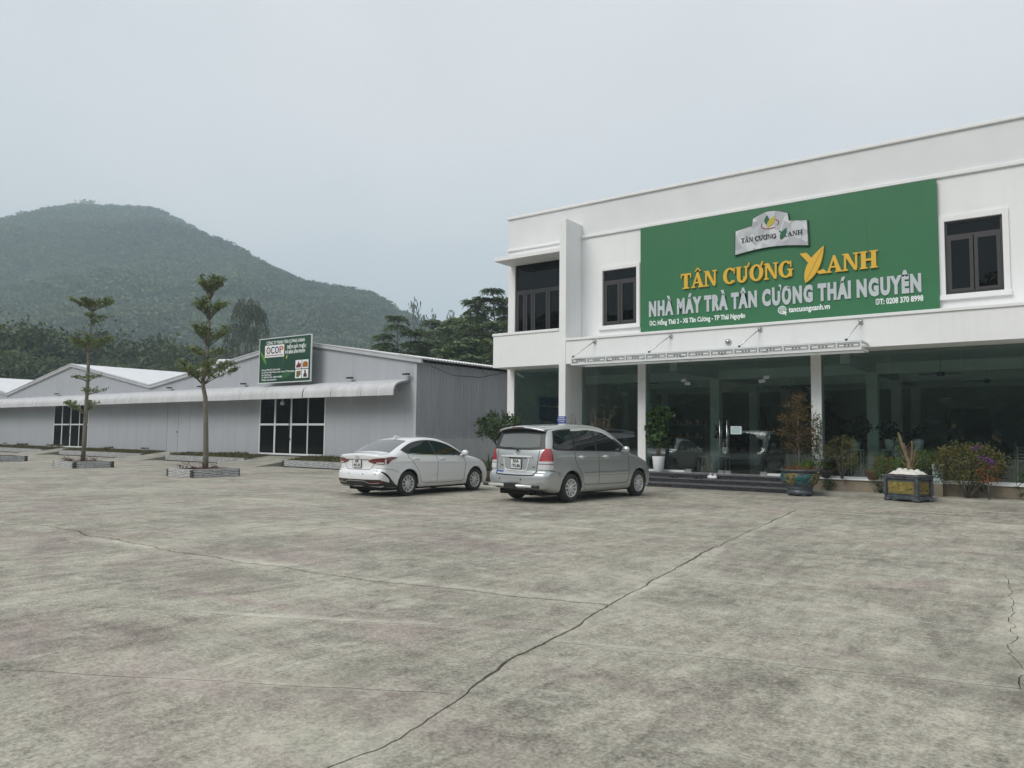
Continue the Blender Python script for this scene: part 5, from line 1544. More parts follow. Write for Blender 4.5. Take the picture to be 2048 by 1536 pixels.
def tile_face(root, x0, x1, z0, rows, y, rot=0):
    """elongated hexagon tiles interlocking column by column on a vertical face"""
    pit = TL * 0.83
    n = max(1, int((x1 - x0 - TL) / pit) + 1)
    st = x0 + (x1 - x0 - (n - 1) * pit) / 2
    for i in range(n):
        x = st + i * pit
        if i % 2 == 0: cells = [(HEX, z0 + TH * (j + 0.5)) for j in range(rows)]
        else: cells = [(HEX2, z0 + TH / 4)] + [(HEX, z0 + TH * (j + 1)) for j in range(rows - 1)] + [(HEX1, z0 + TH * rows - TH / 4)]
        for me, z in cells:
            o = bpy.data.objects.new('tile', me); COL.objects.link(o); wparent(o, root)
            dy = r_t.uniform(0, 0.004)
            if rot == 0: o.location = (x, y - dy, z)
            else: o.location = (y + dy, x, z); o.rotation_euler = (0, 0, radians(90))

def tree_bed(x0, x1, y0, y1, label, h=0.265):
    t = thing('tree_bed', label, 'planter', ((x0 + x1) / 2, (y0 + y1) / 2, 0), 0, 'tiled tree beds on the lot')
    w = 0.11
    k = MB()
    k.box(x0, x1, y0, y0 + w, 0, h); k.box(x0, x1, y1 - w, y1, 0, h); k.box(x0, x0 + w, y0 + w, y1 - w, 0, h); k.box(x1 - w, x1, y0 + w, y1 - w, 0, h)
    k.obj('kerb', M['grout'], t)
    MB().box(x0 + w + 0.004, x1 - w - 0.004, y0 + w + 0.004, y1 - w - 0.004, 0.02, h - 0.03).obj('soil', M['soil'], t)
    tile_face(t, x0, x1, 0.0, 3, y0 - 0.001); tile_face(t, y0, y1, 0.0, 3, x1 + 0.001, 90)
    MB().box(x0 - 0.012, x1 + 0.012, y0 - 0.012, y0 + w, h + 0.001, h + 0.014).obj('rim', M['hextile'], t)
    MB().box(x1 - w, x1 + 0.012, y0 + w, y1, h + 0.001, h + 0.014).obj('rim', M['hextile'], t)
    # low red plants
    return t
tree_bed(-25.93, -24.28, 14.47, 16.31, 'nearest square tile-clad tree bed, left of the white sedan')
tree_bed(-35.30, -33.41, 14.60, 16.27, 'middle square tile-clad tree bed with the tall bare-stemmed young tree')
tree_bed(-44.55, -42.65, 14.75, 16.45, 'farthest tile-clad tree bed, cut by the left edge of the photo')

def low_plants(cx, cy, label, pos_):
    t = thing('bedding_plant', label, 'plant', (cx, cy, 0.24), 0, 'low dark red plants in the tree beds')
    r = np.random.default_rng(int(abs(cx * 7)))
    pts = []
    for px, py, s in pos_:
        pts.append(np.array([cx + px, cy + py, 0.24 + 0.10 * s]) + r.normal(size=(int(60 * s), 3)) * np.array([0.11, 0.11, 0.07]) * s)
    V, F = cards(np.concatenate(pts), 0.07, r, 0.4, 0.5)
    b = MB(); b.addn(V, F); b.obj('leaves', M['leaf_red'], t)
    s = MB()
    for px, py, k in pos_: s.tube([(cx + px, cy + py, 0.22), (cx + px, cy + py, 0.24 + 0.16 * k)], 0.008, 4)
    s.obj('stems', M['bark'], t)
M['leaf_red'] = leafmat('dark_red_leaves', (0.05, 0.012, 0.016), (0.11, 0.03, 0.03))
low_plants(-25.1, 15.2, 'low dark red plants in the nearest tree bed', [(-0.45, -0.35, 1.0), (-0.2, -0.1, 0.6), (0.15, -0.3, 0.5), (0.45, -0.1, 1.0), (0.5, 0.3, 0.8)])
low_plants(-34.35, 15.3, 'low dark red plants in the middle tree bed', [(-0.5, -0.4, 1.0), (-0.25, -0.3, 0.6), (0.0, -0.45, 0.7), (0.35, 0.0, 1.2), (0.6, 0.2, 1.0)])
low_plants(-43.4, 15.4, 'low dark red plants in the farthest tree bed at the photo edge', [(-0.2, -0.4, 1.0), (0.25, -0.2, 0.8)])

# kerb segments along the warehouse, with ramps to the three doors between them
RAMPS = [(-56.1, -53.7, 'left'), (-43.0, -40.6, 'middle'), (-33.1, -30.2, 'right')]
segs = [(-68.0, -56.15, 'leftmost tile-clad retaining kerb below the warehouse'), (-53.65, -43.05, 'tile-clad retaining kerb between the left and middle ramps'), (-40.55, -33.15, 'tile-clad retaining kerb between the middle and right ramps'), (-30.15, -18.0, 'tile-clad retaining kerb right of the right ramp, behind the white sedan')]
for a, b_, lab in segs:
    t = thing('retaining_kerb', lab, 'kerb', ((a + b_) / 2, 22.5, 0), 0, 'tile-clad kerbs along the warehouse')
    MB().box(a, b_, 22.5, 22.66, 0, 0.27).obj('wall', M['grout'], t)
    tile_face(t, a, b_, 0.0, 3, 22.499)
    MB().box(a, b_, 22.488, 22.665, 0.271, 0.284).obj('rim', M['hextile'], t)
for a, b_, nm in RAMPS:
    o = MB()
    sk = -0.9
    v = [(a + sk, 20.9, 0.0), (b_ + 0.1, 20.9, 0.0), (b_, 23.98, 0.40), (a, 23.98, 0.40), (a + sk, 20.9, -0.03), (b_ + 0.1, 20.9, -0.03), (b_, 23.98, -0.03), (a, 23.98, -0.03)]
    o.add(v, [(0, 1, 2, 3), (0, 4, 5, 1), (1, 5, 6, 2), (2, 6, 7, 3), (3, 7, 4, 0), (4, 7, 6, 5)])
    q = o.obj('ramp', M['apron']); fixn(q); bevel(q, 0.015)
    tag(q, 'concrete ramp up to the %s warehouse opening' % {'left': 'left windowed', 'middle': 'plain grey door', 'right': 'right windowed'}[nm], 'ramp', 'concrete ramps to the warehouse')
P = []
edges = [(-68, -56.2), (-53.6, -43.1), (-40.5, -33.2), (-30.1, -18.0)]
gb = MB()
for a, b_ in edges: gb.add([(a, 22.66, 0.27), (b_, 22.66, 0.27), (b_, 23.985, 0.40), (a, 23.985, 0.40)], [(0, 1, 2, 3)])
for (a, b_), (c_, d_) in zip(edges[:-1], edges[1:]): pass
tag(gb.obj('verge', M['earth']), kind='structure', label='narrow grassy verge between the tiled kerb and the warehouse wall')
def build_grass():
    r = np.random.default_rng(17)
    M['grass'] = leafmat('dry_grass', (0.07, 0.075, 0.022), (0.13, 0.125, 0.04), dry=(0.16, 0.12, 0.05), dryf=0.25, trans=0.15)
    C = []
    for a, b_ in edges:
        n = int((b_ - a) * 330)
        x = r.uniform(a, b_, n); y = r.uniform(22.68, 23.96, n)
        z = 0.27 + (y - 22.66) / 1.32 * 0.13
        C.append(np.stack([x, y, z + 0.035], 1))
    C = np.concatenate(C)
    d = np.tile([0, 0, 1.0], (len(C), 1)) + r.normal(size=(len(C), 3)) * 0.35
    tall = (vnoise(C[:, 0] / 1.3, C[:, 1] / 0.6, 4) > 0.62)
    V, F = cards(C, 0.10, r, 0, 0.35, d)
    V = V.reshape(-1, 4, 3); V[:, :, 2] = np.where(tall[:, None], 0.27 + (V[:, :, 2] - 0.27) * 1.7, V[:, :, 2])
    b = MB(); b.addn(V.reshape(-1, 3), F)
    tag(b.obj('grass', M['grass']), kind='stuff', label='dry grass growing along the warehouse verge')
build_grass()
# ------------------------------------------------------------------ implicit surfaces -> meshes
def surface_nets(F, org, h):
    nx, ny, nz = F.shape
    S = F < 0
    acc = np.zeros((nx - 1, ny - 1, nz - 1, 3)); cnt = np.zeros((nx - 1, ny - 1, nz - 1))
    def sub(A, i, j, k): return A[i:nx - 1 + i, j:ny - 1 + j, k:nz - 1 + k]
    corners = [(i, j, k) for i in (0, 1) for j in (0, 1) for k in (0, 1)]
    for a in corners:
        for ax in range(3):
            if a[ax] == 1: continue
            b = list(a); b[ax] = 1
            fa, fb = sub(F, *a), sub(F, *b)
            x = (fa < 0) != (fb < 0)
            if not x.any(): continue
            t = np.where(x, fa / np.where(x, fa - fb, 1), 0)
            for d in range(3):
                acc[..., d] += np.where(x, a[d] + (t if d == ax else 0), 0)
            cnt += x
    act = cnt > 0
    idx = -np.ones(act.shape, int); idx[act] = np.arange(act.sum())
    I = np.argwhere(act)
    V = (I + acc[act] / cnt[act][:, None]) * h + np.array(org)
    Fs = []
    for ax in range(3):
        sl0 = [slice(1, -1)] * 3; sl0[ax] = slice(0, -1)
        sl1 = [slice(1, -1)] * 3; sl1[ax] = slice(1, None)
        a, b = S[tuple(sl0)], S[tuple(sl1)]
        E = np.argwhere(a != b)
        if not len(E): continue
        flip = a[tuple(E.T)]
        base = E.copy()
        o1, o2 = [d for d in range(3) if d != ax]
        e = np.zeros((len(E), 3), int) + E
        e[:, o1] += 1; e[:, o2] += 1
        def cell(d1, d2):
            c = e.copy(); c[:, o1] += d1; c[:, o2] += d2
            return idx[c[:, 0], c[:, 1], c[:, 2]]
        q = np.stack([cell(-1, -1), cell(0, -1), cell(0, 0), cell(-1, 0)], 1)
        if ax == 1: flip = ~flip
        q = np.where(flip[:, None], q, q[:, ::-1])
        Fs.append(q)
    return V, np.concatenate(Fs)

def grad(f, P, e=0.004):
    g = np.stack([f(P + d) - f(P - d) for d in np.eye(3) * e], 1) / (2 * e)
    return g
def mesh_sdf(f, lo, hi, h, newton=2):
    lo = np.array(lo, float); n = np.ceil((np.array(hi) - lo) / h).astype(int) + 1
    ax = [lo[d] + np.arange(n[d]) * h for d in range(3)]
    X, Y, Z = np.meshgrid(*ax, indexing='ij')
    F = f(np.stack([X.ravel(), Y.ravel(), Z.ravel()], 1)).reshape(n)
    V, Q = surface_nets(F, lo, h)
    for _ in range(newton):
        g = grad(f, V); s = f(V)
        st = s / np.maximum(0.25, (g * g).sum(1))
        st = np.clip(st, -h * 0.5, h * 0.5)
        V = V - g * st[:, None]
    return V, Q
def smax(a, b, k): 
    d = np.abs(a - b); return np.maximum(a, b) + np.maximum(0, 1 - d / k) ** 2 * k * 0.25
def smin(a, b, k): return -smax(-a, -b, k)
def sstep(x, a, b):
    t = np.clip((x - a) / (b - a), 0, 1); return t * t * (3 - 2 * t)
def poly_sdf_grid(poly, lo, hi, step):
    nx = int((hi[0] - lo[0]) / step) + 1; nz = int((hi[1] - lo[1]) / step) + 1
    X, Z = np.meshgrid(lo[0] + np.arange(nx) * step, lo[1] + np.arange(nz) * step, indexing='ij')
    P = np.array(poly); Q = np.roll(P, -1, 0)
    d2 = np.full(X.shape, 1e9); inside = np.zeros(X.shape, bool)
    for (ax, az), (bx, bz) in zip(P, Q):
        ex, ez = bx - ax, bz - az; L2 = ex * ex + ez * ez + 1e-12
        t = np.clip(((X - ax) * ex + (Z - az) * ez) / L2, 0, 1)
        d2 = np.minimum(d2, (X - ax - t * ex) ** 2 + (Z - az - t * ez) ** 2)
        c = ((az > Z) != (bz > Z))
        with np.errstate(divide='ignore', invalid='ignore'):
            xi = ax + (Z - az) / (bz - az if bz != az else 1e-12) * ex
        inside ^= c & (X < xi)
    return np.where(inside, -1, 1) * np.sqrt(d2)
def bilerp(G, lo, step, x, z):
    u = np.clip((x - lo[0]) / step, 0, G.shape[0] - 1.001); v = np.clip((z - lo[1]) / step, 0, G.shape[1] - 1.001)
    i = u.astype(int); j = v.astype(int); a = u - i; b = v - j
    return (G[i, j] * (1 - a) + G[i + 1, j] * a) * (1 - b) + (G[i, j + 1] * (1 - a) + G[i + 1, j + 1] * a) * b
def smooth_table(xs, ys, lo, hi, n=400, sig=0.04):
    g = np.linspace(lo, hi, n); v = np.interp(g, xs, ys)
    st = (hi - lo) / (n - 1); k = int(3 * sig / st) + 1
    w = np.exp(-0.5 * (np.arange(-k, k + 1) * st / sig) ** 2); w /= w.sum()
    v = np.convolve(np.pad(v, k, 'edge'), w, 'valid')
    return lambda q: np.interp(q, g, v)

class Car:
    def __init__(s, L, prof, Wx, Wz, axles, Ra, zr, kr, kf, crown, kside, feats=None, sharp=3):
        s.L = L; s.axles = axles; s.Ra = Ra; s.zr = zr
        P = smooth_poly(prof, sharp)
        s.lo, s.st = (-0.6, -0.3), 0.012
        s.G = poly_sdf_grid(P, s.lo, (L + 0.6, 2.3), s.st)
        s.Wx = smooth_table([p[0] for p in Wx], [p[1] for p in Wx], -0.6, L + 0.6, 400, 0.08)
        s.Wz = smooth_table([p[0] for p in Wz], [p[1] for p in Wz], -0.3, 2.3, 400, 0.035)
        s.kr, s.kf, s.crown, s.kside = kr, kf, crown, kside
        s.feats = feats
    def f0(s, P):
        x, y, z = P[:, 0], P[:, 1], P[:, 2]; ay = np.abs(y)
        xe = x - s.kr * ay ** 2.5 * (1 - sstep(x, 0.0, 1.5)) + s.kf * ay ** 2.5 * sstep(x, s.L - 2.0, s.L - 0.2)
        ze = z + s.crown * ay * ay * sstep(z, 0.75, 1.1)
        sil = bilerp(s.G, s.lo, s.st, xe, ze)
        w = s.Wz(z) * s.Wx(x)
        for xa in s.axles:
            r = np.hypot(x - xa, z - s.zr)
            w = w + 0.014 * np.exp(-((r - s.Ra - 0.02) / 0.06) ** 2)
        if s.feats: w = w + s.feats(x, z)
        return smax(sil, (ay - w) * 0.96, s.kside)
    def f(s, P):
        v = s.f0(P); x, ay, z = P[:, 0], np.abs(P[:, 1]), P[:, 2]
        for xa in s.axles:
            c = np.maximum(np.hypot(x - xa, z - s.zr) - s.Ra, 0.50 - ay)
            v = smax(v, -c, 0.012)
        return v
    def march(s, O, D, tmax, step=0.02):
        """first surface hit from O along unit D"""
        n = len(O); t = np.zeros(n); hit = np.zeros(n, bool); tp = np.zeros(n)
        for q in np.arange(0, tmax, step):
            k = ~hit
            if not k.any(): break
            v = s.f0(O[k] + D * q)
            ii = np.where(k)[0][v < 0]
            hit[ii] = True; t[ii] = q
        lo = np.maximum(0, t - step); hi = t.copy()
        for _ in range(14):
            m = (lo + hi) / 2; v = s.f0(O + D * m[:, None]) < 0
            hi = np.where(v, m, hi); lo = np.where(v, lo, m)
        t = np.where(hit, hi, tmax * 0.5)
        return O + D * t[:, None]
    def proj(s, kind, a, b):
        a = np.asarray(a, float); b = np.asarray(b, float); o = np.ones_like(a)
        if kind == 'R': O = np.stack([a, -1.15 * o, b], 1); D = np.array([0, 1., 0])       # right side
        elif kind == 'L': O = np.stack([a, 1.15 * o, b], 1); D = np.array([0, -1., 0])
        elif kind == 'back': O = np.stack([-0.4 * o, a, b], 1); D = np.array([1., 0, 0])     # (y,z)
        elif kind == 'front': O = np.stack([s.L + 0.4 * o, a, b], 1); D = np.array([-1., 0, 0])
        else: O = np.stack([a, b, 2.2 * o], 1); D = np.array([0, 0, -1.])                    # top (x,y)
        P = s.march(O, D, 2.0)
        g = grad(s.f0, P, 0.01); g /= np.linalg.norm(g, axis=1)[:, None] + 1e-9
        return P, g
    def patch(s, b, kind, lo, hi, off=0.006, nu=16, nv=5, mi=0, curve=True):
        lo = resample_n(lo, nu, curve); hi = resample_n(hi, nu, curve)
        v = np.linspace(0, 1, nv)[None, :, None]
        Q = lo[:, None, :] * (1 - v) + hi[:, None, :] * v
        P, g = s.proj(kind, Q[..., 0].ravel(), Q[..., 1].ravel())
        T = (P + g * off).reshape(nu, nv, 3); Bk = (P - g * 0.012).reshape(nu, nv, 3)
        flip = kind in ('R', 'front')
        def gr(A, fl): b.grid(A if not fl else A[:, ::-1], mi, True)
        gr(T, flip if kind != 'back' else True)
        loop = [(i, 0) for i in range(nu)] + [(nu - 1, j) for j in range(1, nv)] + [(i, nv - 1) for i in range(nu - 2, -1, -1)] + [(0, j) for j in range(nv - 2, 0, -1)]
        E = np.array([[T[q], Bk[q]] for q in loop + loop[:1]])
        b.grid(E, mi, False)
    def strip(s, b, kind, path, w, off=0.003, mi=0, n=None, curve=True):
        p = resample_n(path, n or max(6, len(path) * 6), curve)
        d = np.gradient(p, axis=0); d /= np.linalg.norm(d, axis=1)[:, None] + 1e-9
        nn = np.stack([-d[:, 1], d[:, 0]], 1) * w / 2
        s.patch(b, kind, p - nn, p + nn, off, len(p), 2, mi, False)

def resample_n(pts, n, curve=True):
    P = np.array(pts, float)
    if curve and len(P) > 2:
        out = []
        m = len(P)
        for i in range(m - 1):
            p0, p1, p2, p3 = P[max(i - 1, 0)], P[i], P[i + 1], P[min(i + 2, m - 1)]
            for k in range(8):
                t = k / 8
                out.append(0.5 * ((2 * p1) + (-p0 + p2) * t + (2 * p0 - 5 * p1 + 4 * p2 - p3) * t * t + (-p0 + 3 * p1 - 3 * p2 + p3) * t ** 3))
        out.append(P[-1]); P = np.array(out)
    d = np.r_[0, np.cumsum(np.linalg.norm(np.diff(P, axis=0), axis=1))]
    q = np.linspace(0, d[-1], n)
    return np.stack([np.interp(q, d, P[:, k]) for k in range(2)], 1)

# ------------------------------------------------------------------ car materials
def carpaint(name, col, metal=0.0, rough=0.28):
    m = bpy.data.materials.new(name); t = NT(m)
    g = t.ramp(t.n('ShaderNodeSeparateXYZ', {0: t.objc()}).outputs[2], [(0.18, 1.0), (0.50, 0.0)])
    dn = t.noise(t.objc(), 7, 5, 0.65)
    dirt = t.math('MULTIPLY', g, t.ramp(dn, [(0.3, 0.1), (0.7, 0.55)]))
    c = t.mix(dirt, col, (0.30, 0.27, 0.22))
    P = t.n('ShaderNodeBsdfPrincipled', {'Base Color': c, 'Metallic': metal, 'Roughness': t.math('MULTIPLY_ADD', dirt, 0.35, rough), 'Coat Weight': 0.9, 'Coat Roughness': 0.04})
    t.finish(P.outputs[0]); return m
M['paint_white'] = carpaint('white_car_paint', (0.78, 0.78, 0.79))
M['paint_silver'] = carpaint('silver_car_paint', (0.50, 0.52, 0.525), 0.55, 0.30)
M['carglass'] = pm('tinted_car_glass', (0.012, 0.015, 0.017), 0.03, spec=0.6)
M['carglass_lt'] = pm('rear_glass_sky_reflection', (0.13, 0.14, 0.135), 0.03, spec=1.0)  # base colour lightened for the sky mirrored in the rear glass
M['chrome'] = pm('chrome', (0.75, 0.75, 0.75), 0.12, metal=1.0)
M['alloy'] = pm('alloy_rim', (0.66, 0.66, 0.66), 0.3, metal=0.35, coat=0.5)
M['bright'] = pm('chrome_reflection_paint', (0.80, 0.80, 0.80), 0.25, metal=0.3, coat=0.6)  # pale base colour holds the sky and ground reflection of chrome
M['lamp_red'] = pm('red_lamp_lens', (0.13, 0.006, 0.008), 0.08, coat=1.0)
M['lamp_red2'] = pm('bright_red_lamp_lens', (0.42, 0.03, 0.035), 0.12, coat=1.0)
M['lamp_clear'] = pm('clear_lamp_lens', (0.62, 0.63, 0.63), 0.12, coat=1.0)
M['seam'] = pm('door_gap', (0.02, 0.02, 0.02), 0.7)
M['trim_black'] = pm('black_trim', (0.018, 0.018, 0.019), 0.45)
M['plate'] = pm('number_plate_white', (0.72, 0.73, 0.72), 0.5)
M['under'] = pm('underbody', (0.012, 0.012, 0.012), 0.9)
M['tread_rubber'] = pm('dusty_tyre', (0.035, 0.034, 0.032), 0.85, var=0.3, vscale=9, local=True)

def add_body(car, root, paint, zmax, h=0.032):
    V, Q = mesh_sdf(car.f, (-0.12, -1.02, 0.08), (car.L + 0.12, 1.02, zmax + 0.1), h)
    C = V[Q].mean(1)
    mi = np.zeros(len(Q), int)
    for xa in car.axles:
        r = np.hypot(C[:, 0] - xa, C[:, 2] - car.zr)
        mi[(r < car.Ra + 0.012) & (np.abs(C[:, 1]) < car.Wz(C[:, 2]) * car.Wx(C[:, 0]) - 0.025)] = 1
    mi[C[:, 2] < 0.215] = 1
    V = V - np.array([car.L / 2, 0, 0])
    me = bpy.data.meshes.new('body')
    me.from_pydata(V.tolist(), [], Q.tolist())
    me.materials.append(paint); me.materials.append(M['under'])
    me.polygons.foreach_set('material_index', mi.astype(np.int32))
    me.polygons.foreach_set('use_smooth', np.ones(len(Q), bool))
    me.update()
    try: me.set_sharp_from_angle(angle=radians(42))
    except Exception: pass
    o = bpy.data.objects.new('body', me); COL.objects.link(o); o.parent = root
    return o

class CarParts:
    """patches in car coordinates, recentred on the car"""
    def __init__(s, car, root): s.c = car; s.root = root
    def mk(s, name, mat, fn, parent=None):
        b = MB(); fn(b)
        for i in range(len(b.V)): b.V[i] = b.V[i] - np.array([s.c.L / 2, 0, 0])
        o = b.obj(name, mat, parent or s.root, False)
        return o

def wheel(root, x, y, zr, R, wd, spokes, side, rim_r, spoke_w=0.035, twin=False):
    w = bpy.data.objects.new('wheel', None); COL.objects.link(w); w.parent = root; w.location = (x, y, zr)
    s = side                                        # +1 left, -1 right
    b = MB()
    prof = [(rim_r, -wd / 2 + 0.012), (rim_r + 0.02, -wd / 2), (R - 0.035, -wd / 2 + 0.004), (R - 0.008, -wd / 2 + 0.022), (R, -wd / 2 + 0.045), (R, wd / 2 - 0.045), (R - 0.008, wd / 2 - 0.022), (R - 0.035, wd / 2 - 0.004), (rim_r + 0.02, wd / 2), (rim_r, wd / 2 - 0.012)]
    b.lathe(prof, (0, 0, 0), 40, axis='y'); b.obj('tyre', M['tread_rubber'], w, False)
    b = MB()
    o = wd / 2
    b.lathe([(rim_r + 0.004, s * (o - 0.012)), (rim_r - 0.012, s * (o - 0.004)), (rim_r - 0.022, s * (o - 0.02)), (rim_r - 0.03, s * (o - 0.10))], (0, 0, 0), 36, axis='y')
    b.lathe([(0.001, s * (o - 0.018)), (0.034, s * (o - 0.018)), (0.05, s * (o - 0.03)), (0.062, s * (o - 0.05))], (0, 0, 0), 20, axis='y')
    for k in range(spokes):
        a = 2 * pi * k / spokes
        offs = (-0.02, 0.02) if twin else (0,)
        for da in offs:
            c_, s_ = cos(a), sin(a); tx, tz = -s_, c_
            r0, r1 = 0.045, rim_r - 0.016
            w0, w1 = spoke_w * 0.8, spoke_w * 0.55
            ex = da * 2.0
            y0, y1 = s * (o - 0.028), s * (o - 0.012)
            pts = [(r0, -w0 + da), (r0, w0 + da), (r1, w1 + ex), (r1, -w1 + ex)]
            top = [(c_ * r + tx * q, y0 if r == r0 else y1, s_ * r + tz * q) for r, q in pts]
            bot = [(p[0], p[1] - s * 0.035, p[2]) for p in top]
            b.add(top + bot, [(0, 1, 2, 3), (4, 7, 6, 5), (0, 4, 5, 1), (1, 5, 6, 2), (2, 6, 7, 3), (3, 7, 4, 0)])
    ri = b.obj('rim', M['alloy'], w, False); fixn(ri)
    b = MB(); b.lathe([(0.001, s * (o - 0.085)), (rim_r - 0.02, s * (o - 0.085))], (0, 0, 0), 28, axis='y'); b.obj('brake_disc', M['under'], w, False)
    return w

def number_plate(cp, lines, y0, z0, wy, hz, x):
    """square two-line plate on the back, centred y0,z0; x = rear-most x of plate face (car coordinates)"""
    b = MB(); hx = cp.c.L / 2
    b.box(x, x + 0.012, y0 - wy / 2, y0 + wy / 2, z0 - hz / 2, z0 + hz / 2)
    b.V = [v - np.array([hx, 0, 0]) for v in b.V]
    p = b.obj('number_plate', M['plate'], cp.root, False)
    b = MB()
    for a0, a1, c0, c1 in ((-wy / 2 - 0.008, -wy / 2, -hz / 2 - 0.008, hz / 2 + 0.008), (wy / 2, wy / 2 + 0.008, -hz / 2 - 0.008, hz / 2 + 0.008), (-wy / 2, wy / 2, hz / 2, hz / 2 + 0.008), (-wy / 2, wy / 2, -hz / 2 - 0.008, -hz / 2)):
        b.box(x - 0.004 - hx, x + 0.012 - hx, y0 + a0, y0 + a1, z0 + c0, z0 + c1)
    b.obj('plate_frame', M['trim_black'], p, False)
    for (txt, frac, zz, cap) in lines:
        # text plane: readable from behind; increasing text x runs towards the car's right (-y)
        def fr(w): 
            q = np.empty_like(w); q[:, 0] = w[:, 1]; q[:, 1] = -w[:, 0]; q[:, 2] = w[:, 2]; return q
        half = wy * frac / 2
        o = text_line(txt, -y0 - half, -y0 + half, zz, cap, x - hx - 0.001, M['print_black'], p, 'lettering', 0.03, 0.002, frame=fr)[0]
        o.matrix_parent_inverse = Matrix.Identity(4)
    return p

# ------------------------------------------------------------------ silver minivan
def build_van(loc, rz):
    L = 4.56
    prof = [(0.16, 0.30), (0.05, 0.33), (0.0, 0.45), (0.0, 0.58), (0.025, 0.66), (0.07, 0.69), (0.085, 0.85), (0.105, 1.02), (0.135, 1.18), (0.24, 1.46), (0.30, 1.60), (0.34, 1.66), (0.55, 1.705), (0.95, 1.745), (1.45, 1.765), (1.95, 1.755), (2.35, 1.715), (2.70, 1.62), (3.05, 1.42), (3.40, 1.20), (3.60, 1.10), (3.9, 1.03), (4.2, 0.93), (4.40, 0.80), (4.49, 0.68), (4.54, 0.55), (4.55, 0.42), (4.50, 0.28), (4.40, 0.22), (3.3, 0.20), (1.5, 0.20), (0.5, 0.22)]
    Wx = [(-0.6, 0.93), (0, 0.945), (0.3, 0.97), (0.8, 0.995), (1.4, 1.0), (3.2, 1.0), (3.8, 0.985), (4.2, 0.95), (4.56, 0.89), (5.2, 0.86)]
    Wz = [(-0.3, 0.80), (0.2, 0.82), (0.36, 0.865), (0.55, 0.885), (0.85, 0.884), (1.05, 0.868), (1.18, 0.848), (1.40, 0.785), (1.60, 0.705), (1.76, 0.64), (2.3, 0.5)]
    def feats(x, z):
        crease = 0.012 * np.exp(-((z - 1.00 + 0.0 * x) / 0.035) ** 2) * sstep(x, 0.3, 0.9) * (1 - sstep(x, 3.9, 4.3))
        mould = 0.010 * np.exp(-((z - 0.62) / 0.03) ** 4) * sstep(x, 1.42, 1.46) * (1 - sstep(x, 3.22, 3.26))
        sill = 0.016 * sstep(z, 0.37, 0.34) * sstep(x, 1.3, 1.45) * (1 - sstep(x, 3.2, 3.35)) if False else 0.016 * (1 - sstep(z, 0.33, 0.38)) * sstep(x, 1.3, 1.45) * (1 - sstep(x, 3.2, 3.35))
        bump = 0.014 * (1 - sstep(z, 0.66, 0.70)) * (1 - sstep(x, 0.52, 0.62))
        return crease + mould + sill + bump
    car = Car(L, prof, Wx, Wz, (1.0, 3.75), 0.385, 0.325, 0.16, 0.30, 0.055, 0.11, feats)
    t = thing('minivan', 'silver minivan parked beside the shop entrance, seen from behind with its right side', 'car', loc, rz)
    add_body(car, t, M['paint_silver'], 1.78)
    cp = CarParts(car, t)
    RS = ('R', 'L')
    for sd in RS:
        # window band black, then glasses
        lo = [(0.37, 1.20), (0.55, 1.165), (1.1, 1.15), (1.95, 1.135), (2.6, 1.12), (3.22, 1.10)]
        hi = [(0.50, 1.585), (0.75, 1.62), (1.3, 1.645), (1.9, 1.635), (2.35, 1.58), (2.75, 1.41), (3.26, 1.125)]
        fr = cp.mk('window_band', M['trim_black'], lambda b: car.patch(b, sd, lo, hi, 0.004, 40, 9))
        def zt(x): return float(np.interp(x, [q[0] for q in hi], [q[1] for q in hi])) - 0.03
        def zb(x): return float(np.interp(x, [q[0] for q in lo], [q[1] for q in lo])) + 0.025
        for (a0, a1, b0, b1) in ((0.42, 1.10, 0.53, 1.10), (1.16, 1.90, 1.16, 1.90), (1.99, 3.0, 1.99, 2.62)):
            xs_l = np.linspace(a0, a1, 8); xs_h = np.linspace(b0, b1, 8)
            cp.mk('side_window', M['carglass'], lambda b: car.patch(b, sd, [(x, zb(x)) for x in xs_l], [(x, zt(x)) for x in xs_h], 0.008, 14, 6), fr)
        # chrome weather visor
        cp.mk('weather_visor', M['bright'], lambda b: (car.patch(b, sd, [(1.15, 1.59), (1.55, 1.605)], [(1.15, 1.645), (1.55, 1.65)], 0.016, 6, 2), car.strip(b, sd, [(1.55, 1.635), (1.9, 1.63), (2.35, 1.57), (2.70, 1.42)], 0.035, 0.014)), fr)
        # door gaps and mouldings
        cp.mk('door_gap', M['seam'], lambda b: (car.strip(b, sd, [(1.12, 1.14), (1.12, 0.98), (1.22, 0.80), (1.36, 0.62), (1.43, 0.42)], 0.010), car.strip(b, sd, [(1.43, 0.42), (1.6, 0.385), (3.1, 0.375), (3.25, 0.42)], 0.010),
            car.strip(b, sd, [(2.02, 1.12), (2.02, 0.75), (2.03, 0.39)], 0.010), car.strip(b, sd, [(3.22, 1.08), (3.27, 0.8), (3.26, 0.42)], 0.010), car.strip(b, sd, [(1.45, 0.655), (3.2, 0.655)], 0.006), car.strip(b, sd, [(1.45, 0.585), (3.2, 0.585)], 0.006)))
        for hx in (1.30, 2.24):
            sg = -1 if sd == 'R' else 1
            def hnd(b):
                P, g = car.proj(sd, [hx + 0.02], [1.0]); p = P[0]
                b.sphere((p[0] + 0.03, p[1] - sg * 0.004, p[2]), 0.062, 12, 8, sq=(1.1, 0.22, 0.75))
                b.tube([(p[0] - 0.11, p[1] + sg * 0.012, p[2] + 0.012), (p[0] - 0.04, p[1] + sg * 0.04, p[2] + 0.012), (p[0] + 0.07, p[1] + sg * 0.042, p[2] + 0.006), (p[0] + 0.10, p[1] + sg * 0.01, p[2])], [0.014, 0.02, 0.02, 0.012], 8)
            cp.mk('door_handle', M['bright'], hnd)
        sg = -1 if sd == 'R' else 1
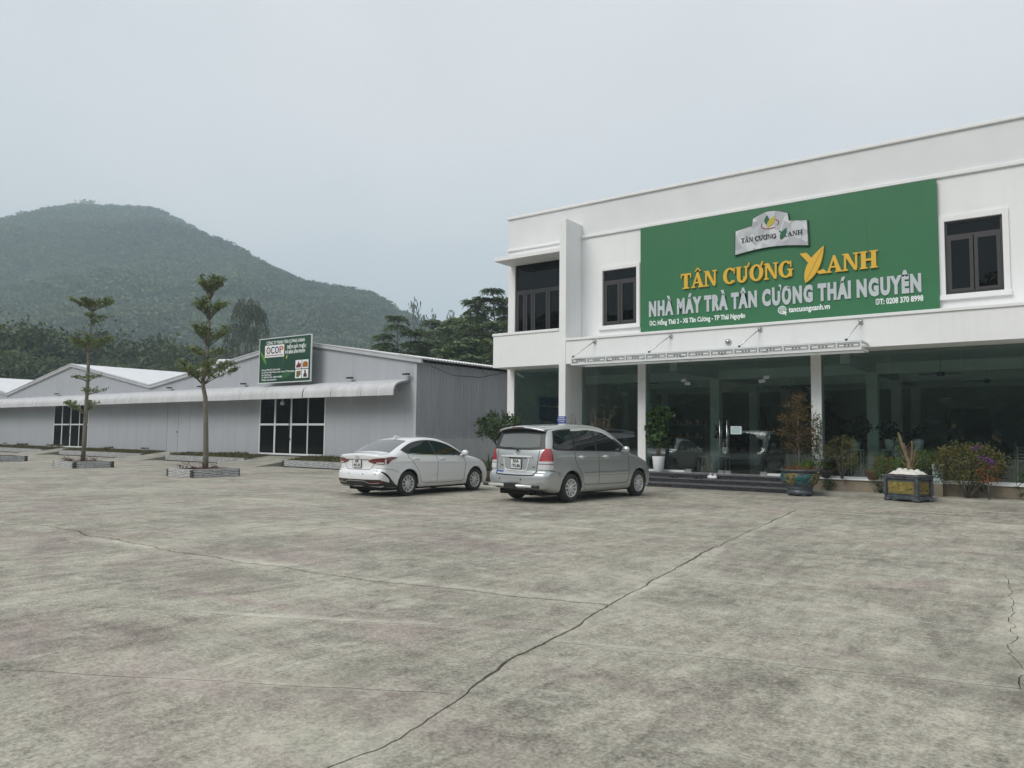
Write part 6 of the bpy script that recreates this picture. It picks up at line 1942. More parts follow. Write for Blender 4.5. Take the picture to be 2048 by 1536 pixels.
        def mir(b):
            P, g = car.proj(sd, [2.98], [1.14]); p = P[0]
            b.sphere((p[0] + 0.02, p[1] + sg * 0.12, p[2] + 0.03), 0.105, 14, 10, sq=(0.6, 1.0, 0.8))
            b.tube([(p[0], p[1] - sg * 0.02, p[2] - 0.02), (p[0] + 0.02, p[1] + sg * 0.1, p[2] + 0.0)], 0.035, 8)
        mr = cp.mk('mirror', M['paint_silver'], mir)
        # tail lamp: wraps the corner; upper red, lower clear
        s_ = sg
        def lamp(b, z0, z1, off):
            za = np.linspace(z0, z1, 8)
            inner = [(s_ * np.interp(z, [0.74, 0.9, 1.05, 1.2], [0.615, 0.625, 0.665, 0.735]), z) for z in za]
            outer = [(s_ * np.interp(z, [0.74, 0.9, 1.05, 1.2], [0.835, 0.835, 0.82, 0.79]), z) for z in za]
            car.patch(b, 'back', inner if s_ > 0 else inner, outer, off, 10, 7)
            side_in = [(np.interp(z, [0.74, 1.0, 1.2], [0.20, 0.235, 0.28]), z) for z in za]
            side_out = [(np.interp(z, [0.74, 0.95, 1.2], [0.34, 0.345, 0.325]), z) for z in za]
            car.patch(b, sd, side_in, side_out, off, 10, 5)
        tl = cp.mk('tail_lamp', M['lamp_red2'], lambda b: lamp(b, 0.93, 1.20, 0.018))
        cp.mk('lens_clear', M['lamp_clear'], lambda b: lamp(b, 0.745, 0.925, 0.017), tl)
        cp.mk('lamp_band', M['lamp_red'], lambda b: lamp(b, 0.86, 0.875, 0.0185), tl)
        cp.mk('lens_line', M['lamp_red'], lambda b: [lamp(b, z, z + 0.007, 0.0195) for z in (0.985, 1.03, 1.075, 1.12)], tl)
        # headlamp
        cp.mk('headlamp', M['lamp_clear'], lambda b: (car.patch(b, 'front', [(s_ * 0.42, 0.78), (s_ * 0.60, 0.76), (s_ * 0.74, 0.78)], [(s_ * 0.44, 0.87), (s_ * 0.60, 0.90), (s_ * 0.74, 0.93)], 0.012, 12, 4), car.patch(b, sd, [(4.30, 0.80), (4.05, 0.88)], [(4.28, 0.93), (4.0, 0.95)], 0.012, 8, 4)))
        wheel(t, 1.0 - L / 2, s_ * 0.762, 0.325, 0.325, 0.205, 10, s_, 0.205, 0.030)
        wheel(t, 3.75 - L / 2, s_ * 0.762, 0.325, 0.325, 0.205, 10, s_, 0.205, 0.030)
        cp.mk('mud_flap', M['trim_black'], lambda b: b.box(0.60, 0.615, s_ * 0.66 - 0.09, s_ * 0.66 + 0.09, 0.2, 0.40))
    # back: window, tailgate, spoiler
    bk = cp.mk('rear_window', M['trim_black'], lambda b: car.patch(b, 'back', [(0.745, 1.185), (0.4, 1.17), (0, 1.168), (-0.4, 1.17), (-0.745, 1.185)], [(0.645, 1.57), (0.35, 1.60), (0, 1.61), (-0.35, 1.60), (-0.645, 1.57)], 0.006, 24, 10))
    cp.mk('pane', M['carglass_lt'], lambda b: car.patch(b, 'back', [(0.60, 1.235), (0.3, 1.215), (0, 1.212), (-0.3, 1.215), (-0.60, 1.235)], [(0.555, 1.50), (0.3, 1.52), (0, 1.525), (-0.3, 1.52), (-0.555, 1.50)], 0.0085, 20, 8), bk)
    cp.mk('wiper', M['trim_black'], lambda b: b.tube([(0.085, -0.06, 1.14), (0.07, -0.02, 1.19), (0.088, 0.16, 1.215), (0.095, 0.42, 1.205)], [0.022, 0.016, 0.012, 0.008], 6), bk)
    def spoiler(b):
        n = 17; P = []
        for y in np.linspace(-0.66, 0.66, n):
            k = 0.10 * (abs(y) / 0.66) ** 2.2
            zt_ = 1.70 - 0.075 * (abs(y) / 0.66) ** 2
            P.append([(0.62 + k * 0.3, y, zt_ + 0.022), (0.38 + k, y, zt_ + 0.012), (0.175 + k, y, zt_ - 0.012), (0.145 + k, y, zt_ - 0.035), (0.17 + k, y, zt_ - 0.055), (0.34 + k, y, zt_ - 0.085), (0.5 + k * 0.3, y, zt_ - 0.09)])
        P = np.array(P)
        b.grid(P)
        for e in (0, -1):
            b.add(P[e], [list(range(7))], sm=False)
    sp = cp.mk('spoiler', M['paint_silver'], spoiler); fixn(sp)
    def sunder(b):
        n = 15; P = []
        for y in np.linspace(-0.62, 0.62, n):
            k = 0.10 * (abs(y) / 0.66) ** 2.2; zt_ = 1.70 - 0.075 * (abs(y) / 0.66) ** 2
            P.append([(0.165 + k, y, zt_ - 0.060), (0.28 + k, y, zt_ - 0.092), (0.30 + k, y, zt_ - 0.135)])
        b.grid(np.array(P))
    cp.mk('spoiler_underside', M['trim_black'], sunder, sp)
    cp.mk('brake_light', M['lamp_red'], lambda b: b.box(0.136, 0.15, -0.16, 0.16, 1.66, 1.676), sp)
    tg = cp.mk('tailgate_gap', M['seam'], lambda b: (car.strip(b, 'back', [(0.615, 1.165), (0.60, 0.95), (0.585, 0.72)], 0.012), car.strip(b, 'back', [(-0.615, 1.165), (-0.60, 0.95), (-0.585, 0.72)], 0.012),
        car.strip(b, 'back', [(0.585, 0.72), (0.56, 0.655), (0.50, 0.622), (0, 0.612), (-0.50, 0.622), (-0.56, 0.655), (-0.585, 0.72)], 0.026, 0.006)))
    cp.mk('chrome_bar', M['bright'], lambda b: car.patch(b, 'back', [(0.46, 1.005), (0, 1.0), (-0.46, 1.005)], [(0.46, 1.035), (0, 1.045), (-0.46, 1.035)], 0.03, 18, 3))
    cp.mk('plate_recess', M['bright'], lambda b: (car.strip(b, 'back', [(0.38, 0.99), (0.33, 0.75), (0.29, 0.715), (-0.29, 0.715), (-0.33, 0.75), (-0.38, 0.99)], 0.022, 0.014, curve=False, n=60)))
    cp.mk('recess_shadow_line', M['seam'], lambda b: car.strip(b, 'back', [(0.22, 0.99), (-0.30, 0.99)], 0.02, 0.012))
    number_plate(cp, [('30A', 0.62, 0.885, 0.068), ('192.86', 0.86, 0.785, 0.072)], -0.02, 0.862, 0.30, 0.205, 0.058)
    def emblem(b):
        P, g = car.proj('back', [0.0], [1.10]); x = P[0][0] - 0.012
        def el(rx, rz_, th, cz=1.10):
            a = np.linspace(0, 2 * pi, 25)
            b.tube([(x, rx * cos(q), cz + rz_ * sin(q)) for q in a], th, 6, caps=False)
        el(0.062, 0.042, 0.007); el(0.026, 0.038, 0.005); el(0.044, 0.016, 0.005, 1.118)
    cp.mk('emblem', M['bright'], emblem)
    cp.mk('blue_sticker', pm('blue_sticker', (0.02, 0.07, 0.30), 0.5), lambda b: car.patch(b, 'back', [(0.545, 0.67), (0.36, 0.662)], [(0.545, 0.705), (0.36, 0.697)], 0.005, 6, 2))
    cp.mk('model_badge', M['chrome'], lambda b: (car.strip(b, 'back', [(0.56, 0.825), (0.36, 0.815)], 0.026, 0.004), car.strip(b, 'back', [(-0.47, 0.80), (-0.54, 0.80)], 0.022, 0.004)))
    bm = cp.mk('bumper_line', M['seam'], lambda b: (car.strip(b, 'R', [(0.24, 0.725), (0.42, 0.70), (0.56, 0.66)], 0.008), car.strip(b, 'L', [(0.24, 0.725), (0.42, 0.70), (0.56, 0.66)], 0.008)))
    cp.mk('parking_sensor', M['trim_black'], lambda b: [b.lathe([(0.001, -0.004), (0.02, 0.0)], (car.proj('back', [y], [0.52])[0][0][0] - 0.003, y, 0.52), 10, axis='x') for y in (0.42, -0.22)])
    def bar(b):
        b.tube([(-0.075, 0.70, 0.385), (-0.075, -0.70, 0.385)], 0.030, 12)
    br = cp.mk('step_bar', M['bright'], bar)
    cp.mk('bar_cap', M['trim_black'], lambda b: (b.tube([(-0.075, 0.66, 0.385), (-0.075, 0.82, 0.385)], 0.036, 10), b.tube([(-0.075, -0.62, 0.385), (-0.075, -0.80, 0.385)], 0.036, 10), b.box(-0.115, -0.03, -0.16, 0.18, 0.335, 0.44), b.box(-0.05, 0.2, 0.40, 0.46, 0.33, 0.37), b.box(-0.05, 0.2, -0.46, -0.40, 0.33, 0.37)), br)
    # front details
    cp.mk('windscreen', M['carglass'], lambda b: car.patch(b, 'front', [(0.70, 1.16), (0, 1.13), (-0.70, 1.16)], [(0.58, 1.60), (0, 1.66), (-0.58, 1.60)], 0.006, 18, 8))
    cp.mk('grille', M['chrome'], lambda b: [car.strip(b, 'front', [(0.40, 0.80 - 0.035 * k), (0, 0.775 - 0.045 * k), (-0.40, 0.80 - 0.035 * k)], 0.018, 0.014) for k in range(3)])
    cp.mk('grille_back', M['trim_black'], lambda b: car.patch(b, 'front', [(0.36, 0.68), (0, 0.65), (-0.36, 0.68)], [(0.42, 0.83), (0, 0.81), (-0.42, 0.83)], 0.006, 14, 4))
    cp.mk('air_intake', M['trim_black'], lambda b: car.patch(b, 'front', [(0.5, 0.36), (0, 0.35), (-0.5, 0.36)], [(0.55, 0.52), (0, 0.53), (-0.55, 0.52)], 0.006, 14, 4))
    cp.mk('underside', M['under'], lambda b: (b.box(0.25, 4.3, -0.62, 0.62, 0.17, 0.30), b.tube([(1.0, -0.66, 0.3), (1.0, 0.66, 0.3)], 0.07, 8), b.tube([(0.25, -0.3, 0.24), (0.7, -0.3, 0.24)], 0.08, 8), b.tube([(0.05, -0.42, 0.245), (0.4, -0.42, 0.25)], 0.03, 8)))
    return t

# ------------------------------------------------------------------ white sedan
def build_sedan(loc, rz):
    L = 4.42
    prof = [(0.20, 0.235), (0.08, 0.28), (0.03, 0.36), (0.0, 0.43), (0.0, 0.55), (0.03, 0.63), (0.075, 0.68), (0.085, 0.82), (0.06, 0.95), (0.045, 1.02), (0.10, 1.055), (0.30, 1.075), (0.50, 1.10), (0.80, 1.235), (1.10, 1.355), (1.35, 1.425), (1.70, 1.468), (2.05, 1.470), (2.40, 1.435), (2.75, 1.325), (3.1, 1.155), (3.34, 1.035), (3.6, 0.985), (3.9, 0.915), (4.15, 0.82), (4.30, 0.70), (4.38, 0.57), (4.41, 0.42), (4.38, 0.29), (4.28, 0.20), (3.2, 0.18), (1.2, 0.18)]
    Wx = [(-0.6, 0.88), (0, 0.905), (0.25, 0.95), (0.6, 0.985), (1.1, 1.0), (3.3, 1.0), (3.8, 0.985), (4.15, 0.94), (4.42, 0.86), (5.0, 0.82)]
    Wz = [(-0.3, 0.78), (0.18, 0.80), (0.33, 0.835), (0.52, 0.858), (0.80, 0.862), (0.92, 0.848), (1.02, 0.812), (1.20, 0.715), (1.38, 0.60), (1.47, 0.55), (2.3, 0.4)]
    def feats(x, z):
        zc = 0.84 + 0.022 * (2.2 - x)
        crease = 0.014 * np.exp(-((z - zc) / 0.032) ** 2) * sstep(x, 0.15, 0.6) * (1 - sstep(x, 3.3, 3.9))
        low = 0.012 * np.exp(-((z - 0.36 - 0.02 * (2.2 - x)) / 0.03) ** 2) * sstep(x, 1.4, 1.6) * (1 - sstep(x, 3.0, 3.2))
        scoop = -0.012 * np.exp(-((z - 0.47) / 0.06) ** 2) * sstep(x, 1.4, 1.7) * (1 - sstep(x, 2.9, 3.2))
        return crease + low + scoop
    car = Car(L, prof, Wx, Wz, (1.0, 3.6), 0.365, 0.31, 0.20, 0.34, 0.075, 0.10, feats)
    t = thing('sedan', 'white sedan with tinted windows parked left of the silver minivan', 'car', loc, rz)
    add_body(car, t, M['paint_white'], 1.49)
    cp = CarParts(car, t)
    for sd in ('R', 'L'):
        s_ = -1 if sd == 'R' else 1
        lo = [(0.80, 1.14), (0.95, 1.065), (1.15, 1.035), (1.9, 1.005), (2.6, 0.975), (3.16, 0.955)]
        hi = [(0.82, 1.155), (1.02, 1.245), (1.3, 1.335), (1.65, 1.385), (2.0, 1.390), (2.35, 1.345), (2.7, 1.235), (3.18, 0.975)]
        fr = cp.mk('window_band', M['trim_black'], lambda b: car.patch(b, sd, lo, hi, 0.004, 40, 9))
        lo2 = [(0.88, 1.14), (1.0, 1.085), (1.18, 1.06), (1.9, 1.03), (2.6, 1.0), (2.98, 0.985)]
        hi2 = [(0.90, 1.155), (1.06, 1.225), (1.32, 1.31), (1.65, 1.36), (2.0, 1.365), (2.35, 1.318), (2.66, 1.215), (3.02, 1.02)]
        cp.mk('side_window', M['carglass'], lambda b: car.patch(b, sd, lo2, hi2, 0.007, 36, 8), fr)
        cp.mk('pillar_strip', M['trim_black'], lambda b: car.strip(b, sd, [(1.99, 1.03), (1.93, 1.365)], 0.075, 0.0085), fr)
        cp.mk('chrome_sill', M['chrome'], lambda b: car.strip(b, sd, [(1.05, 1.055), (1.9, 1.012), (3.05, 0.965)], 0.016, 0.009), fr)
        cp.mk('door_gap', M['seam'], lambda b: (car.strip(b, sd, [(0.98, 1.06), (1.02, 0.95), (1.2, 0.78), (1.36, 0.58), (1.43, 0.36)], 0.009), car.strip(b, sd, [(1.43, 0.36), (1.7, 0.305), (2.9, 0.30), (3.12, 0.34)], 0.009),
            car.strip(b, sd, [(2.02, 1.0), (2.05, 0.8), (2.04, 0.31)], 0.009), car.strip(b, sd, [(3.08, 0.95), (3.15, 0.75), (3.12, 0.34)], 0.009), car.strip(b, sd, [(0.13, 0.70), (0.42, 0.68), (0.64, 0.60)], 0.007)))
        for hx in (1.24, 2.22):
            def hnd(b):
                P, g = car.proj(sd, [hx], [0.905 + 0.02 * (2.2 - hx)]); p = P[0]
                b.tube([(p[0] - 0.10, p[1] - s_ * 0.003, p[2] + 0.004), (p[0] - 0.07, p[1] + s_ * 0.03, p[2] + 0.006), (p[0] + 0.08, p[1] + s_ * 0.032, p[2] - 0.002), (p[0] + 0.11, p[1] - s_ * 0.003, p[2])], [0.012, 0.016, 0.016, 0.012], 8)
                b.sphere((p[0] - 0.01, p[1] - s_ * 0.006, p[2]), 0.055, 10, 6, sq=(1.2, 0.15, 0.6))
            cp.mk('door_handle', M['bright'], hnd)
        def mir(b):
            P, g = car.proj(sd, [2.98], [1.02]); p = P[0]
            b.sphere((p[0] + 0.03, p[1] + s_ * 0.15, p[2] + 0.035), 0.115, 14, 10, sq=(0.6, 0.95, 0.68))
            b.tube([(p[0], p[1] - s_ * 0.02, p[2] - 0.04), (p[0] + 0.02, p[1] + s_ * 0.1, p[2] - 0.01)], 0.03, 8)
        cp.mk('mirror', M['paint_white'], mir)
        def lamp(b, off, k=0.0):
            car.patch(b, 'back', [(s_ * 0.36, 0.865 + k), (s_ * 0.52, 0.82 + k), (s_ * 0.72, 0.80 + k), (s_ * 0.79, 0.80 + k)], [(s_ * 0.37, 0.90 - k), (s_ * 0.52, 0.935 - k), (s_ * 0.72, 0.955 - k), (s_ * 0.79, 0.955 - k)], off, 14, 5)
            car.patch(b, sd, [(0.26, 0.80 + k), (0.30, 0.82 + k), (0.40, 0.89), (0.55, 0.94)], [(0.26, 0.962 - k), (0.32, 0.97 - k), (0.44, 0.977 - k), (0.62, 0.965)], off, 12, 5)
        tl = cp.mk('tail_lamp', M['lamp_red'], lambda b: lamp(b, 0.012))
        cp.mk('lens_clear', M['lamp_clear'], lambda b: car.patch(b, 'back', [(s_ * 0.58, 0.825), (s_ * 0.78, 0.815)], [(s_ * 0.60, 0.85), (s_ * 0.78, 0.85)], 0.0145, 8, 3), tl)
        cp.mk('bumper_slash', M['trim_black'], lambda b: car.patch(b, sd, [(0.10, 0.635), (0.24, 0.53), (0.36, 0.43), (0.48, 0.33)], [(0.115, 0.655), (0.29, 0.56), (0.42, 0.44), (0.56, 0.31)], 0.004, 12, 3))
        cp.mk('reflector', M['lamp_red'], lambda b: car.patch(b, 'back', [(s_ * 0.50, 0.345), (s_ * 0.78, 0.355)], [(s_ * 0.46, 0.395), (s_ * 0.78, 0.405)], 0.016, 8, 3))
        cp.mk('headlamp', M['lamp_clear'], lambda b: (car.patch(b, 'front', [(s_ * 0.45, 0.68), (s_ * 0.72, 0.70)], [(s_ * 0.45, 0.74), (s_ * 0.72, 0.79)], 0.012, 10, 4), car.patch(b, sd, [(4.2, 0.70), (3.85, 0.835)], [(4.18, 0.80), (3.78, 0.875)], 0.012, 8, 4)))
        wheel(t, 1.0 - L / 2, s_ * 0.748, 0.31, 0.31, 0.185, 10, s_, 0.205, 0.026)
        wheel(t, 3.6 - L / 2, s_ * 0.748, 0.31, 0.31, 0.185, 10, s_, 0.205, 0.026)
    cp.mk('rear_window', M['carglass_lt'], lambda b: car.patch(b, 'top', [(0.55, 0.60), (0.53, 0), (0.55, -0.60)], [(1.20, 0.52), (1.24, 0), (1.20, -0.52)], 0.006, 20, 8))
    cp.mk('windscreen', M['carglass'], lambda b: car.patch(b, 'top', [(3.22, 0.66), (3.34, 0), (3.22, -0.66)], [(2.52, 0.53), (2.46, 0), (2.52, -0.53)], 0.006, 20, 8))
    cp.mk('antenna', M['paint_white'], lambda b: b.add([(1.28, -0.025, 1.42), (1.28, 0.025, 1.42), (1.52, 0.02, 1.455), (1.52, -0.02, 1.455), (1.30, 0, 1.52), (1.34, 0, 1.515)], [(0, 1, 4), (1, 2, 5, 4), (3, 0, 4, 5), (2, 3, 5)]))
    cp.mk('boot_gap', M['seam'], lambda b: (car.strip(b, 'back', [(0.52, 0.80), (0.44, 0.70), (0.36, 0.672), (0, 0.665), (-0.36, 0.672), (-0.44, 0.70), (-0.52, 0.80)], 0.010), car.strip(b, 'top', [(0.13, 0.66), (0.50, 0.63)], 0.008), car.strip(b, 'top', [(0.13, -0.66), (0.50, -0.63)], 0.008), car.strip(b, 'back', [(0.38, 0.905), (-0.38, 0.905)], 0.018, 0.004)))
    cp.mk('rear_diffuser', M['trim_black'], lambda b: car.patch(b, 'back', [(0.80, 0.25), (0.4, 0.235), (0, 0.235), (-0.4, 0.235), (-0.80, 0.25)], [(0.82, 0.435), (0.4, 0.43), (0, 0.43), (-0.4, 0.43), (-0.82, 0.435)], 0.010, 24, 6))
    cp.mk('diffuser_side', M['trim_black'], lambda b: [car.patch(b, q, [(0.08, 0.25), (0.62, 0.235)], [(0.08, 0.43), (0.60, 0.30)], 0.008, 8, 4) for q in ('R', 'L')])
    cp.mk('silver_trim', M['steel'], lambda b: car.strip(b, 'back', [(0.72, 0.36), (0.44, 0.345), (0.30, 0.395), (0, 0.40), (-0.30, 0.395), (-0.44, 0.345), (-0.72, 0.36)], 0.014, 0.020))
    number_plate(cp, [('30K', 0.55, 0.835, 0.06), ('442.45', 0.86, 0.742, 0.065)], 0.02, 0.81, 0.285, 0.19, 0.052)
    def emblem(b):
        P, g = car.proj('back', [0.0], [0.985]); x = P[0][0] - 0.010
        a = np.linspace(0, 2 * pi, 25)
        b.tube([(x, 0.062 * cos(q), 0.985 + 0.034 * sin(q)) for q in a], 0.006, 6, caps=False)
        b.tube([(x, 0.035, 0.96), (x, 0.022, 1.01)], 0.007, 5); b.tube([(x, -0.022, 0.96), (x, -0.035, 1.01)], 0.007, 5); b.tube([(x, 0.028, 0.982), (x, -0.028, 0.988)], 0.006, 5)
    cp.mk('emblem', M['bright'], emblem)
    cp.mk('parking_sensor', M['trim_black'], lambda b: [b.lathe([(0.001, -0.004), (0.016, 0.0)], (car.proj('back', [y], [0.56])[0][0][0] - 0.003, y, 0.56), 10, axis='x') for y in (0.25, -0.25, -0.62)])
    cp.mk('grille', M['trim_black'], lambda b: car.patch(b, 'front', [(0.50, 0.36), (0, 0.33), (-0.50, 0.36)], [(0.44, 0.66), (0, 0.69), (-0.44, 0.66)], 0.006, 14, 5))
    cp.mk('underside', M['under'], lambda b: (b.box(0.35, 4.1, -0.6, 0.6, 0.15, 0.28), b.tube([(0.2, -0.35, 0.22), (0.7, -0.35, 0.22)], 0.07, 8), b.tube([(1.0, -0.64, 0.28), (1.0, 0.64, 0.28)], 0.05, 8)))
    return t

v_ = build_van((-10.36, 16.75, 0), radians(84.4)); v_.scale = (1.054,) * 3
v_ = build_sedan((-14.51, 15.29, 0), radians(89.7)); v_.scale = (1.017,) * 3
# ------------------------------------------------------------------ young tiered trees on the lot
CAMR = radians(36.57)
def tiered_tree(loc, label, trunk, tiers, r, dens=1.0):
    """trunk: list of (x, z, radius); tiers: (z0, z1, left, right, branches, density, funnel)"""
    t = thing('young_tree', label, 'tree', loc, CAMR, 'young tiered trees in the tiled beds')
    tb = MB(); cb = MB()
    tb.tube([(x, 0.02 * sin(z * 3), z) for x, z, q in trunk], [q for x, z, q in trunk], 9)
    C = []; D = []
    zx = lambda z: float(np.interp(z, [q[1] for q in trunk], [q[0] for q in trunk]))
    for z0, z1, lf, rt, nb, dn, fun in tiers:
        for k in range(nb):
            a = 2 * pi * k / nb + r.uniform(-0.3, 0.3)
            R = (rt if cos(a) > 0 else lf) * (0.75 + 0.25 * abs(cos(a))) * r.uniform(0.72, 1.08)
            if R < 0.12: continue
            dz = (z1 - z0) * r.uniform(0.75, 1.05)
            x0 = zx(z0)
            def pt(u):
                h = u ** (0.8 if fun else 0.55)
                return np.array([x0 + cos(a) * R * u, sin(a) * R * u, z0 + dz * h])
            path = [pt(u) for u in (0, 0.25, 0.5, 0.75, 1)]
            tb.tube(path, [0.022, 0.017, 0.013, 0.009, 0.004], 5)
            nt = 4
            subs = [(path, 1.0)]
            for j in range(3):
                u0 = r.uniform(0.3, 0.8); p0 = pt(u0); a2 = a + r.choice([-1, 1]) * r.uniform(0.5, 1.0); L_ = R * r.uniform(0.25, 0.45)
                p1 = p0 + np.array([cos(a2) * L_, sin(a2) * L_, dz * 0.28 + 0.02])
                tb.tube([p0, (p0 + p1) / 2, p1], [0.009, 0.006, 0.003], 4)
                subs.append(([p0, p1], 0.55))
            for ph, w in subs:
                ph = np.array(ph)
                n = int(34 * dn * w * dens)
                u = r.uniform(0.28 if w == 1 else 0.2, 1.03, n)
                q = np.stack([np.interp(u, np.linspace(0, 1, len(ph)), ph[:, d]) for d in range(3)], 1)
                # leaves sit in little rosettes on the upper side
                ros = np.round(u * 8) / 8
                q += r.normal(size=(n, 3)) * np.array([0.06, 0.06, 0.028]) + np.array([0, 0, 0.03])
                C.append(q)
    C = np.concatenate(C)
    V, F = cards(C, 0.105, r, 0.9, 0.55)
    cb.addn(V, F)
    tb.obj('trunk', M['bark_pale'], t, False); cb.obj('crown', M['leaf_tier'], t, False)
    return t

def build_young():
    r = np.random.default_rng(41)
    tiered_tree((-25.1, 15.4, 0.1), 'nearest young tree with pale trunk and five leafy tiers, left of the green signboard',
        [(0.05, 0.0, 0.105), (0.04, 0.6, 0.098), (0.03, 1.3, 0.09), (0.0, 2.0, 0.085), (-0.05, 2.7, 0.078), (-0.14, 3.1, 0.07), (-0.13, 3.4, 0.066), (-0.03, 4.2, 0.055), (0.0, 5.2, 0.042), (0.0, 6.3, 0.028), (0.03, 6.9, 0.012)],
        [(3.15, 3.95, 1.0, 1.2, 11, 1.7, True), (4.1, 4.42, 0.9, 0.95, 7, 0.7, False), (4.5, 5.35, 0.72, 0.9, 9, 1.2, True), (5.5, 6.25, 0.6, 0.82, 9, 1.1, True), (6.25, 7.05, 0.5, 0.62, 9, 1.2, True)], r)
    tiered_tree((-34.35, 15.4, 0.1), 'tall bare-stemmed young tree with a flat top tier, standing in the middle bed',
        [(0.0, 0.0, 0.095), (0.02, 1.2, 0.085), (0.02, 2.4, 0.078), (0.06, 3.6, 0.07), (0.02, 4.8, 0.062), (0.06, 5.8, 0.05), (0.1, 6.6, 0.035), (0.1, 7.0, 0.012)],
        [(2.1, 2.75, 1.0, 0.05, 9, 1.3, True), (3.0, 3.3, 0.15, 0.75, 7, 0.5, True), (3.55, 3.85, 0.75, 0.68, 6, 0.45, False), (4.85, 5.5, 0.95, 1.05, 11, 1.7, True), (6.1, 6.25, 0.05, 0.55, 5, 0.45, False), (6.3, 6.5, 0.35, 0.8, 6, 0.45, False), (6.65, 7.2, 1.0, 0.98, 12, 1.5, True)], r)
    tiered_tree((-45.0, 15.0, 0.1), 'young tree in the farthest bed, only its branch tips entering at the left photo edge',
        [(0.0, 0.0, 0.095), (0.0, 2.4, 0.08), (-0.05, 4.8, 0.06), (0.0, 7.4, 0.03), (0, 8.0, 0.012)],
        [(4.6, 5.6, 1.1, 1.1, 9, 1.3, True), (5.9, 6.9, 1.0, 1.15, 10, 1.6, True), (7.2, 7.7, 0.8, 0.95, 9, 1.1, True)], r)
build_young()

# ------------------------------------------------------------------ bushes and pot plants
def bush(name, label, loc, radii, z0, zc, r, nclump, nleaf, lsize, cr, mat, stems=6, cat='plant', up=0.3, aspect=0.5, shell=0.55, stem_r=0.012, flat=0.8):
    t = thing(name, label, cat, loc)
    c = np.array([loc[0], loc[1], zc])
    pts, cc = clumps(c, radii, nclump, nleaf, cr, r, shell, flat)
    pts = pts[pts[:, 2] > z0 + 0.03]
    V, F = cards(pts, lsize, r, up, aspect)
    b = MB(); b.addn(V, F); b.obj('foliage', M[mat], t)
    s = MB()
    base = np.array([loc[0], loc[1], z0])
    for q in cc[:stems]:
        m = (base + q) / 2 + np.array([0, 0, 0.04]) + (q - c) * 0.08
        s.tube([base + (q - base) * np.array([0.08, 0.08, 0]), m, q], [stem_r, stem_r * 0.7, stem_r * 0.3], 5)
    if stems: s.obj('stem', M['bark'], t)
    return t

M['leaf_olive'] = leafmat('olive_leaves', (0.07, 0.078, 0.022), (0.20, 0.195, 0.065), dry=(0.20, 0.12, 0.04), dryf=0.08, wscale=3)
M['leaf_bronze'] = leafmat('bronze_leaves', (0.050, 0.036, 0.012), (0.125, 0.088, 0.03), dry=(0.20, 0.11, 0.03), dryf=0.15, wscale=3)
M['leaf_lime'] = leafmat('lime_leaves', (0.05, 0.09, 0.014), (0.13, 0.20, 0.036), wscale=3)
M['leaf_deep'] = leafmat('deep_green_leaves', (0.03, 0.066, 0.018), (0.09, 0.16, 0.05), rough=0.4, wscale=3)
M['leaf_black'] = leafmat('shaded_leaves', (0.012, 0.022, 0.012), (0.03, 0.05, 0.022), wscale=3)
M['petal_purple'] = leafmat('purple_petals', (0.14, 0.02, 0.22), (0.28, 0.07, 0.38))
M['petal_white'] = leafmat('white_petals', (0.55, 0.55, 0.58), (0.75, 0.75, 0.77))
M['leaf_rust'] = leafmat('rust_leaves', (0.14, 0.05, 0.012), (0.26, 0.11, 0.03))
M['grass_brown'] = leafmat('dry_moss', (0.12, 0.06, 0.02), (0.24, 0.13, 0.045))
M['pot_white'] = pm('white_glazed_pot', (0.74, 0.75, 0.76), 0.35)
M['clay'] = pm('red_brown_clay', (0.13, 0.06, 0.045), 0.75, var=0.3, vscale=9)
M['clay_dark'] = pm('dark_clay', (0.06, 0.045, 0.04), 0.7, var=0.3, vscale=9)
M['ceramic'] = pm('blue_grey_ceramic', (0.045, 0.052, 0.068), 0.4, var=0.45, vscale=7, col2=(0.10, 0.115, 0.13), bump=0.2, bscale=18)
M['gold_relief'] = pm('gold_relief', (0.20, 0.155, 0.038), 0.5, var=0.45, vscale=14)
M['teal_relief'] = pm('teal_relief', (0.022, 0.115, 0.11), 0.45, var=0.4, vscale=10)
M['cloth_white'] = pm('white_cloth', (0.70, 0.68, 0.63), 0.85, var=0.08, vscale=8)
M['stump'] = pm('cut_stump_wood', (0.17, 0.12, 0.068), 0.85, var=0.5, vscale=12, bump=0.6, bscale=30)

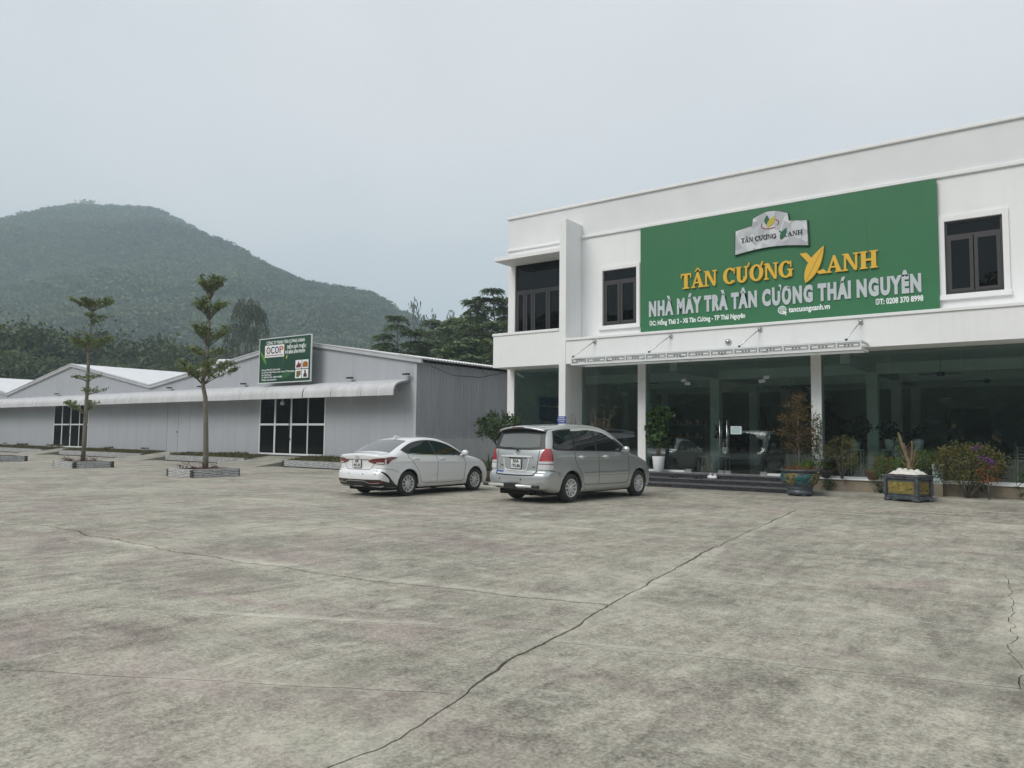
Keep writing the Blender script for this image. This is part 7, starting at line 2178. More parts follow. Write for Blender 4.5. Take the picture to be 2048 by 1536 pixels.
def build_pot_tree():
    r = np.random.default_rng(51)
    cx, cy = -6.12, 21.52
    t = thing('potted_tree', 'bronze-leaved small tree in a big round painted ceramic pot in front of the steps', 'potted tree', (cx, cy, 0))
    prof = [(0.26, 0.0), (0.33, 0.015), (0.345, 0.07), (0.33, 0.11), (0.31, 0.13), (0.33, 0.16), (0.355, 0.185), (0.33, 0.205), (0.36, 0.24), (0.44, 0.36), (0.475, 0.46), (0.475, 0.54), (0.45, 0.585), (0.445, 0.61), (0.505, 0.635), (0.52, 0.665), (0.505, 0.69), (0.45, 0.69), (0.43, 0.63), (0.001, 0.62)]
    MB().lathe(prof, (cx, cy, 0.03), 36).obj('pot', M['ceramic'], t)
    for k in range(4):
        a = k * pi / 2 + 0.6
        MB().sphere((cx + 0.27 * cos(a), cy + 0.27 * sin(a), 0.03), 0.07, 8, 6, sq=(1, 1, 0.55)).obj('foot', M['ceramic'], t)
    def surf(a, z):
        q = float(np.interp(z, [p[1] for p in prof[8:14]], [p[0] for p in prof[8:14]])) + 0.006
        return (cx + q * cos(a), cy + q * sin(a), z + 0.03)
    # dragon scrolls in relief
    def scroll(name, mat, a0, z0, turns, s, th, n=40):
        b = MB()
        pth = []
        for i in range(n):
            u = i / (n - 1); ph = turns * 2 * pi * u
            rr = s * (1 - 0.75 * u)
            pth.append(surf(a0 + rr * cos(ph) / 0.45, min(0.58, max(0.22, z0 + rr * sin(ph)))))
        b.tube(pth, [th * (1 - 0.5 * i / n) for i in range(n)], 6)
        b.obj(name, mat, t)
    aim = -pi / 2 + 0.15
    for k in range(4):
        o = aim + k * pi / 2
        scroll('gold_dragon', M['gold_relief'], o - 0.55, 0.43, 2.2, 0.14, 0.026); scroll('gold_dragon', M['gold_relief'], o - 0.22, 0.50, 1.5, 0.10, 0.02)
        scroll('gold_dragon', M['gold_relief'], o - 0.38, 0.32, 1.3, 0.08, 0.018)
        scroll('teal_cloud', M['teal_relief'], o + 0.08, 0.40, 2.5, 0.12, 0.03); scroll('teal_cloud', M['teal_relief'], o + 0.62, 0.44, 2.0, 0.13, 0.026)
        scroll('teal_cloud', M['teal_relief'], o + 0.75, 0.33, 1.3, 0.07, 0.02)
    n = 900; a = r.uniform(0, 6.28, n); q = 0.47 * np.sqrt(r.uniform(0, 1, n))
    C = np.stack([cx + q * np.cos(a), cy + q * np.sin(a), 0.70 + 0.09 * (1 - (q / 0.5) ** 2) + r.normal(0, 0.015, n)], 1)
    V, F = cards(C, 0.07, r, 0.2, 0.35); b = MB(); b.addn(V, F); b.obj('moss', M['grass_brown'], t)
    n = 260; C = np.stack([cx + 0.22 + r.normal(0, 0.13, n), cy + r.normal(0, 0.13, n), 0.80 + r.uniform(0, 0.14, n)], 1)
    V, F = cards(C, 0.12, r, 0, 0.2, np.tile([0.1, 0, 1.], (n, 1))); b = MB(); b.addn(V, F); q_ = b.obj('grass', M['leaf_lime'], t); q_['kind'] = 'stuff'
    tb = MB(); tb.tube([(cx - 0.02, cy, 0.66), (cx - 0.01, cy, 1.1), (cx - 0.03, cy, 1.5), (cx - 0.02, cy, 2.2)], [0.035, 0.03, 0.026, 0.012], 8)
    pts = []
    for zc, rx, nn in ((1.42, 0.52, 26), (1.75, 0.66, 40), (2.1, 0.60, 34), (2.45, 0.42, 22), (2.75, 0.24, 12)):
        p, cc = clumps((cx, cy, zc), (rx, rx * 0.9, 0.20), nn, 24, 0.085, r, 0.25, 0.7); pts.append(p)
        for q_ in cc[:8]: tb.tube([(cx - 0.02, cy, q_[2] - 0.25), ((cx + q_[0]) / 2, (cy + q_[1]) / 2, q_[2] - 0.06), q_], [0.012, 0.008, 0.004], 4)
    V, F = cards(np.concatenate(pts), 0.052, r, 0.3, 0.55); b = MB(); b.addn(V, F); b.obj('crown', M['leaf_bronze'], t)
    tb.obj('trunk', M['bark'], t)
build_pot_tree()

def build_stump_planter():
    r = np.random.default_rng(52)
    W_, D_ = 0.94, 0.65; rz = radians(-24)
    near = np.array([-3.18, 21.12]); c_, s_ = cos(rz), sin(rz)
    off = np.array([c_ * (W_ / 2) - s_ * (-D_ / 2), s_ * (W_ / 2) + c_ * (-D_ / 2)])
    cx, cy = near - off
    t = thing('stump_planter', 'rectangular blue-grey planter with gold relief panel holding a bare pruned tree stump', 'planter', (cx, cy, 0), rz)
    def bx(nm, x0, x1, y0, y1, z0, z1, m=None, bev=0.012):
        o = MB().box(x0, x1, y0, y1, z0, z1).obj(nm, m or M['ceramic'], t, False)
        if bev: bevel(o, bev, 2)
        return o
    w, d = W_ / 2, D_ / 2
    bx('plinth', -w * 0.95, w * 0.95, -d * 0.95, d * 0.95, 0.055, 0.15)
    for sx in (-1, 1):
        for sy in (-1, 1):
            q = MB().sphere((sx * w * 0.82, sy * d * 0.8, 0.045), 0.10, 10, 6, sq=(1.1, 0.9, 0.5)); q.obj('foot', M['ceramic'], t, False)
            bx('corner_post', sx * w * 0.90 - 0.045, sx * w * 0.90 + 0.045, sy * d * 0.88 - 0.045, sy * d * 0.88 + 0.045, 0.152, 0.56)
    bx('box', -w * 0.88, w * 0.88, -d * 0.86, d * 0.86, 0.152, 0.562)
    bx('rim', -w * 1.0, w * 1.0, -d * 1.0, d * 1.0, 0.564, 0.615); bx('rim', -w * 1.06, w * 1.06, -d * 1.06, d * 1.06, 0.617, 0.66)
    yf = -d * 0.86
    p = MB().box(-w * 0.74, w * 0.74, yf - 0.012, yf - 0.002, 0.20, 0.50).obj('relief_panel', M['gold_relief'], t, False)
    xs_ = w * 0.88
    p2 = MB().box(xs_ + 0.002, xs_ + 0.012, -d * 0.66, d * 0.66, 0.20, 0.50).obj('relief_panel', M['gold_relief'], t, False)
    b = MB()
    for k in range(16):
        x = r.uniform(-w * 0.66, w * 0.66); z = r.uniform(0.25, 0.45); s = r.uniform(0.03, 0.06); a0 = r.uniform(0, 6)
        b.tube([(x + s * (1 - 0.6 * u) * cos(a0 + 6 * u), yf - 0.018, z + s * (1 - 0.6 * u) * 0.7 * sin(a0 + 6 * u)) for u in np.linspace(0, 1, 12)], 0.011, 5)
    for k in range(5):
        z = 0.23 + 0.02 * k; b.tube([(-w * 0.6 + 0.1 * k, yf - 0.015, z), (-w * 0.2 + 0.1 * k, yf - 0.018, z + 0.03), (w * 0.3, yf - 0.015, z)], 0.007, 5)
    b.obj('relief_scroll', pm('bright_gold_relief', (0.34, 0.27, 0.07), 0.45), p, False)
    b = MB()
    for k in range(8):
        y = r.uniform(-d * 0.55, d * 0.55); z = r.uniform(0.25, 0.45); s = r.uniform(0.03, 0.05)
        b.tube([(xs_ + 0.016, y + s * (1 - 0.6 * u) * cos(6 * u), z + s * (1 - 0.6 * u) * sin(6 * u)) for u in np.linspace(0, 1, 12)], 0.010, 5)
    b.obj('relief_scroll', M['gold_relief'], p2, False)
    MB().box(-w * 0.9, w * 0.9, -d * 0.9, d * 0.9, 0.64, 0.672).obj('soil', M['clay'], t, False)
    s = MB()
    s.tube([(0.06, 0, 0.62), (0.07, 0, 0.80), (0.04, 0, 1.0), (-0.05, 0, 1.22), (-0.16, 0, 1.5), (-0.24, 0.02, 1.74)], [0.08, 0.068, 0.055, 0.046, 0.036, 0.022], 9)
    s.tube([(0.07, 0.02, 0.85), (0.10, 0.03, 1.1), (0.12, 0.03, 1.32), (0.115, 0.02, 1.52)], [0.045, 0.034, 0.026, 0.018], 8)
    s.tube([(0.03, 0, 1.02), (-0.01, -0.02, 1.25), (-0.07, -0.03, 1.48)], [0.035, 0.024, 0.012], 7)
    s.tube([(0.10, 0, 0.78), (0.19, -0.02, 1.05), (0.24, -0.02, 1.3), (0.27, 0, 1.38)], [0.018, 0.015, 0.01, 0.006], 6)
    s.tube([(0.10, 0.02, 0.76), (0.25, 0.03, 1.0), (0.36, 0.02, 1.08)], [0.016, 0.012, 0.006], 6)
    s.tube([(0.02, 0, 0.86), (-0.10, -0.03, 0.97), (-0.16, -0.04, 0.99)], [0.018, 0.012, 0.006], 6)
    s.tube([(0.15, 0, 1.05), (0.20, 0, 1.3)], [0.014, 0.006], 6)
    for k in range(14):
        x0 = r.uniform(-0.1, 0.14); z0 = r.uniform(0.85, 1.3); a = r.uniform(-0.9, 0.9); l = r.uniform(0.15, 0.38)
        s.tube([(x0, 0, z0), (x0 + l * 0.5 * sin(a), r.normal(0, 0.05), z0 + l * 0.5), (x0 + l * sin(a) * 1.2, r.normal(0, 0.08), z0 + l)], [0.012, 0.008, 0.003], 5)
    s.obj('stump', M['stump'], t, False)
    n = 60; C = np.concatenate([r.normal(size=(20, 3)) * 0.05 + np.array(q) for q in ((-0.26, 0, 1.32), (-0.2, -0.05, 1.02), (-0.22, 0, 1.6))])
    V, F = cards(C, 0.07, r, 0.1, 0.35); b = MB(); b.addn(V, F); b.obj('shoot_leaves', M['leaf_lime'], t, False)
    # crumpled cloth on the soil: separate thing
    m = 46; k = 30
    X, Y = np.meshgrid(np.linspace(-0.37, 0.40, m), np.linspace(-0.29, 0.26, k), indexing='ij')
    hgt = 0.68 + 0.115 * np.exp(-((X + 0.12) / 0.17) ** 2 - (Y / 0.2) ** 2) + 0.09 * np.exp(-((X - 0.2) / 0.14) ** 2 - (Y / 0.2) ** 2)
    fold = np.abs(np.sin(X * 11 + 4 * Y + 2 * np.sin(Y * 7) + 1.3)) ** 0.8 * 0.04 + np.abs(np.sin(Y * 9 - 7 * X + 1.5 * np.sin(X * 6))) * 0.022
    edge = np.clip(np.minimum(np.minimum(X + 0.37, 0.40 - X), np.minimum(Y + 0.29, 0.26 - Y)) / 0.07, 0, 1)
    Z = 0.676 + (hgt - 0.676 + fold) * (0.15 + 0.85 * edge)
    X2 = X + 0.03 * np.sin(Y * 19); Y2 = Y + 0.02 * np.sin(X * 15)
    ct = thing('white_cloth', 'crumpled white cloth lying on the soil round the stump in the rectangular planter', 'cloth', (cx, cy, 0.67), rz)
    b = MB(); b.grid(np.stack([X2, Y2, Z - 0.67], -1)); o = b.obj('cloth', M['cloth_white'], ct, False)
    sol = o.modifiers.new('thick', 'SOLIDIFY'); sol.thickness = 0.006
build_stump_planter()

def pot(t, prof, c, mat, name='pot', n=24):
    return MB().lathe(prof, c, n).obj(name, M[mat], t)

def build_small_plants():
    r = np.random.default_rng(61)
    # tall leafy plant in white pot by the column
    cx, cy = -11.02, 22.95
    t = thing('potted_plant', 'leafy green plant in a tapered white pot on the top step beside the column', 'potted plant', (cx, cy, 0.42))
    pot(t, [(0.001, 0.0), (0.145, 0.0), (0.155, 0.01), (0.205, 0.48), (0.20, 0.50), (0.185, 0.49), (0.18, 0.45), (0.001, 0.45)], (cx, cy, 0.425), 'pot_white')
    pts = []
    for (x, z, rx, rz_, nn) in ((0.03, 2.22, 0.44, 0.40, 44), (-0.02, 1.55, 0.42, 0.30, 36), (0.2, 1.95, 0.25, 0.2, 10), (-0.18, 1.85, 0.2, 0.2, 8)):
        p, _ = clumps((cx + x, cy, z), (rx, rx * 0.8, rz_), nn, 11, 0.07, r, 0.4, 0.9); pts.append(p)
    P = np.concatenate(pts)
    V, F = cards(P, 0.15, r, 0.5, 0.72); b = MB(); b.addn(V, F); b.obj('foliage', M['leaf_deep'], t)
    b = MB()
    for k in range(4): b.tube([(cx + 0.05 * cos(k * 1.6), cy + 0.05 * sin(k * 1.6), 0.85), (cx + 0.07 * cos(k * 1.6), cy, 1.4), (cx + 0.1 * cos(k * 1.6), cy, 2.2)], [0.02, 0.016, 0.008], 6)
    b.obj('stem', M['bark'], t)
    # round topiary tree between the cars
    cx, cy = -16.15, 21.0
    t = thing('topiary_tree', 'small tree with a dense dark dome crown between the white sedan and the silver van', 'tree', (cx, cy, 0))
    pot(t, [(0.001, 0.0), (0.25, 0.0), (0.36, 0.42), (0.34, 0.45), (0.31, 0.40), (0.001, 0.40)], (cx, cy, 0.002), 'clay_dark')
    tb = MB(); tb.tube([(cx - 0.1, cy, 0.38), (cx - 0.06, cy, 0.8), (cx, cy, 1.2), (cx + 0.04, cy, 1.75)], [0.075, 0.065, 0.055, 0.03], 8)
    tb.tube([(cx - 0.02, cy, 1.0), (cx + 0.18, cy, 1.35), (cx + 0.45, cy, 1.7)], [0.04, 0.03, 0.015], 6); tb.tube([(cx, cy, 1.15), (cx - 0.3, cy, 1.45), (cx - 0.5, cy, 1.75)], [0.035, 0.025, 0.012], 6)
    tb.obj('trunk', M['bark_pale'], t)
    p, _ = clumps((cx, cy, 1.86), (0.84, 0.80, 0.50), 150, 16, 0.08, r, 0.45, 0.8)
    p = p[p[:, 2] > 1.42 - 0.12 * np.sin((p[:, 0] - cx) * 9)]
    V, F = cards(p, 0.105, r, 0.4, 0.55); b = MB(); b.addn(V, F); b.obj('crown', M['leaf_dark'], t)
    # low spiky plant below it
    t = thing('spiky_plant', 'low plant with arching strap leaves under the dome-shaped tree', 'plant', (-16.0, 20.3, 0)); C = []; D = []
    b = MB(); strap(b, (-16.0, 20.3, 0.35), 22, 0.55, 0.75, 0.045, r); b.obj('leaves', M['leaf_grey'], t)
    pot(t, [(0.001, 0.0), (0.16, 0.0), (0.22, 0.3), (0.2, 0.32), (0.001, 0.28)], (-16.0, 20.3, 0.002), 'clay_dark')
    # twiggy shrubs behind the van
    for k, (cx, z0, w, h, nb, lf, lab) in enumerate(((-13.15, 0.55, 0.62, 2.2, 34, 520, 'twiggy brown-leaved shrub in front of the narrow glass bay behind the van'), (-14.0, 0.55, 0.22, 1.9, 12, 0, 'bare branching twigs against the fin wall behind the van'))):
        cy = 22.86 if k == 0 else 22.45
        t = thing('twiggy_shrub', lab, 'plant', (cx, cy, 0.42))
        pot(t, [(0.001, 0.0), (0.12, 0.0), (0.17, 0.22), (0.15, 0.24), (0.001, 0.2)], (cx, cy, 0.423 if k == 0 else 0.0), 'clay')
        b = MB(); C = []
        for i in range(nb):
            a = r.uniform(0, 6.28); q = w * sqrt(r.uniform(0.05, 1)); top = np.array([cx + q * cos(a), cy + 0.32 * q * sin(a), r.uniform(1.5, 0.5 + h)])
            m = np.array([cx + 0.3 * q * cos(a), cy + 0.1 * q * sin(a), 0.6 + 0.45 * (top[2] - 0.6)])
            b.tube([(cx, cy, z0 if k == 0 else 0.2), m, top], [0.014, 0.009, 0.003], 5)
            for j in range(3):
                u = r.uniform(0.5, 0.95); p0 = m + (top - m) * u; p1 = p0 + np.array([r.normal(0, 0.12), r.normal(0, 0.04), r.uniform(0.02, 0.2)])
                b.tube([p0, p1], [0.005, 0.002], 4)
                C.append(p0 + (p1 - p0) * r.uniform(0, 1, (6, 1)) + r.normal(size=(6, 3)) * 0.02)
        b.obj('twigs', M['bark'], t)
        if lf:
            V, F = cards(np.concatenate(C), 0.06, r, 0.1, 0.5); b = MB(); b.addn(V, F); b.obj('leaves', M['leaf_bronze'], t)
    # climber on the column, white flower, bowls
    t = thing('climbing_plant', 'dark leafy creeper growing up the white column beside the painted pot', 'plant', (-6.1, 23.15, 0.44))
    n = 520
    z = 0.5 + 1.65 * r.uniform(0, 1, n) ** 1.05
    C = np.stack([-6.105 + r.uniform(-0.15, 0.155, n), 23.19 + r.uniform(-0.05, 0.02, n), z], 1)
    V, F = cards(C, 0.062, r, 0.1, 0.62); b = MB(); b.addn(V, F); b.obj('foliage', M['leaf_dark'], t)
    b = MB()
    for k in range(7):
        x = -6.2 + 0.035 * k
        b.tube([(x + 0.04 * sin(q * 5 + k), 23.205, q) for q in np.linspace(0.45, 1.3 + 0.13 * k, 10)], 0.006, 4)
    b.tube([(-6.22, 23.2, 2.0), (-6.12, 23.19, 2.2), (-5.98, 23.2, 2.26)], [0.006, 0.005, 0.003], 4)
    b.obj('vine_stem', M['bark'], t)
    t = thing('white_flower', 'clump of white blossoms at the foot of the column creeper', 'flowers', (-6.0, 23.0, 0.5))
    p, _ = clumps((-6.02, 23.06, 0.93), (0.13, 0.07, 0.17), 16, 9, 0.035, r); V, F = cards(p, 0.05, r, 0.2, 0.7); b = MB(); b.addn(V, F); b.obj('blossom', M['petal_white'], t)
    b = MB(); b.tube([(-6.0, 23.05, 0.45), (-6.02, 23.06, 0.9)], 0.01, 5); b.obj('stem', M['bark'], t)
    for k, (x, y, lab, mt) in enumerate(((-5.80, 22.97, 'dark clay bowl with a small lime-green plant at the foot of the column', 'clay_dark'), (-4.56, 22.98, 'red-brown clay bowl with dry twigs on the sill between bush and ferns', 'clay'))):
        t = thing('bowl_planter', lab, 'planter', (x, y, 0.44))
        pot(t, [(0.001, 0.0), (0.08, 0.0), (0.12, 0.04), (0.185, 0.17), (0.20, 0.21), (0.18, 0.22), (0.16, 0.18), (0.001, 0.17)] if k == 0 else [(0.001, 0.0), (0.12, 0.0), (0.14, 0.02), (0.17, 0.2), (0.185, 0.25), (0.165, 0.26), (0.15, 0.22), (0.001, 0.2)], (x, y, 0.442), mt)
        if k == 0:
            p, _ = clumps((x - 0.02, y - 0.02, 0.80), (0.13, 0.1, 0.12), 20, 12, 0.04, r); V, F = cards(p, 0.055, r, 0.4, 0.5); b = MB(); b.addn(V, F); b.obj('foliage', M['leaf_lime'], t)
        else:
            b = MB()
            for i in range(16): b.tube([(x + r.normal(0, 0.05), y + r.normal(0, 0.04), 0.64), (x + r.normal(0, 0.12), y + r.normal(0, 0.08), r.uniform(0.72, 0.95))], [0.006, 0.002], 4)
            b.obj('twigs', M['bark'], t)
    # beds of bushes along the plinth
    bush('bush', 'rounded olive-green bush in front of the glass right of the column', (-5.33, 22.78, 0.44), (0.50, 0.34, 0.50), 0.44, 1.14, r, 90, 22, 0.055, 0.06, 'leaf_olive', 8, up=0.2, aspect=0.28)
    bush('bush', 'largest spreading bush with purple flowers overhanging the sill on the right', (-2.28, 22.58, 0.085), (0.82, 0.38, 0.52), 0.085, 0.98, r, 230, 26, 0.06, 0.075, 'leaf_olive', 16, up=0.25, aspect=0.42)
    p = np.concatenate([r.normal(size=(22, 3)) * np.array(s_) + np.array(c_) for c_, s_ in (((-1.86, 22.22, 1.10), (0.07, 0.03, 0.045)), ((-1.70, 22.24, 1.02), (0.05, 0.03, 0.04)), ((-2.03, 22.3, 1.36), (0.05, 0.03, 0.04)))])
    t = thing('purple_flowers', 'small cluster of purple flowers on the right of the largest bush', 'flowers', (-1.8, 22.3, 0.085))
    V, F = cards(p, 0.055, r, 0.2, 0.7); b = MB(); b.addn(V, F); b.obj('blossom', M['petal_purple'], t)
    b = MB(); [b.tube([(-1.8, 22.4, 0.1), (x, 22.3, 0.7), (x, 22.26, z)], [0.008, 0.006, 0.003], 4) for x, z in ((-1.86, 1.08), (-1.7, 1.0), (-2.02, 1.34))]; b.obj('stem', M['bark'], t)
    t = thing('rust_plant', 'rust-brown leafed plant low in the right part of the largest bush', 'plant', (-1.78, 22.28, 0.085))
    p, _ = clumps((-1.80, 22.24, 0.72), (0.20, 0.10, 0.26), 26, 12, 0.05, r); V, F = cards(p, 0.06, r, 0.2, 0.5); b = MB(); b.addn(V, F); b.obj('foliage', M['leaf_rust'], t)
    b = MB(); b.tube([(-1.78, 22.3, 0.085), (-1.8, 22.26, 0.7)], 0.012, 5); b.obj('stem', M['bark'], t)
    for k, (x, zc, w, h, lab) in enumerate(((-4.22, 0.80, 0.36, 0.30, 'low feathery green plant left of the rectangular planter'), (-3.28, 1.0, 0.32, 0.30, 'taller feathery green plant behind the stump, left of the patterned pot'), (-3.75, 0.84, 0.28, 0.24, 'feathery green plant directly behind the rectangular planter'))):
        bush('feathery_plant', lab, (x, 22.8, 0.085), (w, 0.26, h), 0.085, zc, r, 52, 30, 0.075, 0.07, 'leaf_lime', 10, up=0.1, aspect=0.14)
    for k, (x, z, w, h, lab, mt) in enumerate(((-4.35, 0.20, 0.32, 0.13, 'dark weeds at the plinth foot left of the rectangular planter', 'leaf_dark'), (-5.72, 0.20, 0.14, 0.16, 'dark weed at the plinth foot right of the painted pot', 'leaf_dark'), (-1.05, 0.42, 0.22, 0.34, 'green plant at the right photo edge in front of the plinth', 'leaf_deep'), (-2.1, 0.30, 0.24, 0.16, 'trailing green plant hanging over the plinth below the largest bush', 'leaf_deep'))):
        bush('weed', lab, (x, 22.86, 0.085), (w, 0.10, h), 0.085, z + 0.03, r, 22, 14, 0.055, 0.045, mt, 5)
    # patterned square vase
    x, y = -2.93, 22.72
    t = thing('patterned_pot', 'pale pot with dark leaf pattern half hidden by the largest bush', 'pot', (x, y, 0.085))
    b = MB(); w0, w1 = 0.105, 0.135
    b.add([(x + sx * w, y + sy * w, z) for z, w in ((0.42, w0), (0.93, w1)) for sx, sy in ((-1, -1), (1, -1), (1, 1), (-1, 1))], [(0, 3, 2, 1), (0, 1, 5, 4), (1, 2, 6, 5), (2, 3, 7, 6), (3, 0, 4, 7), (4, 5, 6, 7)])
    b.obj('pot', pm('pale_teal_glaze', (0.46, 0.56, 0.54), 0.5), t)
    MB().box(x - 0.1, x + 0.1, y - 0.1, y + 0.1, 0.085, 0.418).obj('stand', M['plinth'], t)
    C = np.stack([x + r.uniform(-0.12, 0.12, 70), np.full(70, y - 0.128) + r.uniform(-0.004, 0.0, 70), r.uniform(0.45, 0.91, 70)], 1)
    b = MB()
    for i, c in enumerate(C):
        a = r.uniform(0, 3.14); l = r.uniform(0.018, 0.034); d = np.array([cos(a) * l, 0, sin(a) * l]); s = np.array([-sin(a) * l * .4, 0, cos(a) * l * .4])
        yy = np.array([0, -0.018 + (0.93 - c[2]) / 0.51 * 0.03, 0])
        b.add([c - d + yy, c - s + yy, c + d + yy, c + s + yy], [(0, 1, 2, 3)])
    b.obj('leaf_pattern', M['print_black'], t)
    # plants inside, seen through the glass
    def inside(lab, x, y, z0, zc, w, h, n, l, asp, stand=True):
        t = thing('indoor_plant', lab, 'potted plant', (x, y, 0.42))
        pot(t, [(0.001, 0.0), (0.11, 0.0), (0.16, 0.3), (0.14, 0.31), (0.001, 0.28)], (x, y, z0 + 0.002), 'pot_white')
        if stand:
            s = MB().box(x - 0.2, x + 0.2, y - 0.2, y + 0.2, z0 - 0.03, z0)
            s.obj('stand_top', M['shelf_white'], t)
            for sx in (-1, 1):
                for sy in (-1, 1): MB().box(x + sx * 0.18 - 0.012, x + sx * 0.18 + 0.012, y + sy * 0.18 - 0.012, y + sy * 0.18 + 0.012, 0.42, z0 - 0.032).obj('stand_leg', M['shelf_white'], t)
        p, _ = clumps((x, y, zc), (w, w, h), n, 9, 0.08, r, 0.3); V, F = cards(p, l, r, 0.4, asp); b = MB(); b.addn(V, F); b.obj('foliage', M['leaf_black'], t)
        b = MB(); b.tube([(x, y, z0 + 0.25), (x, y, zc)], 0.015, 5); b.obj('stem', M['bark'], t)
    inside('dark leafy indoor plant on a white stand behind the rounded bush', -5.35, 24.6, 1.25, 1.85, 0.5, 0.28, 26, 0.30, 0.35)
    inside('dark indoor plant on a stand behind the glass left of the stump', -4.55, 25.4, 1.25, 1.80, 0.26, 0.28, 22, 0.16, 0.5)
    inside('dark round indoor plant on a stand behind the stump', -3.75, 25.2, 1.25, 1.72, 0.24, 0.2, 20, 0.14, 0.5)
    inside('round dark indoor bush beside the inner column behind the left glass door', -10.1, 26.2, 0.9, 1.75, 0.28, 0.26, 40, 0.09, 0.6)
    inside('tall dark indoor plant behind the painted pot tree', -6.9, 25.0, 0.42, 1.3, 0.3, 0.4, 26, 0.16, 0.5, False)
    t = thing('palm_plant', 'strap-leaved palm plant behind the glass in front of the standing person', 'potted plant', (-3.0, 24.1, 0.42))
    pot(t, [(0.001, 0.0), (0.13, 0.0), (0.19, 0.35), (0.17, 0.36), (0.001, 0.32)], (-3.0, 24.1, 0.422), 'clay_dark')
    b = MB(); strap(b, (-3.0, 24.1, 1.15), 46, 0.42, 0.85, 0.05, r); b.obj('leaves', M['leaf_deep'], t)
    b = MB(); b.tube([(-3.0, 24.1, 0.75), (-3.0, 24.1, 1.2)], 0.03, 6); b.obj('stem', M['bark'], t)

def strap(b, base, n, spread, height, w, r):
    for i in range(n):
        a = r.uniform(0, 6.28); L_ = r.uniform(0.7, 1.1); k = r.uniform(0.2, 1.0)
        P = []
        for u in np.linspace(0, 1, 8):
            q = spread * k * u * L_ * 1.2; z = height * L_ * (1.15 - 0.55 * k) * (u - 0.62 * k * u * u * 1.15)
            c = np.array([base[0] + cos(a) * q, base[1] + sin(a) * q, base[2] + z])
            s = np.array([-sin(a), cos(a), 0]) * w * 0.5 * (sin(pi * min(1, 0.12 + 0.88 * (1 - u))) * 0.9 + 0.02) 
            P.append([c - s, c + s])
        b.grid(np.array(P), sm=True)
build_small_plants()

# ------------------------------------------------------------------ little things on the steps
def build_steps_clutter():
    x, y = -9.03, 22.58
    t = thing('plastic_bag', 'tied white plastic bag lying on the middle step in front of the door handles', 'bag', (x, y, 0.28))
    b = MB()
    b.sphere((x - 0.08, y, 0.34), 0.085, 14, 9, sq=(1.1, 0.8, 0.72)); b.sphere((x + 0.06, y - 0.01, 0.335), 0.08, 14, 9, sq=(1.15, 0.85, 0.7)); b.sphere((x - 0.01, y - 0.04, 0.33), 0.07, 12, 8, sq=(1.2, 0.8, 0.72))
    b.obj('bag_body', M['pot_white'], t)
    b = MB(); b.tube([(x - 0.09, y, 0.38), (x - 0.08, y, 0.43), (x - 0.06, y - 0.01, 0.45), (x - 0.03, y, 0.43)], [0.018, 0.014, 0.02, 0.012], 7); b.tube([(x + 0.05, y, 0.37), (x + 0.06, y, 0.43), (x + 0.09, y, 0.44), (x + 0.12, y, 0.37)], [0.018, 0.014, 0.014, 0.01], 7)
    b.obj('bag_handle', M['pot_white'], t)
    for k, (cx, lab) in enumerate(((-10.35, 'black sandals on the middle step near the white pot'), (-9.55, 'black sandals on the middle step nearer the plastic bag'))):
        for s in (0, 1):
            xx = cx + s * 0.13; yy = 22.52 + 0.03 * s
            t = thing('sandal', ('left' if s == 0 else 'right') + ' one of the pair of ' + lab, 'sandal', (xx, yy, 0.28), 0.4 * (s - 0.5), 'black sandals on the step')
            b = MB()
            out = [(0.0, -0.13), (0.042, -0.11), (0.048, -0.03), (0.036, 0.05), (0.035, 0.11), (0.0, 0.135), (-0.035, 0.11), (-0.032, 0.05), (-0.044, -0.03), (-0.040, -0.11)]
            b.prism(out, 0.002, 0.026, 'z'); o = fixn(b.obj('sole', M['black'], t, False))
            b = MB(); b.tube([(-0.045, -0.03, 0.02), (-0.02, -0.045, 0.055), (0.02, -0.045, 0.055), (0.047, -0.03, 0.02)], 0.013, 6); b.obj('strap', M['rubber'], t, False)
build_steps_clutter()

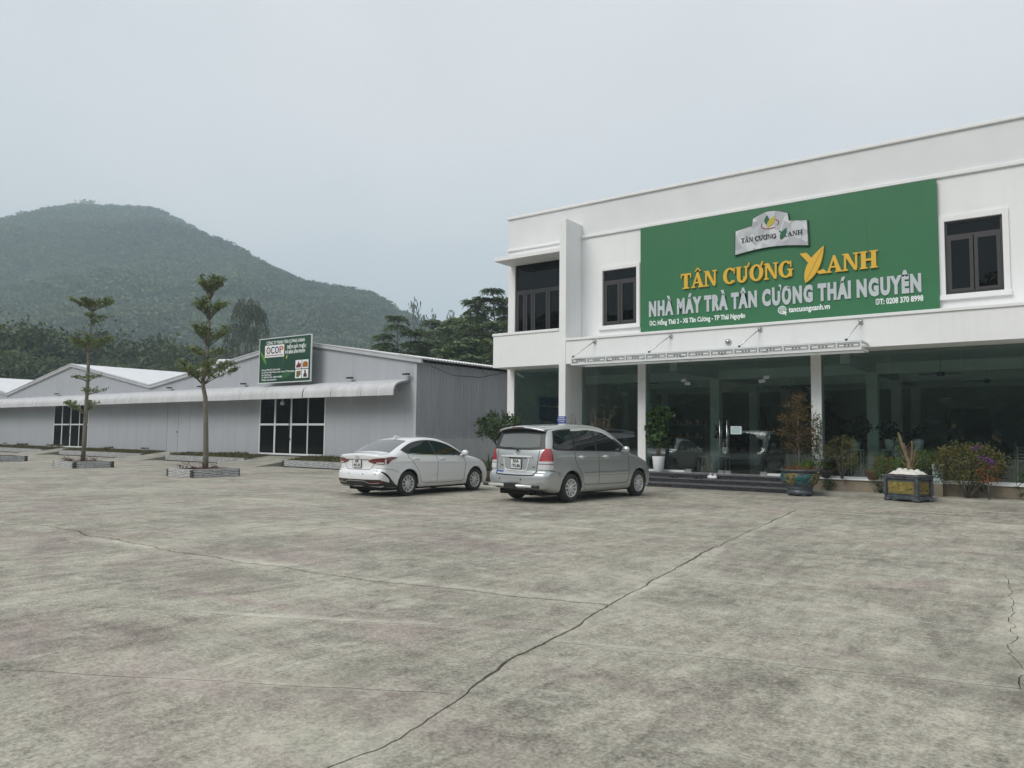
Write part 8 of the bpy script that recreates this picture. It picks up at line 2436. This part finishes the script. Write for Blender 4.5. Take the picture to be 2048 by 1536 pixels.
# ------------------------------------------------------------------ people behind the glass
def person(loc, rz, label, pose, mats, hair_back=True):
    """pose: joints in local coordinates (facing +Y), metres above the floor"""
    t = thing('person', label, 'person', loc, rz)
    J = pose
    segs = [('pel', 'chest', 0.135, 0.165), ('chest', 'neck0', 0.15, 0.075), ('neck0', 'head0', 0.055, 0.055), ('shL', 'shR', 0.075, 0.075),
            ('hipL', 'kneL', 0.085, 0.058), ('kneL', 'ankL', 0.056, 0.040), ('ankL', 'toeL', 0.042, 0.035), ('hipR', 'kneR', 0.085, 0.058), ('kneR', 'ankR', 0.056, 0.040), ('ankR', 'toeR', 0.042, 0.035),
            ('shL', 'elL', 0.056, 0.044), ('elL', 'wrL', 0.042, 0.030), ('shR', 'elR', 0.056, 0.044), ('elR', 'wrR', 0.042, 0.030), ('hipL', 'hipR', 0.105, 0.105)]
    A = {k: np.array(v, float) for k, v in J.items()}
    hc = A['head']
    fing = []
    for s in ('L', 'R'):
        w = A['wr' + s]; d = w - A['el' + s]; d /= np.linalg.norm(d)
        sd = np.cross(d, [0, 0, 1.0]); sd = sd / (np.linalg.norm(sd) + 1e-9) if np.linalg.norm(sd) > 0.2 else np.array([0, 1.0, 0])
        palm = w + d * 0.085
        fing.append((w, palm, 0.030, 0.026))
        for k, (o, l) in enumerate(((-0.027, 0.062), (-0.009, 0.075), (0.009, 0.07), (0.026, 0.055))):
            p0 = palm + sd * o; p1 = p0 + d * l * 0.55; nrm = np.cross(sd, d); p2 = p1 + (d * 0.6 + nrm * 0.5) * l * 0.5
            fing += [(p0 - d * 0.03, p1, 0.011, 0.010), (p1, p2, 0.010, 0.008)]
        th = w + d * 0.03 + sd * -0.03
        fing.append((w + d * 0.02, th + d * 0.045 - sd * 0.03, 0.014, 0.010))
    def f(P):
        out = None
        def cap(a, b, ra, rb):
            ab = b - a; tt = np.clip(((P - a) @ ab) / (ab @ ab + 1e-12), 0, 1)
            return np.linalg.norm(P - a - tt[:, None] * ab, axis=1) - (ra + (rb - ra) * tt)
        for a, b, ra, rb in segs:
            d = cap(A[a], A[b], ra, rb)
            if (a, b) == ('pel', 'chest'): d = d
            out = d if out is None else smin(out, d, 0.06 if a in ('pel', 'chest', 'shL', 'shR', 'hipL') else 0.035)
        q = (P - hc) / np.array([0.078, 0.098, 0.118]); hd = (np.linalg.norm(q, axis=1) - 1) * 0.085
        out = smin(out, hd, 0.03)
        out = smin(out, cap(hc + [0, 0.085, -0.005], hc + [0, 0.112, -0.03], 0.010, 0.016), 0.02)         # nose
        out = smin(out, cap(hc + [-0.02, 0.075, -0.085], hc + [0.02, 0.075, -0.085], 0.02, 0.02), 0.04)    # chin
        for sx in (-1, 1):
            out = smin(out, cap(hc + [sx * 0.08, -0.005, 0.01], hc + [sx * 0.083, -0.012, -0.03], 0.016, 0.010), 0.012)  # ears
            out = smax(out, -(np.linalg.norm(P - (hc + np.array([sx * 0.032, 0.108, 0.015])), axis=1) - 0.014), 0.012)  # eye sockets
        out = smax(out, -cap(hc + [-0.022, 0.108, -0.058], hc + [0.022, 0.108, -0.058], 0.005, 0.005), 0.008)           # mouth
        for a, b, ra, rb in fing: out = smin(out, cap(a, b, ra, rb), 0.010)
        return out
    pts = np.stack(list(A.values()) + [q[1] for q in fing])
    lo = pts.min(0) - 0.2; hi = pts.max(0) + 0.2
    V, Q = mesh_sdf(f, lo, hi, 0.016)
    C = V[Q].mean(1)
    mi = np.zeros(len(Q), int)                       # 0 jacket, 1 skin, 2 trousers, 3 shoes
    mi[(np.linalg.norm((C - hc) / np.array([1, 1, 1.25]), axis=1) < 0.165) & (C[:, 2] > A['neck0'][2] + 0.025)] = 1
    dl = lambda a, b: np.linalg.norm(C - A[a] - np.clip(((C - A[a]) @ (A[b] - A[a])) / ((A[b] - A[a]) @ (A[b] - A[a])), 0, 1)[:, None] * (A[b] - A[a]), axis=1)
    leg = np.minimum(np.minimum(dl('hipL', 'kneL'), dl('kneL', 'ankL')), np.minimum(dl('hipR', 'kneR'), dl('kneR', 'ankR')))
    tor = np.minimum(dl('pel', 'chest'), np.minimum(dl('shL', 'elL'), np.minimum(dl('shR', 'elR'), np.minimum(dl('elL', 'wrL'), dl('elR', 'wrR')))))
    mi[(leg < tor - 0.03) & (mi == 0)] = 2
    mi[(np.minimum(dl('ankL', 'toeL'), dl('ankR', 'toeR')) < 0.055) & (mi != 1)] = 3
    for s in ('L', 'R'):
        w = A['wr' + s]; mi[(np.linalg.norm(C - (w + (w - A['el' + s]) / np.linalg.norm(w - A['el' + s]) * 0.09), axis=1) < 0.10)] = 1
    me = bpy.data.meshes.new('body'); me.from_pydata(V.tolist(), [], Q.tolist())
    for m in mats: me.materials.append(m)
    me.polygons.foreach_set('material_index', mi.astype(np.int32)); me.polygons.foreach_set('use_smooth', np.ones(len(Q), bool)); me.update()
    o = bpy.data.objects.new('body', me); COL.objects.link(o); o.parent = t
    def hf(P):
        q = (P - (hc + np.array([0, -0.012, 0.018]))) / np.array([0.090, 0.105, 0.122]); d = (np.linalg.norm(q, axis=1) - 1) * 0.09
        cut = (P[:, 1] - hc[1]) * 0.8 - (P[:, 2] - hc[2]) * 0.9 - 0.015
        cut2 = (hc[2] - 0.055) - P[:, 2]
        return np.maximum(np.maximum(d, cut), cut2)
    V, Q = mesh_sdf(hf, hc - 0.16, hc + 0.18, 0.012)
    b = MB(); b.addn(V, Q, 0, True); b.obj('hair', M['hair'], t, False)
    return t
M['skin'] = pm('skin', (0.36, 0.21, 0.14), 0.55)
M['hair'] = pm('black_hair', (0.008, 0.007, 0.007), 0.5)
M['jacket'] = pm('dark_jacket', (0.014, 0.015, 0.020), 0.8)
M['trousers'] = pm('dark_trousers', (0.016, 0.016, 0.022), 0.8)
M['shoes'] = pm('black_shoes', (0.01, 0.01, 0.01), 0.4)
def build_people():
    st = dict(pel=(0, 0, 0.95), chest=(0, 0.01, 1.30), neck0=(0, 0.0, 1.47), head0=(0, 0.02, 1.57), head=(0, 0.035, 1.65), shL=(-0.17, 0, 1.40), shR=(0.17, 0, 1.40), hipL=(-0.09, 0, 0.92), hipR=(0.09, 0, 0.92),
              kneL=(-0.10, 0.02, 0.50), kneR=(0.10, 0.02, 0.50), ankL=(-0.10, -0.01, 0.08), ankR=(0.11, -0.01, 0.08), toeL=(-0.11, 0.15, 0.04), toeR=(0.13, 0.15, 0.04),
              elL=(-0.26, -0.03, 1.13), elR=(0.26, -0.03, 1.13), wrL=(-0.22, 0.16, 0.98), wrR=(0.22, 0.16, 0.98))
    person((-2.86, 25.5, 0.42), radians(-8), 'person standing with back to the glass, wearing a dark jacket, short black hair', st, [M['jacket'], M['skin'], M['trousers'], M['shoes']])
    se = dict(pel=(0, 0, 0.55), chest=(0, 0.06, 0.90), neck0=(0, 0.09, 1.07), head0=(0, 0.13, 1.16), head=(0, 0.16, 1.235), shL=(-0.17, 0.07, 1.0), shR=(0.17, 0.07, 1.0), hipL=(-0.09, 0.02, 0.53), hipR=(0.09, 0.02, 0.53),
              kneL=(-0.13, 0.44, 0.53), kneR=(0.13, 0.44, 0.53), ankL=(-0.13, 0.42, 0.09), ankR=(0.13, 0.42, 0.09), toeL=(-0.14, 0.57, 0.04), toeR=(0.14, 0.57, 0.04),
              elL=(-0.25, 0.17, 0.78), elR=(0.25, 0.17, 0.78), wrL=(-0.15, 0.40, 0.80), wrR=(0.15, 0.40, 0.80))
    person((-1.62, 25.05, 0.42), radians(95), 'person seated in profile facing left behind the glass, dark clothes, short black hair', se, [M['jacket'], M['skin'], M['trousers'], M['shoes']])
    t = thing('wooden_chair', 'brown wooden chair under the seated person', 'chair', (-1.6, 25.05, 0.42))
    W = pm('brown_wood', (0.12, 0.07, 0.04), 0.5)
    MB().box(-1.86, -1.38, 24.82, 25.28, 0.80, 0.855).obj('seat', W, t)
    MB().box(-1.38, -1.33, 24.82, 25.28, 0.80, 1.50).obj('backrest', W, t)
    for x in (-1.84, -1.42):
        for y in (24.84, 25.22): MB().box(x, x + 0.045, y, y + 0.045, 0.42, 0.798).obj('leg', W, t)
    t = thing('blue_screen', 'dark blue screen facing the seated person on a side table', 'monitor', (-2.12, 25.1, 0.42))
    MB().box(-2.16, -2.12, 24.85, 25.32, 1.22, 1.52).obj('panel', M['blue'], t)
    MB().box(-2.2, -2.08, 25.0, 25.16, 1.15, 1.218).obj('stand', M['black'], t)
    MB().box(-2.38, -1.98, 24.75, 25.4, 1.10, 1.148).obj('table_top', M['wood_dark'], t)
    for y in (24.8, 25.3): MB().box(-2.36, -2.32, y, y + 0.04, 0.42, 1.098).obj('table_leg', M['wood_dark'], t)
build_people()
